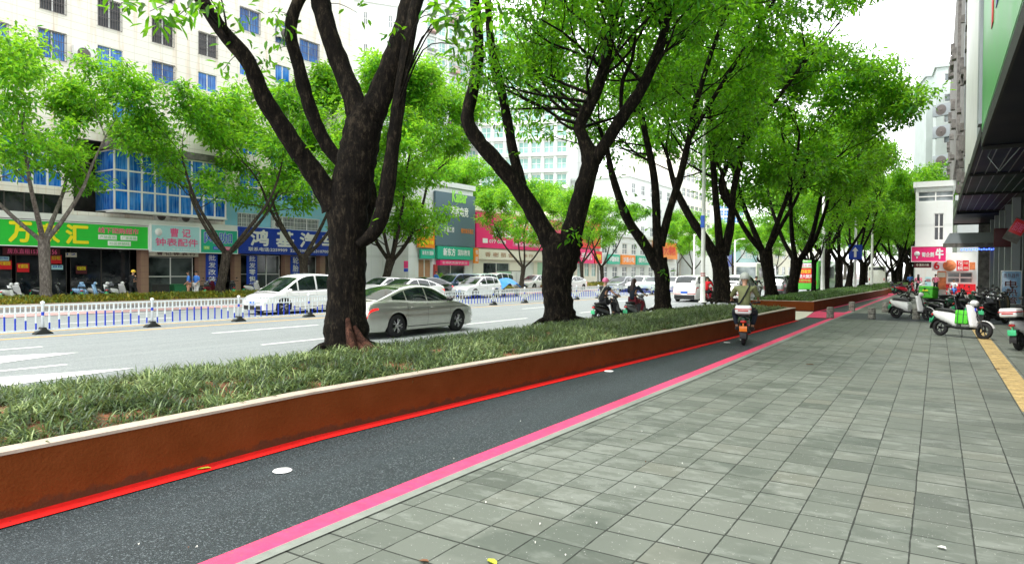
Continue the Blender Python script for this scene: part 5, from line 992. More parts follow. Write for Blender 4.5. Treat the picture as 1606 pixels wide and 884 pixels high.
# rider beyond the railing and pedestrians
q = farpt(733, -29, -.12); 
person('person with a yellow helmet and dark clothes walking before the watch shop', farpt(208, -39.5, .02), LR + .5, 'walk', 'cloth_black', 'cloth_black', hat='helmet_yellow', swing=1)
person('woman in blue top and pale skirt, left of a pair before the dark workshop', farpt(296, -38.7, .02), LR + 2.6, 'stand', 'cloth_blue', 'skin', long=True, scale=.97)
person('woman in blue top and white bottom, right of a pair before the dark workshop', farpt(308, -38.6, .02), LR + 3.4, 'stand', 'cloth_blue', 'cloth_white', hair='hair', scale=.97)
person('person in a blue top beside the parked black saloon', farpt(684, -37, .02), LR, 'stand', 'cloth_blue', 'cloth_navy')
def gp_(px, py): g = G(px, py); return (g.x, g.y, 0)
person('seated person in a white shirt and blue jeans before the red price board', gp_(1496, 464), R(250), 'sit', 'cloth_white', 'cloth_blue')
t = thing('stool', 'low red stool under the seated person in white', 'stool', gp_(1496, 464)); mb = MB(); mb.rbox(-.17, .17, -.17, .17, .38, .42, .015); mb.build('seat', 'sign_red', t)
for sx, sy in ((1, 1), (1, -1), (-1, 1), (-1, -1)): mb = MB(); mb.tube([(sx * .13, sy * .13, .38), (sx * .17, sy * .17, 0)], .018, 6); mb.build('leg', 'sign_red', t)
person('person in pink walking up the pavement beside the parked scooters', gp_(1440, 463), R(95), 'walk', 'cloth_pink', 'cloth_navy', long=True, swing=1)
person('person in a pink shirt and dark trousers near the red standing board', gp_(1467, 461), R(80), 'stand', 'cloth_pink', 'cloth_black')
person('person in a blue shirt far up the pavement', gp_(1427, 456), R(90), 'walk', 'cloth_blue', 'cloth_black', swing=-1)
person('person in dark clothes far up the pavement', gp_(1449, 457), R(90), 'stand', 'cloth_black', 'cloth_navy')
# ---------------------------------------------------------------- buildings. local x along the facade, y into the building, z up
def wallholes(mb, x0, x1, z0, z1, holes, y=0, mi=0, rev=.16, mr=None):
    xs = sorted(set([x0, x1] + [v for h_ in holes for v in (h_[0], h_[1])])); zs = sorted(set([z0, z1] + [v for h_ in holes for v in (h_[2], h_[3])]))
    xs = [v for v in xs if x0 <= v <= x1]; zs = [v for v in zs if z0 <= v <= z1]
    for i in range(len(xs) - 1):
        for j in range(len(zs) - 1):
            cx, cz = (xs[i] + xs[i + 1]) / 2, (zs[j] + zs[j + 1]) / 2
            if any(h_[0] < cx < h_[1] and h_[2] < cz < h_[3] for h_ in holes): continue
            mb.add([(xs[i], y, zs[j]), (xs[i + 1], y, zs[j]), (xs[i + 1], y, zs[j + 1]), (xs[i], y, zs[j + 1])], [(0, 1, 2, 3)], mi)
    for a, b_, c_, d_ in [h_[:4] for h_ in holes]:
        mb.add([(a, y, c_), (b_, y, c_), (b_, y, d_), (a, y, d_), (a, y + rev, c_), (b_, y + rev, c_), (b_, y + rev, d_), (a, y + rev, d_)], [(0, 4, 5, 1), (1, 5, 6, 2), (2, 6, 7, 3), (3, 7, 4, 0)], mi if mr is None else mr)
def window(par, a, b_, c_, d_, nx=2, nz=1, glass='glass_blue', fr='frame_white', y=.10, fw=.05, grill=None, panes=True):
    m = MB(); m.box(a, b_, y + .02, y + .05, c_, d_); o = m.build('window', glass, par, fix=False); m = MB()
    for i in range(nx + 1): x = a + (b_ - a) * i / nx; m.box(max(a, x - fw / 2), min(b_, x + fw / 2), y - .03, y + .018, c_, d_)
    for j in range(nz + 1): z = c_ + (d_ - c_) * j / nz; m.box(a, b_, y - .027, y + .015, max(c_, z - fw / 2), min(d_, z + fw / 2))
    m.build('frame', fr, o, fix=False)
    if grill:
        m = MB(); n = max(4, int((b_ - a) / .13))
        for i in range(n + 1): x = a + (b_ - a) * i / n; m.box(x - .010, x + .010, -.11, -.09, c_, d_)
        for z in [c_, c_ + (d_ - c_) * .33, c_ + (d_ - c_) * .66, d_ - .01]: m.box(a, b_, -.115, -.085, z - .012, z + .012)
        for i in range(0, n, 2):
            x = a + (b_ - a) * (i + 1) / n; rr_ = (b_ - a) / n
            m.tube([(x + rr_ * math.cos(q), -.1, d_ - .25 + rr_ * 1.6 * math.sin(q)) for q in np.linspace(0, PI, 6)], .009, 4, cap=False)
        for x in (a, b_): m.box(x - .012, x + .012, -.115, .0, c_, c_ + .02); m.box(x - .012, x + .012, -.115, 0, d_ - .02, d_)
        m.build('grille', grill, o, fix=False)
    return o
def aircon(label, org, rz, x, y, z, s=1.0, fans=1):
    c_, s_ = math.cos(rz), math.sin(rz); t = thing('air_conditioner', label, 'air conditioner', (org[0] + x * c_ - y * s_, org[1] + x * s_ + y * c_, z), rz, 'air conditioners on the walls')
    m = MB(); hgt = .55 * s * (1.7 if fans == 2 else 1); m.rbox(-.42 * s, .42 * s, -.30, .0, 0, hgt, .02); m.build('casing', 'ac_white' if s < 2 else 'panel_grey', t); m = MB()
    for k in range(fans):
        zc = hgt * (.5 if fans == 1 else (.27 + .46 * k)); m.lathe([(0, -.31), (.05 * s, -.32), (.05 * s, -.308)], (-.08, 0, zc), 12, 0, 'y'); m.lathe([(.21 * s, -.300), (.22 * s, -.315), (.235 * s, -.315), (.24 * s, -.300)], (-.08, 0, zc), 20, 0, 'y')
        m.lathe([(0, -.303), (.205 * s, -.303), (.21 * s, -.298)], (-.08, 0, zc), 20, 0, 'y')
    m.build('fan_grille', 'grille', t); m = MB()
    for sx in (-.3, .3): m.box(sx * s - .02, sx * s + .02, -.32, .05, -.05, -.005)
    m.build('bracket', 'iron', t); return t
AO = (-43.6, 0); 
def U(px, py, org=AO, rot=LR): return FAC(px, py, org, rot)
def rect(l, t_, r_, b_, org=AO, rot=LR, q=None):
    a, z1 = U(l, t_, org, rot); c_, _ = U(r_, t_, org, rot); _, z0 = U(l, b_, org, rot); return [round(v, 2) for v in (a, c_, z0, z1)]
A = thing('apartment_building', 'white tiled building with rust-streaked walls and a row of shops, across the road', 'building', (AO[0], AO[1], 0), LR)
# upper windows
wins = []; spec = [(-8, 12, 64, 27), (60, 43, 103, 88), (62, -34, 103, 13), (153, 70, 193, 112), (153, -5, 190, 40), (238, 95, 273, 127), (238, 25, 272, 66), (238, -40, 272, -4), (311, 49, 340, 85), (376, 10, 407, 45), (311, 112, 340, 140), (177, 152, 215, 190), (432, 30, 455, 66), (376, 85, 404, 116), (470, 60, 500, 92), (432, 100, 455, 130), (474, 124, 500, 150)]
spec = [(-30, 27, 12, 64)] + spec[1:]
kinds = [1, 1, 3, 0, 3, 1, 3, 3, 3, 1, 0, 0, 1, 0, 1, 0, 0]
for s_ in spec: wins.append(rect(*s_))
row2 = [rect(-60, 205, -2, 285), rect(2, 205, 98, 285)]; band = rect(-60, 293, 98, 336)
x0, x1, z0, z1 = rect(168, 236, 342, 330); recess = (19.9, x1 + .5, 5.2, z1 + .5)
w3 = [rect(376, 265, 406, 318), rect(425, 210, 470, 262), rect(425, 275, 492, 325), rect(376, 205, 404, 240)]
barred = [rect(372, 333, 404, 357), rect(424, 338, 500, 362)]
BE = 41.5
m = MB(); wallholes(m, -12, BE, 4.9, 30, [tuple(v) for v in wins + row2 + [band] + w3 + barred] + [recess], 0, 0)
m.add([(BE, 0, 0), (BE, 14, 0), (BE, 14, 30), (BE, 0, 30)], [(0, 1, 2, 3)]); m.box(-12.3, BE + .3, -.3, 14, 30, 30.5); m.build('wall', 'tile_white', A, fix=False)
for r_, k in zip(wins, kinds): window(A, *r_, nx=2, nz=1, glass='glass_blue' if k != 3 else 'glass_dark', grill=('grille' if k in (1, 3) else None), fw=.06)
for r_ in row2: window(A, *r_, nx=4, nz=3, fw=.09)
window(A, *band, nx=5, nz=1, glass='glass_dark', fr='frame_dark', fw=.05)
for r_ in w3: window(A, *r_, nx=2 if r_[1] - r_[0] < 3 else 4, nz=2, fw=.09)
m = MB(); m.box(x1 + .7, BE, -.03, -.002, 4.95, 6.9, 0); 
m2 = MB(); wallholes(m2, 29.6, BE, 4.95, 7.1, [tuple(v) for v in barred], -.03, 0, .1); m2.build('blue_wall_band', 'wall_blue', A, fix=False)
for r_ in barred: window(A, *r_, nx=4, nz=1, glass='glass_grey', grill='frame_white', fw=.05)
# recess with projecting glass bay
m = MB(); m.add([(recess[0], .161, recess[2]), (recess[1], .161, recess[2]), (recess[1], .161, recess[3]), (recess[0], .161, recess[3]), (recess[0], 2.6, recess[2]), (recess[1], 2.6, recess[2]), (recess[1], 2.6, recess[3]), (recess[0], 2.6, recess[3])], [(4, 5, 6, 7), (0, 4, 7, 3), (1, 2, 6, 5), (3, 7, 6, 2), (0, 1, 5, 4)]); m.build('recess', 'interior_mid', A, fix=False)
bay = bpy.data.objects.new('glass_bay', None); COL.objects.link(bay); bay.parent = A
m = MB(); m.box(x0, x1, -.85, 1.5, z0, z1); m.build('bay_window', 'glass_blue', bay); m = MB()
for i in range(10): x = x0 + (x1 - x0) * i / 9; m.box(x - .05, x + .05, -.90, -.852, z0 - .05, z1 + .05)
for j in range(4): z = z0 + (z1 - z0) * j / 3; m.box(x0 - .05, x1 + .05, -.895, -.851, z - .05, z + .05)
for j in range(4): z = z0 + (z1 - z0) * j / 3; m.box(x0 - .045, x0 - .002, -.85, 1.4, z - .04, z + .04)
m.box(x0 - .1, x1 + .1, -.95, .0, z0 - .12, z0 - .06); m.build('bay_frame', 'frame_white', bay)
m = MB(); m.box(x0 - .3, x1 + .4, -1.0, .15, z1 + .06, z1 + .5); m.build('bay_canopy', 'grime', bay)
# shop level
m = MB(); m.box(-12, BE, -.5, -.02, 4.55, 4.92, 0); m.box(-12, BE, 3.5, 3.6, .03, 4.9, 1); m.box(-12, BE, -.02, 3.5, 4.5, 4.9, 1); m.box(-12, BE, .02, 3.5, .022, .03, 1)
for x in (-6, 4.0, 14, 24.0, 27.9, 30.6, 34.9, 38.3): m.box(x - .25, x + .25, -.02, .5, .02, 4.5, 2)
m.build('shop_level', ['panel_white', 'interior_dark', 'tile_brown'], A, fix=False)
def shopfront(par, a, b_, z0_, z1_, nx, y=.4, glass='glass_shop', fr='frame_white', nz=2):
    window(par, a, b_, z0_, z1_, nx, nz, glass, fr, y, .06)
shopfront(A, 14.3, 17.2, .05, 3.0, 3, 1.2, 'glass_dark', 'frame_dark', 1); shopfront(A, 17.4, 20.0, .05, 3.0, 2, 1.2, 'glass_dark', 'frame_dark', 1); shopfront(A, 20.2, 23.7, .05, 3.0, 2, 1.2, 'glass_dark', 'frame_dark', 1)
shopfront(A, 24.4, 27.5, .05, 2.6, 2, .5, 'glass_shop'); shopfront(A, 31.0, 34.5, .05, 2.9, 3, .5); shopfront(A, 35.3, 38.0, .05, 2.9, 3, .5)
m = MB(); m.box(24.3, 27.6, -.05, .5, 2.65, 3.2); m.build('door_fascia', 'sign_cream', A)
# interior shelves for depth
m = MB(); r5 = random.Random(5)
for k in range(26): x = r5.uniform(14, 38); z = r5.uniform(.1, 2.0); m.box(x, x + r5.uniform(.3, .8), 2.4, 3.0, z, z + r5.uniform(.2, .6))
m.build('shop_goods', 'interior_mid', A)
def signboard(label, org, rot, r_, m_, y=-.55, th=.25, name='shop_sign', frame=None, z=0, group=None):
    c_, s_ = math.cos(rot), math.sin(rot); u0, u1, z0_, z1_ = r_; um = (u0 + u1) / 2
    t = thing(name, label, 'sign', (org[0] + um * c_ - y * s_, org[1] + um * s_ + y * c_, z0_), rot, group)
    mb = MB(); w2 = (u1 - u0) / 2; mb.box(-w2, w2, 0, th, 0, z1_ - z0_); mb.build('board', m_, t)
    if frame: 
        mb = MB(); hh = z1_ - z0_; f = .05
        for a in ((-w2 - f, w2 + f, -f, 0), (-w2 - f, w2 + f, hh, hh + f)): mb.box(a[0], a[1], -.03, th + .01, a[2], a[3])
        for xx in (-w2 - f, w2): mb.box(xx, xx + f, -.028, th + .008, 0, hh)
        mb.build('sign_frame', frame, t)
    return t, w2, z1_ - z0_
r_ = rect(0, 345, 226, 384); r_ = [-4, r_[1] if False else U(226, 360)[0], 3.05, 4.45]
t, w2, hh = signboard('long bright green supermarket sign with big yellow characters', AO, LR, [8.0, U(226, 360)[0] - .05, 3.07, 4.45], 'sign_green', frame='sign_white')
um = (8.0 + U(226, 360)[0] - .05) / 2; L_ = lambda px: U(px, 370)[0] - um
text(t, '万', L_(8), L_(42), .2, 1.25, -.02, 'sign_yellow', .07); text(t, '家', L_(52), L_(86), .2, 1.25, -.02, 'sign_yellow', .07); text(t, '汇', L_(97), L_(131), .2, 1.25, -.02, 'sign_yellow', .07)
text(t, '线下团购超市', L_(147), L_(210), .88, 1.22, -.02, 'sign_white', .05); text(t, '线下团购超市', L_(147), L_(210), .88, 1.22, -.025, 'sign_magenta', .02)
for a, b_, z_, s_ in ((147, 176, .50, '产地直供'), (182, 208, .50, '厂家直销'), (162, 198, .14, '社区供销社')):
    mb = MB(); mb.rbox(L_(a), L_(b_), -.015, 0.0, z_, z_ + .28, .006); mb.build('label_plate', 'sign_white', t); text(t, s_, L_(a + 2), L_(b_ - 2), z_ + .05, z_ + .23, -.022, 'sign_green', .01)
t, w2, hh = signboard('dark lease banner with pale characters and a phone number, under the green sign', AO, LR, [U(8, 400)[0], U(98, 400)[0], 2.55, 2.98], 'sign_maroon', y=.3, th=.05); text(t, '房东直租1538', -w2 * .85, w2 * .30, .08, .36, -.01, 'sign_pink', .015); text(t, '3156', w2 * .5, w2 * .88, .08, .36, -.01, 'sign_pink', .015)
for i, (px, z_, mm, lb, tx) in enumerate([(20, 1.75, 'sign_red', 'small red and yellow notice in the leftmost dark shop window', '旺铺招租'), (48, 1.6, 'sign_red', 'small red and yellow notice left of the pale trunk', '旺铺招租'), (100, 2.1, 'sign_red', 'small red and yellow notice on the pillar right of the pale trunk', '招租'), (140, 1.5, 'sign_maroon', 'faded red notice in the wide dark window', '旺铺招租'), (16, 2.2, 'sign_paleblue', 'small blue notice in the leftmost dark shop window', '招租'), (102, 1.75, 'sign_paleblue', 'small blue notice under the red notice on the pillar', '88'), (124, 2.5, 'sign_cream', 'small pale notice board above the wide dark window', '12')]):
    u = U(px, 400)[0]; ww = .30; t, w2, hh = signboard(lb, AO, LR, [u - ww, u + ww, z_, z_ + (.5 if mm in ('sign_red', 'sign_maroon') else .26)], mm, y=1.0, th=.03, name='notice'); text(t, tx, -w2 * .8, w2 * .8, hh * .45, hh * .9, -.01, 'sign_yellow' if mm.startswith('sign_r') or mm.startswith('sign_m') else 'sign_blue', .02)
u0, u1 = U(228, 370)[0], U(303, 370)[0]
t, w2, hh = signboard('pale blue watch-parts sign with pink characters', AO, LR, [u0, u1, 2.95, 4.60], 'sign_paleblue', frame='sign_white', y=-.75); text(t, '曹 记', -w2 * .25, w2 * .6, .95, 1.5, -.02, 'sign_pink', .04); text(t, '钟表配件', -w2 * .85, w2 * .92, .35, .85, -.02, 'sign_pink', .03); text(t, '专业13874592', -w2 * .2, w2 * .9, .08, .22, -.02, 'sign_white', .01)
mb = MB(); mb.lathe([(0, -.03), (.22, -.03), (.24, .0)], (-w2 * .72, 0, 1.22), 20, 0, 'y'); mb.build('dial', 'sign_white', t)
t, w2, hh = signboard('cream fascia board with dark red characters over the watch shop door', AO, LR, [24.6, 27.5, 2.68, 3.0], 'sign_cream', y=-.08, th=.03); text(t, '曹 记 钟 表 行', -w2 * .9, w2 * .9, .04, .28, -.01, 'sign_maroon', .03)
u0, u1 = U(305, 370)[0], U(362, 370)[0]
t, w2, hh = signboard('teal sign with large white and blue characters', AO, LR, [u0, u1, 2.95, 4.50], 'sign_teal', frame='sign_white', y=-.75); text(t, '网咖', -w2 * .82, w2 * .70, .65, 1.4, -.02, 'sign_white', .07); text(t, '网咖', -w2 * .82, w2 * .70, .65, 1.4, -.03, 'plate_blue', .015)
for a, mm, s_ in ((-.7, 'sign_lime', '优惠'), (-.2, 'plate_blue', '办公'), (.45, 'sign_pink', '网络')): mb = MB(); mb.rbox(w2 * a - .2, w2 * a + .22, -.015, 0, .2, .44, .005); mb.build('label_plate', mm, t); text(t, s_, w2 * a - .14, w2 * a + .16, .25, .40, -.022, 'sign_white', .01)
u0, u1 = U(366, 370)[0], 40.9
t, w2, hh = signboard('long corrugated blue sign with huge white characters and phone numbers', AO, LR, [u0, u1, 2.95, 4.85], 'sign_blue', y=-.7, frame=None)
mb = MB()
for k in range(15): z_ = .06 + k * .125; mb.box(-w2, w2, -.022, -.001, z_, z_ + .06)
mb.build('corrugation', 'sign_blue', t); um = (u0 + u1) / 2; L_ = lambda px: U(px, 385)[0] - um
text(t, '鸿', L_(384), L_(411), .62, 1.72, -.04, 'sign_white', .07); text(t, '基', L_(424), L_(451), .62, 1.72, -.04, 'sign_white', .07); text(t, '汽', L_(461), L_(487), .62, 1.72, -.04, 'sign_white', .07); text(t, '车', L_(496), L_(518), .62, 1.72, -.04, 'sign_white', .07)
text(t, '联系电话:2259909  2258398  13531070059', L_(380), L_(512), .2, .48, -.04, 'sign_white', .04)
for i, (px, s_, lb) in enumerate([(331, '批发改装L', 'vertical blue banner with white characters left of the twisted tree'), (394, '批发零售行', 'vertical blue banner with white characters between the two shop windows'), (462, '轮胎机油', 'vertical blue banner beside the right edge of the van shop window')]):
    u = U(px, 420)[0]; t, w2, hh = signboard(lb, AO, LR, [u - .42, u + .42, .25, 2.85], 'sign_blue', y=-.12, th=.08, name='banner')
    for k, ch in enumerate(s_): n_ = len(s_); text(t, ch, -.26, .26, 2.6 - (k + 1) * 2.45 / n_ + .05, 2.6 - k * 2.45 / n_ - .05, -.015, 'sign_white', .03)
t, w2, hh = signboard('white stencil lettering panel in the shop window right of the middle banner', AO, LR, [35.6, 37.2, .9, 2.2], 'glass_grey', y=.3, th=.03, name='window_lettering'); text(t, 'OJIIII', -.6, .6, .65, 1.2, -.01, 'sign_white', .05); text(t, '汽车', -.5, .5, .08, .58, -.01, 'sign_white', .06)
aircon('air conditioner between two upper windows of the rust-streaked building', AO, LR, *(lambda q: (q[0], -.05, q[1]))(U(130, 98)), s=1.5)
for px, py, lb, fn in ((254, 358, 'twin-fan air conditioner left of centre above the watch sign', 2), (292, 358, 'twin-fan air conditioner above the teal sign', 2)): aircon(lb, AO, LR, U(px, py)[0], .2, 4.95, 1.2, fn)
aircon('air conditioner under the barred windows over the blue sign', AO, LR, U(432, 357)[0], -.1, 4.95, 1.0)
aircon('air conditioner beside the high window right of the leaning limb', AO, LR, *(lambda q: (q[0], -.05, q[1]))(U(443, 62)), s=1.4)
mb = MB(); mb.rbox(-.35, .35, -.3, .3, .0, .85, .04); mb.rbox(-.38, .38, -.33, .33, .86, .95, .03)
for k, (px, lb) in enumerate([(252, 'dark wheeled bin by the watch shop door'), (279, 'green wheeled bin left of the women in blue')]):
    p_ = farpt(px, -40.2, .02); t = thing('wheelie_bin', lb, 'bin', p_, LR); b_ = MB(); b_.prism([(-.30, .06), (.30, .06), (.38, .82), (-.38, .82)], -.3, .3); b_.build('bin_body', 'bin_green' if k else 'iron', t); b_ = MB(); b_.rbox(-.42, .42, -.34, .34, .825, .88, .02); b_.build('lid', 'bin_green' if k else 'iron', t); b_ = MB(); b_.lathe([(0, -.34), (.09, -.34), (.09, .34), (0, .34)], (-.25, 0, .09), 12, 0, 'y'); b_.build('wheel', 'tyre', t)

# grey billboard building and magenta one ---------------------------------
def simple_building(label, org, rot, w_, hgt, dep, wall, wins=None, extra=None, name='building', rows=0, cols=0, glass='glass_grey', fr='frame_white', ww=.6, wh=.6, z0=0, roof=True, nx=2, nz=2, x0=0):
    t = thing(name, label, 'building', (org[0], org[1], 0), rot); holes = []
    if rows:
        for j in range(rows):
            for i in range(cols):
                cw = w_ / cols; ch = (hgt - z0) / rows; xc = x0 + cw * (i + .5); zc = z0 + ch * (j + .5); holes.append((xc - cw * ww / 2, xc + cw * ww / 2, zc - ch * wh / 2, zc + ch * wh / 2))
    for h_ in wins or []: holes.append(h_)
    m = MB(); wallholes(m, x0, x0 + w_, 0, hgt, holes, 0)
    m.add([(x0, 0, 0), (x0, dep, 0), (x0, dep, hgt), (x0, 0, hgt), (x0 + w_, 0, 0), (x0 + w_, dep, 0), (x0 + w_, dep, hgt), (x0 + w_, 0, hgt)], [(0, 3, 2, 1), (4, 5, 6, 7), (1, 2, 6, 5)]); m.build('wall', wall, t, fix=False)
    m = MB(); m.box(x0 - .2, x0 + w_ + .2, -.2, dep, hgt, hgt + .5); m.build('parapet', wall, t)
    for k, h_ in enumerate(holes): window(t, *h_[:4], nx=nx, nz=nz, glass=h_[4] if len(h_) > 4 else glass, fr=fr, fw=.10)
    return t
def at_row(px, xline=-43.6): d_ = ray(px, 430); kx = xline / (d_.x - SK * d_.y); return d_.y * kx
y0 = at_row(545)
simple_building('plain white building between the thick tree and the grey billboard', (wx(-47, 44), 44), LR, 8.0, 16, 12, 'wall_white', rows=3, cols=2, z0=7, ww=.25, wh=.3)
ya, yb = U(640, 400)[0], U(741, 400)[0]
UB = lambda px: U(px, 400)[0] - ya
B = simple_building('low building faced with a tall slate-grey billboard over a green bookshop front', (wx(-43.6, ya), ya), LR, yb - ya, 10.2, 14, 'wall_white', wins=[(UB(656), UB(676), .1, 2.9, 'shutter_tan'), (UB(684), UB(729), .3, 2.6, 'glass_shop')], nx=2, nz=1)
O2 = (wx(-43.6, ya), ya)
t, w2, hh = signboard('tall slate-grey billboard with white characters and a lime bar logo at its top', O2, LR, [UB(679), yb - ya, 4.3, 9.6], 'sign_grey', y=-.3, th=.25)
text(t, 'KaiBar', -w2 * .2, w2 * .55, 4.45, 5.6, -.03, 'sign_lime', .06); text(t, '粤教电竞', -w2 * .28, w2 * .62, 3.05, 4.0, -.03, 'sign_white', .05); text(t, '水晶二楼', -w2 * .6, -w2 * .1, 1.35, 1.9, -.03, 'sign_white', .02); text(t, '餐饮娱乐酒店', w2 * .25, w2 * .9, 1.35, 1.85, -.03, 'sign_orange', .02)
t, w2, hh = signboard('orange sign with pale characters left of the slate-grey billboard', O2, LR, [UB(652), UB(677), 4.0, 6.0], 'sign_orange', y=-.35, th=.2); text(t, '宇航汽车', -w2 * .85, w2 * .85, 1.1, 1.9, -.02, 'sign_white', .03); text(t, '点餐 咨询 特惠', -w2 * .85, w2 * .85, .3, .7, -.02, 'sign_yellow', .03)
t, w2, hh = signboard('small teal sign over the tan double door', O2, LR, [UB(655), UB(677), 2.95, 3.85], 'sign_teal', y=-.38, th=.2); text(t, '新东方 国际', -w2 * .8, w2 * .8, .35, .75, -.02, 'sign_white', .03)
t, w2, hh = signboard('green bookshop sign with bold white characters', O2, LR, [UB(681), UB(737), 2.95, 4.22], 'sign_teal', y=-.42, th=.3); text(t, '新东方', -w2 * .7, -w2 * .05, .35, 1.1, -.02, 'sign_white', .06); text(t, '国际教育', w2 * .1, w2 * .8, .4, 1.0, -.02, 'sign_white', .03)
t, w2, hh = signboard('crimson awning board under the green bookshop sign', O2, LR, [UB(683), UB(729), 2.35, 2.85], 'sign_magenta', y=-.55, th=.5, name='awning_board'); text(t, '名师优质教学欢迎', -w2 * .85, w2 * .85, .12, .38, -.02, 'sign_white', .01)
m = MB(); m.box(UB(679), UB(683.5), -.2, -.02, .02, 2.4); m.build('brick_panel', 'brick_red', B)
yc = U(878, 410)[0]
Cb = simple_building('low cream building under the magenta billboard', (wx(-43.6, yb), yb + .1), LR, yc - yb, 8.2, 14, 'sign_cream', wins=[(1.8, 6.8, .4, 2.7, 'glass_shop'), (9, 12, .1, 2.9, 'panel_white'), (12.8, 16.5, .1, 2.9, 'panel_mint')], nx=2, nz=1)
O3 = (wx(-43.6, yb), yb + .1)
t, w2, hh = signboard('wide magenta billboard with bold white characters', O3, LR, [.1, yc - yb - .2, 4.3, 8.0], 'sign_magenta', y=-.35, th=.3)
text(t, '麦芽口腔', -w2 * .25, w2 * .45, 2.55, 3.4, -.03, 'sign_white', .06); text(t, '更便宜 种好牙', -w2 * .68, w2 * .75, 1.25, 2.4, -.03, 'sign_white', .08); text(t, '077 8888', -w2 * .75, -w2 * .4, .55, .9, -.03, 'sign_white', .04)
mb = MB(); mb.rbox(-w2 * .25, w2 * .45, -.03, -.005, .3, .85, .01); mb.build('label_plate', 'sign_pink', t); text(t, '专业正畸口腔医院', -w2 * .2, w2 * .4, .42, .72, -.04, 'sign_white', .02)
mb = MB(); mb.box(-w2 * .88, -w2 * .78, -.02, -.005, .5, 1.0); mb.build('label_plate', 'sign_white', t)
t, w2, hh = signboard('cream fascia with thin brown characters under the magenta billboard', O3, LR, [.3, 14, 3.05, 4.15], 'sign_cream', y=-.30, th=.25); text(t, '香 榭 丽 舍', -w2 * .8, -w2 * .0, .3, .8, -.02, 'shutter_tan', .02); text(t, '茶 行', w2 * .3, w2 * .6, .35, .75, -.02, 'shutter_tan', .02)
t, w2, hh = signboard('narrow orange upright sign between the green and cream shopfronts', O3, LR, [-.55, .15, 2.6, 4.2], 'sign_orange', y=-.6, th=.2); text(t, '书', -.2, .2, .9, 1.4, -.02, 'sign_white', .03); text(t, '店', -.2, .2, .2, .7, -.02, 'sign_white', .03)
# further shop blocks
def blockpx(label, pxa, pxb, hgt, wall, dep=12, xline=-43.6, **kw):
    a, b_ = at_row(pxa, xline), at_row(pxb, xline); return simple_building(label, (wx(xline, a), a), LR, b_ - a - .3, hgt, dep, wall, **kw), (wx(xline, a), a), b_ - a
b_, o_, w_ = blockpx('low building with a red and teal upper storey beyond the magenta billboard', 879, 938, 9, 'sign_cream', rows=2, cols=5, ww=.6, wh=.5, glass='glass_green')
t, w2, hh = signboard('red sign with an orange corner beyond the second tree', o_, LR, [w_ * .45, w_ * .98, 5, 8.6], 'sign_red', y=-.5); text(t, '火锅城', -w2 * .7, w2 * .7, 1, 2.6, -.03, 'sign_orange', .05)
t, w2, hh = signboard('teal sign seen just right of the second tree', o_, LR, [w_ * .05, w_ * .42, 5, 8.2], 'sign_teal', y=-.5); text(t, '药房', -w2 * .7, w2 * .7, .9, 2.2, -.03, 'sign_white', .05)
t, w2, hh = signboard('yellow sign low down just right of the second tree', o_, LR, [w_ * .02, w_ * .3, 2.9, 4.6], 'sign_yellow', y=-.7); text(t, '汤粉王', -w2 * .7, w2 * .7, .5, 1.2, -.03, 'sign_red', .05)
t, w2, hh = signboard('magenta sign with white characters behind the far verge trees', o_, LR, [w_ * .34, w_ * .75, 2.9, 4.8], 'sign_magenta', y=-.7); text(t, '手机', -w2 * .7, w2 * .7, .5, 1.4, -.03, 'sign_white', .05)
t, w2, hh = signboard('red sign low down left of the third tree', o_, LR, [w_ * .78, w_ * .98, 2.9, 4.6], 'sign_red', y=-.7); text(t, '超市', -w2 * .7, w2 * .7, .5, 1.3, -.03, 'sign_yellow', .05)
b_, o_, w_ = blockpx('low cream shop row behind the two riders', 940, 1062, 7.0, 'wall_white', rows=2, cols=9, ww=.5, wh=.45)
for i, (a, c_, mm, lb, tx) in enumerate([(.05, .18, 'sign_teal', 'teal sign over the shop row left of the third trunk', '中国邮政'), (.20, .36, 'sign_orange', 'orange sign over the shop row left of the third trunk', '沙县小吃'), (.38, .55, 'sign_teal', 'teal shop sign right behind the third trunk', '便利店'), (.60, .95, 'sign_orange', 'orange and red sign over the shops right of the third trunk', '海鲜大排档')]):
    t, w2, hh = signboard(lb, o_, LR, [w_ * a, w_ * c_, 2.9 if i < 3 else 4, 4.3 if i < 3 else 6.8], mm, y=-.6); text(t, tx, -w2 * .8, w2 * .8, hh * .25, hh * .78, -.03, 'sign_white' if i < 3 else 'sign_red', .04)
b_, o_, w_ = blockpx('white apartment block with rows of windows behind the third tree', 985, 1066, 18.5, 'wall_white', xline=-50, rows=5, cols=6, ww=.35, wh=.45, glass='glass_grey')
b_, o_, w_ = blockpx('weathered apartment block with balconies right of the third tree', 1068, 1114, 27, 'tile_white', xline=-50, rows=8, cols=7, ww=.7, wh=.5, glass='glass_grey')
b_, o_, w_ = blockpx('turquoise-signed shop row far down the road', 1116, 1200, 8, 'wall_white', xline=-43.6, rows=2, cols=8, ww=.5, wh=.5)
t, w2, hh = signboard('turquoise awning sign far down the road right of the fourth trunk', o_, LR, [w_ * .3, w_ * .75, 4, 8.0], 'sign_paleblue', y=-.8); text(t, '医院', -w2 * .5, w2 * .5, 1, 3, -.05, 'sign_white', .05)
t, w2, hh = signboard('deep blue sign far down the road left of the turquoise awning', o_, LR, [w_ * .02, w_ * .26, 3, 8.0], 'sign_blue', y=-.8); text(t, '银行', -w2 * .5, w2 * .5, 1.2, 3.4, -.05, 'sign_white', .05)
b_, o_, w_ = blockpx('shop row near the end of the road', 1201, 1290, 9, 'sign_cream', xline=-43.6, rows=2, cols=10, ww=.5, wh=.5)

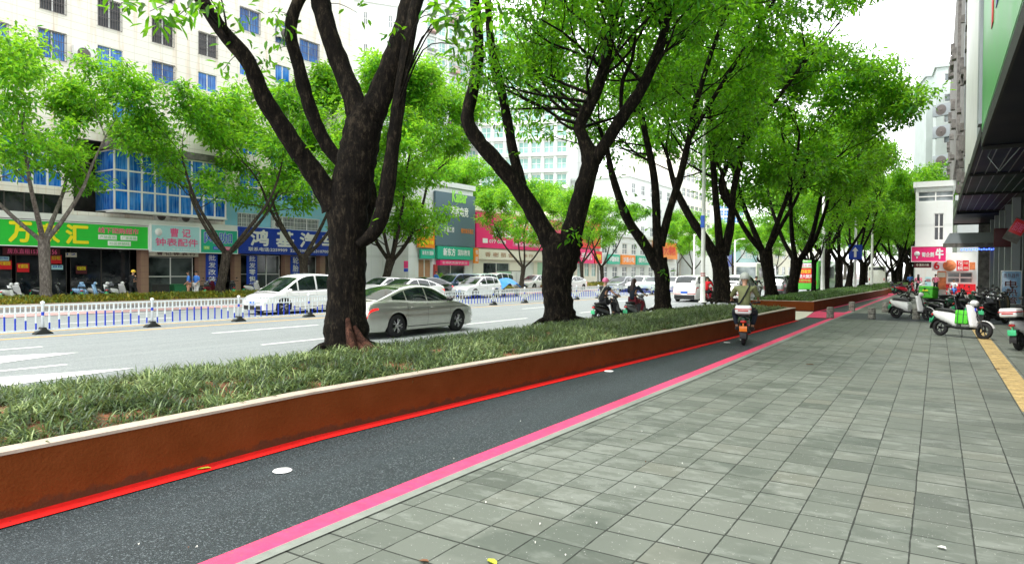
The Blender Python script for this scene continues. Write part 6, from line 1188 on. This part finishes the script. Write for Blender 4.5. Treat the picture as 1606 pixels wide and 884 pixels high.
# towers -------------------------------------------------------------------
def tower_pts(px, top_py, dist):  # base point and height of a tower seen at pixel column px
    p_ = DP(px, 430, dist); q = DP(px, top_py, dist); return p_.x, p_.y, q.z
def tower(label, pxl, pxr, toppy, dist, rot, wall, rows, cols, glass, ww, wh, sub=2, balc=False, nz=2, skipdep=False, zb=0, hband=None, dep=14, mid=None, side=None):
    xl, yl, hgt = tower_pts(pxl, toppy, dist); d_ = ray(pxr, 430); # width such that right edge hits the ray
    ux, uy = math.cos(rot), math.sin(rot); det = ux * (-d_.y) + uy * d_.x; w_ = (-(CAM.x - xl) * 0 + (xl * d_.y - yl * d_.x)) / det if abs(det) > 1e-6 else 10
    t = simple_building(label, (xl, yl), rot, w_, hgt, dep, wall, rows=rows, cols=cols, z0=zb, ww=ww, wh=wh, glass=glass, nx=sub, nz=nz, name='tower_block')
    if hband:
        m = MB(); ch = (hgt - zb) / rows
        for j in range(rows): m.box(-.1, w_ + .1, -.35, -.02, zb + ch * j - .15, zb + ch * j + .15)
        cw = w_ / cols
        for i in range(0, cols + 1): m.box(cw * i - .25, cw * i + .25, -.22, -.018, zb, hgt)
        m.build('facade_band', hband, t)
    if balc:
        ch = (hgt - zb) / rows; cw = w_ / cols
        for j in range(rows):
            for i in balc:
                m = MB(); xa, xb_ = cw * i + .3, cw * (i + 1) - .3; z_ = zb + ch * j + ch * .16; m.box(xa, xb_, -1.2, -.05, z_, z_ + .15); m.box(xa, xb_, -1.2, -1.12, z_ + .15, z_ + .3); m.box(xa, xb_, -1.2, -1.12, z_ + 1.05, z_ + 1.12)
                for k in range(9): x = xa + (xb_ - xa) * k / 8; m.box(x - .03, x + .03, -1.19, -1.13, z_ + .3, z_ + 1.05)
                m.build('balcony', 'wall_white' if (i + j) % 3 else 'brick_pale', t)
    return t, w_, hgt
tower('cream tower strip with brown stacked windows behind the rust-streaked building', 515, 554, -60, 100, R(70), 'tile_white', 14, 3, 'glass_dark', .5, .62, 1, zb=14)
tower('plain white tower with small single windows at the top centre-left', 553, 668, 3, 110, R(55), 'wall_white', 8, 3, 'glass_grey', .14, .38, 2, zb=4)
tower('white tower with pale green windows and pink balconies left of centre', 648, 748, -60, 120, R(78), 'wall_white', 15, 6, 'glass_green', .62, .58, 2, balc=[1, 3], zb=10, hband='wall_white')
tower('white tower with tall pale green window bands in the centre of the picture', 752, 890, 48, 125, R(20), 'wall_white', 13, 7, 'glass_green', .72, .66, 2, zb=8, hband='wall_white')
tower('pale tower partly hidden behind the crown of the second tree', 890, 925, 75, 140, R(20), 'wall_white', 11, 2, 'glass_grey', .6, .5, 2, balc=[1], zb=8)
tower('blue glass office tower far down the road', 1118, 1166, 318, 230, R(25), 'panel_white', 9, 6, 'glass_blue', .8, .8, 2, zb=4)
tower('grey slab block closing the view over the far trees', 1170, 1215, 372, 260, R(20), 'panel_grey', 6, 5, 'glass_grey', .6, .5, 1, zb=4)

# railing along the middle of the road --------------------------------------
def railing(label, xline, y0, n, sp, hh=.88, slope=.045, xref=None, group='white railings'):
    X0 = lambda y: xline + slope * y; rz = PI / 2 - math.atan(slope)
    t = thing('railing', label, 'railing', (X0(y0), y0, -.12), rz, group)
    def post(k):
        m = MB(); m.lathe([(0, hh + .09), (.045, hh + .075), (.062, hh + .04), (.045, hh + .01), (.038, hh), (.038, .02), (0, .02)], (k * sp, 0, 0), 12); o = m.build('post', 'fence_white', t)
        m = MB(); m.prism([(-.24, 0), (.24, 0), (.22, .04), (.07, .14), (.05, .2), (-.05, .2), (-.07, .14), (-.22, .04)], -.13, .13); m.v = [Vector((v.x + k * sp, v.y, v.z)) for v in m.v]; m.build('base', 'iron', o); 
        m = MB(); m.lathe([(.0395, .55), (.0395, .65)], (k * sp, 0, 0), 12); m.build('band', 'fence_blue', o); return o
    pm = None; 
    for k in range(n + 1):
        if k == 0: p0 = post(0)
        else:
            c_ = p0.copy(); COL.objects.link(c_); c_.location = (k * sp, 0, 0)
            for ch in [x for x in PCH]: cc = ch.copy(); COL.objects.link(cc); cc.parent = c_
        if k == 0: PCH = [x for x in COL.objects if x.parent == p0]
    m = MB(); a, b_ = .045, sp - .045
    for z_, h_ in ((hh - .06, .045), (hh - .26, .035), (.10, .045)): m.box(a, b_, -.016, .016, z_, z_ + h_, 0)
    nb = 12
    for i in range(nb):
        x = a + (b_ - a) * (i + .5) / nb; blue = .14 + .34 * math.sin(PI * (i + .5) / nb); m.box(x - .020, x + .020, -.010, .010, .145, .145 + blue, 1); m.box(x - .020, x + .020, -.010, .010, .145 + blue, hh - .06, 0)
        if i < nb - 1: x2 = x + (b_ - a) / nb / 2; m.box(x2 - .012, x2 + .012, -.008, .008, hh - .26, hh - .06, 0)
    r0 = m.build('rail_panel', ['fence_white', 'fence_blue'], t)
    for k in range(1, n): c_ = r0.copy(); COL.objects.link(c_); c_.location = (k * sp, 0, 0)
    return t
railing('white and blue railing along the middle of the road, on black iron feet', -22.65, -3.3, 36, 3.19)

# lamp posts ------------------------------------------------------------------
def lamp(label, x, y, z, hgt, r_=.085, arm=(-1, 0), bands=False, L_=2.0, dbl=False):
    t = thing('street_lamp', label, 'street lamp', (x, y, z), 0, 'white street lamps')
    m = MB(); m.lathe([(r_ * 1.9, 0), (r_ * 1.9, .05), (r_ * 1.15, .08), (r_ * 1.1, 1.2), (r_, 1.25), (r_ * .62, hgt), (0, hgt)], n=14); m.build('pole', 'pole_white', t)
    for s_ in ([1, -1] if dbl else [1]):
        ax, ay = arm[0] * s_, arm[1] * s_; pts = [(0, 0, hgt - .6), (ax * .35, ay * .35, hgt - .1), (ax * .9, ay * .9, hgt + .12), (ax * 1.3, ay * 1.3, hgt + .15)]; a, b_ = smooth(pts, [.05, .05, .045, .04]); m = MB(); m.tube(a, b_, 8); m.build('arm', 'pole_white', t)
        m = MB(); q = [(ax * (1.2 + L_ * .5 * u), ay * (1.2 + L_ * .5 * u), hgt + .15 + .10 * u * u) for u in np.linspace(0, 1, 6)]; m.tube(q, [.05, .10, .12, .12, .09, .03], 8); m.build('lamp_head', 'pole_white', t)
        m = MB(); m.tube([(ax * (1.35 + L_ * .42 * u), ay * (1.35 + L_ * .42 * u), hgt + .085 + .08 * u * u) for u in np.linspace(0, 1, 4)], .07, 8); m.build('lens', 'lamp_lens', t)
    if bands:
        m = MB(); 
        for z_ in (1.20, 1.30): m.lathe([(r_ * 1.13, z_), (r_ * 1.13, z_ + .04)], n=14)
        m.build('band', 'lamp_red', t); m = MB(); m.rbox(-.09, .09, -r_ - .04, -r_ - .02, 3.4, 3.95, .005); m.build('plate', 'plate_blue', t)
    return t
g = G(1102, 474, .42); ar = ray(1060, 430) - ray(1102, 430); ar = Vector((ar.x, ar.y, 0)).normalized()
lamp('tall white lamp post with red bands and a blue plate, before the fourth tree', g.x, g.y, .42, 9.2, .10, (ar.x, ar.y), True, 1.7)
for px, py, hg, lb in ((1290, 459, 9.0, 'white lamp post among the tree trunks beside the green bus'), (1367, 449.5, 9.0, 'white lamp post standing at the far end of the second planter'), (1341, 452, 9, 'grey lamp post carrying a blue square sign between the trunks')):
    g = G(px, py, .42); lamp(lb, g.x, g.y, .42, hg, .12, (ar.x, ar.y))
for px, py, hg, lb in ((1401, 445, 6.4, 'left one of the two white posts past the pink crossing'), (1414, 446, 6.6, 'right one of the two white posts past the pink crossing')):
    g = G(px, py, 0); t = thing('white_post', lb, 'post', (g.x, g.y, 0)); m = MB(); m.lathe([(.22, 0), (.22, .1), (.17, .14), (.15, hg), (0, hg)], n=14); m.build('pole', 'pole_white', t); m = MB(); m.rbox(-.9 if px > 1405 else -.15, .15, -.1, .1, hg - .25, hg - .0, .03); m.build('cross_arm', 'pole_white', t)
for px, lb in ((1088, 'thin white lamp post across the road left of the tall lamp post'), (1124, 'thin white lamp post across the road behind the fourth trunk'), (1152, 'thin white lamp post across the road over the white bus')):
    p_ = farpt(px, -34.4, 0); lamp(lb, p_[0], p_[1], 0, 7.5, .13, (.6, .8))
t = thing('road_sign', 'blue square road sign with a white arrow fixed between the last trunks', 'sign', (*G(1341, 452, .42).xy, 3.0), 0); m = MB(); m.rbox(-.55, .55, -.22, -.17, 0, 1.3, .02); m.build('panel', 'sign_blue', t); m = MB(); m.prism([(-.1, .2), (.1, .2), (.1, .75), (.25, .75), (0, 1.1), (-.25, .75), (-.1, .75)], -.235, -.222); m.build('arrow', 'sign_white', t)
t = thing('road_sign', 'small pink and blue parking sign on a pole before the plain white building', 'sign', farpt(636, -39, 0), LR); m = MB(); m.lathe([(.03, 0), (.03, 2.6)]); m.build('pole', 'pole_white', t); m = MB(); m.rbox(-.25, .25, -.06, -.03, 2.0, 2.6, .01); m.build('panel', 'sign_magenta', t); m = MB(); m.rbox(-.25, .25, -.06, -.03, 1.7, 1.97, .01); m.build('panel', 'sign_blue', t)
# gantry pipe and shrubs across the road
for px, lb, n_ in ((690, 'bright shrub before the green bookshop window', 1), (705, 'second bright shrub, right of the first, before the bookshop', 2), (728, 'small shrub at the right end of the bookshop window', 3)):
    p_ = farpt(px, -41.5, .02); t = thing('shrub', lb, 'shrub', p_, 0, 'shrubs before the bookshop'); rr = random.Random(n_); cl = [(rr.uniform(-.5, .5), rr.uniform(-.6, .6), rr.uniform(.5, 1.4 if n_ < 3 else .9), .35, 60, .8) for _ in range(9)]; m = MB()
    for c_ in cl: m.tube([(0, 0, 0), (c_[0] * .6, c_[1] * .6, c_[2])], [.03, .012], 5)
    m.build('stems', 'bark_mid', t); leaf_cloud('foliage', cl, 'leaf_bright', .2, .09, n_, t)
# electricity cabinet
for px, lb in ((790, 'pale green electricity cabinet left of the far tree with the forked trunk'), (806, 'white cabinet beside the pale green one')):
    p_ = farpt(px, -40.5, .02); t = thing('utility_cabinet', lb, 'cabinet', p_, LR); m = MB(); m.rbox(-.9, .9, -.3, .3, .1, 1.75, .03); m.build('casing', 'panel_mint' if px < 800 else 'panel_white', t); m = MB(); m.box(-.008, .008, -.31, -.295, .2, 1.65); m.rbox(-.95, .95, -.34, .34, 1.76, 1.82, .01); m.rbox(-.88, .88, -.28, .28, 0, .1, .01); m.build('trim', 'grime', t)
# ---------------------------------------------------------------- stone bollards
bo = None
for i, (px, py, lb) in enumerate([(1302, 499, 'stone bollard standing on the edge of the pink patch, nearest to it'), (1336, 488, 'stone bollard on the bike lane beyond the pink patch'), (1367, 500, 'stone bollard at the near corner of the dark driveway'), (1388, 489, 'stone bollard at the far side of the dark driveway'), (1437, 501, 'stone bollard right in front of the leftmost parked white scooter')]):
    g = G(px, py)
    if bo is None:
        bo = thing('stone_bollard', lb, 'bollard', (g.x, g.y, 0), 0, 'stone bollards at the driveway'); m = MB(); r5 = random.Random(2); prof = [(0, .0), (.135, .0)]
        for k in range(1, 9): prof.append((.135 + r5.uniform(-.006, .006), .05 * k))
        prof += [(.128, .43), (.11, .445), (0, .452)]; m.lathe(prof, n=20); m.build('stone_shaft', 'stone_bollard', bo); m = MB()
        for z_ in (.10, .20, .30, .38): m.lathe([(.1355, z_), (.1375, z_ + .006), (.1355, z_ + .012)], n=20)
        m.build('groove', 'iron', bo)
    else: dup(bo, (g.x, g.y, 0), i * 1.3, lb)
# ---------------------------------------------------------------- arcade building on the right
RR = -PI / 2       # facade facing the street (-X): local x runs to -Y, y into the building (+X)
Eg = thing('arcade_building', 'dark arcade building along the right edge with deep ribbed awnings over the pavement', 'building', (1.0, 0, 0), 0)
# local here: x = distance from the awning edge into the building, y = along the street
m = MB()
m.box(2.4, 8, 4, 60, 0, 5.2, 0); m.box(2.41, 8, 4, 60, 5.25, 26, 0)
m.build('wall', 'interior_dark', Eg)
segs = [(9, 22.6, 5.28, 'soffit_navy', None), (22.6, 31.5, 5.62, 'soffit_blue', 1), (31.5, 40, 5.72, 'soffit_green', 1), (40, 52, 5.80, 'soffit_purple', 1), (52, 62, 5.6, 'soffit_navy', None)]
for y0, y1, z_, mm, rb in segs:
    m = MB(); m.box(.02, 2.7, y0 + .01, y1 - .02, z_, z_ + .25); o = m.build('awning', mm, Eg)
    if rb:
        m = MB(); n_ = 7
        for k in range(n_): x = .12 + k * .36; m.box(x, x + .022, y0 + .1, y1 - .1, z_ - .03, z_ - .002)
        m.build('rib', 'rib_light', o)
    m = MB(); m.box(-.03, .015, y0 + .02, y1 - .03, z_ - .03, z_ + .30); m.box(.0, 2.7, y1 - .09, y1 - .01, z_ - .10, z_ - .003); m.build('awning_edge', 'iron', Eg)
# street faces over the awnings
m = MB(); m.box(-.02, .12, 9, 22.5, 5.65, 13, 0); m.build('cladding_panel', 'panel_mint', Eg); 
m = MB(); m.prism([(9, 5.68), (22.4, 5.68), (22.4, 9.2), (19, 8.2), (15, 7.0), (9, 6.1)], -.03, -.022, axis='x'); m.build('green_swoosh', 'panel_green', Eg)
m = MB(); m.box(.0, .15, 22.6, 26.0, 5.95, 16, 0); m.box(-.10, .0, 22.55, 23.1, 5.9, 16, 0); m.build('cladding_panel', 'panel_grey', Eg)
m = MB(); m.box(.05, .2, 26.02, 39, 6.05, 18, 0); m.build('cladding_panel', 'panel_white', Eg)
m = MB(); r6 = random.Random(9); m.box(.25, .5, 39.1, 60, 6.1, 25, 0)
for k in range(34): y = r6.uniform(39.5, 59); z_ = r6.uniform(6.5, 24); m.box(.02, .25, y, y + r6.uniform(.2, 1.2), z_, z_ + r6.uniform(.2, .9), 0)
m.box(.05, .5, 60.02, 112, 10.2, 25, 0)
for k in range(30): y = r6.uniform(61, 110); z_ = r6.uniform(10.5, 24); m.box(-.25, .05, y, y + r6.uniform(.3, 1.6), z_, z_ + r6.uniform(.2, 1.0), 0)
m.build('weathered_wall', 'grime', Eg)
m = MB()
for k in range(22): z_ = 6.6 + k * .75; m.ell((.2, 39.5, z_), (.09, .09, .09), n=8, m=6)
m.tube([(.16, 39.6, 6), (.12, 39.6, 23)], .035, 6); m.tube([(.2, 44, 6), (.1, 44.2, 14), (.2, 44, 23)], .03, 6); m.build('pipe', 'rib_light', Eg)
m = MB(); m.tube([(.5, 24.2, 5.95), (.2, 24.1, 5.2), (.45, 23.6, 4.7), (.9, 23.4, 5.3)], .012, 5); m.build('loose_cable', 'rib_light', Eg)
for y, mm in ((16.5, 'sign_blue'), (18.2, 'sign_red')):
    m = MB(); m.rbox(-.05, -.035, y, y + (.8 if mm == 'sign_blue' else .5), 7.3, 8.6, .004); m.build('decal', mm, Eg)
# arcade pillars, shop fronts
for y in (41, 45, 49, 53, 57):
    m = MB(); m.box(2.05, 2.38, y - .25, y + .25, 0, 5.5); m.build('pillar', 'panel_grey', Eg)
m = MB()
for y in (39.6, 43, 47, 51): m.box(2.36, 2.39, y, y + .12, .2, 4.2)
m.build('light_tube', 'rib_light', Eg)
# front-facing cross walls at the end of the arcade
m = MB(); m.box(1.6, 8, 62, 62.4, 0, 22); m.build('end_wall', 'grime', Eg)
aw = thing('awning', 'low grey shop awning with a row of blue lights under it, beyond the dark arcade', 'awning', (0, 56, 0))
m = MB(); m.prism([(0.35, 3.9), (3.5, 3.9), (3.5, 4.6), (.7, 4.6)], 0, 5); m.build('canopy', 'panel_grey', aw); m = MB(); m.box(.3, 3.5, -.15, -.02, 3.6, 3.88); m.build('valance', 'grime', aw)
m = MB()
for k in range(14): m.box(1.35 + k * .14, 1.44 + k * .14, -.18, -.155, 3.38 + .03 * (k % 2), 3.48 + .03 * (k % 2))
m.build('light_strip', 'led_blue', aw)
# upright blue sign, lozenge
t = thing('standing_sign', 'upright blue sign board with red characters under the arcade', 'sign', (2.95, 39.5, 0)); m = MB(); m.rbox(-.40, .40, -.05, .05, .35, 1.95, .02); m.build('board', 'sign_white', t); m = MB(); m.rbox(-.36, .36, -.062, -.051, .39, 1.91, .004); m.build('face', 'paint_lightblue', t)
for k, ch in enumerate('电热管'): text(t, ch, -.24, .24, 1.15 - k * .38, 1.48 - k * .38, -.068, 'sign_white', .055); text(t, ch, -.24, .24, 1.15 - k * .38, 1.48 - k * .38, -.072, 'sign_maroon', .03)
text(t, '发热器件', -.3, .3, 1.6, 1.82, -.068, 'sign_maroon', .01); m = MB(); m.box(-.3, -.2, -.03, .03, 0, .35); m.box(.2, .3, -.03, .03, 0, .35); m.build('leg', 'iron', t)
t = thing('hanging_sign', 'tilted red sign hanging from the arcade ceiling', 'sign', (2.55, 35, 3.2)); t.rotation_euler = (0, R(28), 0); m = MB(); m.rbox(-.28, .28, -.03, .03, -.05, .95, .01); m.build('board', 'grime', t); m = MB(); m.rbox(-.24, .24, -.04, -.031, .3, .9, .004); m.build('face', 'sign_red', t); text(t, '招租', -.18, .18, .42, .78, -.045, 'sign_pink', .02); m = MB(); m.tube([(0, 0, .95), (.3, 0, 2.5)], .01, 5); m.build('wire', 'iron', t)
t = thing('hanging_sign', 'dark red round-cornered sign in the shade behind the tilted one', 'sign', (3.0, 44, 3.2)); m = MB(); m.rbox(-.5, .5, -.05, .05, 0, 1.0, .05); m.build('board', 'sign_maroon', t); m = MB(); m.tube([(0, 0, 1), (0, 0, 2.3)], .012, 5); m.build('rod', 'iron', t)
# corner food kiosk facing the camera, at Y ~ 64
ky = 70.0
def KX(px, py): d_ = ray(px, py); p_ = CAM + d_ * (ky / d_.y); return p_.x, p_.z
K = thing('food_kiosk', 'white takeaway kiosk with a red and white price board, beyond the parked scooters', 'kiosk', (0, ky, 0))
xl, zt = KX(1462, 408); xr, zb = KX(1532, 425); x1_, zk = KX(1470, 426)
m = MB(); wallholes(m, x1_, xr, 0, 3.6, [(KX(1486, 430)[0], KX(1525, 430)[0], 1.0, KX(1490, 427)[1])], 0); m.box(x1_, xr, .2, 5, 3.2, 3.6); m.box(x1_, x1_ + .1, .17, 5, 0, 3.2); m.build('wall', 'panel_white', K)
window(K, KX(1486, 430)[0], KX(1525, 430)[0], 1.0, KX(1490, 427)[1], 2, 2, 'glass_grey', 'frame_white', .1, .1)
m = MB(); m.box(KX(1470, 430)[0], KX(1484, 430)[0], -.06, -.01, .4, 2.1); m.build('poster', 'food_orange', K); m = MB(); m.box(KX(1471, 430)[0], KX(1483, 430)[0], -.09, -.065, 1.45, 1.9); m.build('poster', 'sign_cream', K)
m = MB(); m.box(KX(1484, 430)[0], KX(1530, 430)[0], -.5, -.01, .0, .9); m.build('counter', 'sign_red', K)
t, w2, hh = signboard('long red and white price board reading 6, 7 and 8, above the kiosk window', (0, ky), 0, [xl, xr - .3, zb, zt], 'sign_white', y=-.6, th=.3)
f = lambda px: KX(px, 416)[0] - (xl + xr - .3) / 2
text(t, '6', f(1465), f(1473), hh * .15, hh * .9, -.02, 'sign_red', .06); m = MB(); m.box(f(1500), f(1519), -.02, -.004, .03, hh - .03); m.build('price_panel', 'sign_red', t); m = MB(); m.lathe([(0, -.03), (hh * .5, -.025), (hh * .52, 0)], (f(1489), 0, hh * .5), 20, 0, 'y'); m.build('food_picture', 'food_orange', t)
text(t, '7元', f(1502), f(1510), hh * .54, hh * .92, -.03, 'sign_white', .05); text(t, '8元', f(1502), f(1510), hh * .1, hh * .46, -.03, 'sign_white', .05); text(t, '牛肉粉', f(1511), f(1518), hh * .6, hh * .85, -.03, 'sign_cream', .01); text(t, '猪脚饭', f(1511), f(1518), hh * .15, hh * .4, -.03, 'sign_cream', .01); m = MB(); m.box(f(1520), f(1529), -.02, -.004, .1, hh * .8); m.build('food_picture', 'food_orange', t)
a = KX(1431, 388); b_ = KX(1483, 410)
t, w2, hh = signboard('big magenta shop sign with white characters sticking out over the pavement', (0, ky), 0, [a[0], b_[0], b_[1] + .0, a[1]], 'sign_magenta', y=-1.6, th=.4, frame='sign_white'); text(t, '蜀企鹅', -w2 * .4, w2 * .32, hh * .3, hh * .62, -.02, 'sign_white', .04); text(t, '牛', w2 * .42, w2 * .85, hh * .18, hh * .85, -.02, 'sign_white', .08)
m = MB(); m.lathe([(0, -.03), (.22, -.03), (.22, 0)], (-w2 * .68, 0, hh * .52), 16, 0, 'y'); m.box(-w2 * .68 - .05, -w2 * .68 + .05, -.03, -.001, hh * .2, hh * .4); m.build('tree_emblem', 'sign_white', t)
a = KX(1434, 411); b_ = KX(1461, 420)
t, w2, hh = signboard('narrow dark red sign hanging below the magenta one', (0, ky), 0, [a[0], b_[0], b_[1], a[1]], 'sign_maroon', y=-1.5, th=.3); text(t, '◎ 重庆小面', -w2 * .7, w2 * .7, hh * .3, hh * .7, -.02, 'sign_cream', .02)
t, w2, hh = signboard('red and white standing board in front of the far pedestrians', (0, ky), 0, [KX(1452, 430)[0], KX(1461, 430)[0], .1, 1.5], 'sign_paleblue', y=-4, th=.1, name='standing_board'); text(t, '欢迎光临', -w2 * .8, w2 * .8, 1.0, 1.25, -.02, 'sign_red', .02)
# buildings behind the kiosk
a = KX(1436, 322); b_ = KX(1480, 322)
simple_building('white house with a dark square window and a barred top storey above the magenta sign', (a[0] * 1.03, ky * 1.03), 0, (b_[0] + .2 - a[0]) * 1.03 + .5, 9.6, 8, 'wall_white', wins=[((KX(1465, 360)[0] - a[0]) * 1.03, (KX(1480, 360)[0] - a[0]) * 1.03, 4.8, 7.2, 'glass_dark'), (.2, 2.9, 8.3, 9.2, 'glass_grey')], nx=2, nz=2)
dt = 95; a = DP(1449, 430, dt); top = DP(1449, 122, dt).z
tw = simple_building('tall plain pale tower with air conditioners on its corner, right of the trees', (a.x, a.y), R(12), 3.6, top, 8, 'tower_pale', rows=10, cols=1, ww=.12, wh=.25, z0=6, nx=1, nz=1, name='tower_block')
for i, py in enumerate((182, 216, 262)): p_ = DP(1479, py, dt - 14); aircon(['topmost', 'middle', 'lowest'][i] + ' of three air conditioners stacked beside the pale tower', (p_.x, p_.y), R(-30), 0, 0, p_.z, 2.6)
a = DP(1464, 430, 88); simple_building('narrow grey-white slab behind the air conditioner stack', (a.x, a.y), R(5), 2.6, DP(1468, 108, 88).z, 4, 'tower_pale', rows=8, cols=1, ww=.3, wh=.35, z0=7, nx=1, nz=1, name='tower_block')
# right-hand continuation of the street
simple_building('row of pale houses continuing the right side of the street', (1.6, 140), RR, 60, 9, 10, 'wall_white', rows=2, cols=12, ww=.4, wh=.4)
# ---------------------------------------------------------------- small litter
def leafm_(name, label, px, py, m_, L_, W_, z=.012, rz=0, cat='leaf', group=None):
    g = G(px, py, z); m = MB(Matrix.Rotation(rz, 4, 'Z')); pts = [(-L_ / 2, 0, 0), (-L_ * .2, W_ / 2, .006), (L_ * .25, W_ * .4, .010), (L_ / 2, 0, .002), (L_ * .25, -W_ * .4, .010), (-L_ * .2, -W_ / 2, .006)]
    m.add(pts, [(0, 1, 2, 3), (0, 3, 4, 5)]); m.add([(x, y, zz - .003) for x, y, zz in pts], [(3, 2, 1, 0), (5, 4, 3, 0)]); o = m.build(name, m_); o.location = (g.x, g.y, z); return tag(o, label, cat, group)
leafm_('fallen_leaf', 'yellow-green fallen leaf on the red line at the planter foot', 320, 734, 'leaf_yellow', .12, .05, rz=.9)
leafm_('fallen_leaf', 'smaller yellow leaf beside the planter foot, right of centre of the red line start', 223, 749, 'leaf_yellow', .05, .03, rz=.4)
leafm_('fallen_leaf', 'yellow-green leaf at the bottom edge of the photo on the pavers', 772, 880, 'leaf_yellow', .11, .05, rz=-.5)
leafm_('fallen_leaf', 'dark curled leaf on the pavers at the bottom edge', 665, 879, 'leaf_brown', .07, .03, rz=.2)
leafm_('fallen_leaf', 'brown leaf on the tactile strip', 1563, 578, 'leaf_brown', .12, .04, .02, rz=.1)
leafm_('fallen_leaf', 'dark leaf on the pavers in the middle distance', 1270, 571, 'leaf_brown', .16, .05, rz=.1)
leafm_('paper_scrap', 'white paper scrap on the pavers at the lower right', 1477, 858, 'paper', .055, .04, rz=-.4, cat='litter')
gr = 'tiny pale scraps on the pavers and the bike lane'; r8 = random.Random(12)
for i in range(24):
    px, py = (r8.uniform(700, 1560), r8.uniform(560, 880)) if i < 14 else (r8.uniform(80, 900), r8.uniform(640, 870)); g = G(px, py, 0)
    if not (-5.2 < g.x < 1.0) or -3.9 < g.x < -3.4: continue
    on = g.x < -3.6; leafm_('paper_scrap', 'tiny pale scrap on the dark bike lane' if on else 'tiny pale scrap on the grey pavers', px, py, 'paper' if r8.random() < .7 else 'leaf_brown', r8.uniform(.010, .024), r8.uniform(.007, .012), rz=r8.uniform(0, 3), cat='litter', group=gr + (' (lane)' if on else ' (pavers)'))
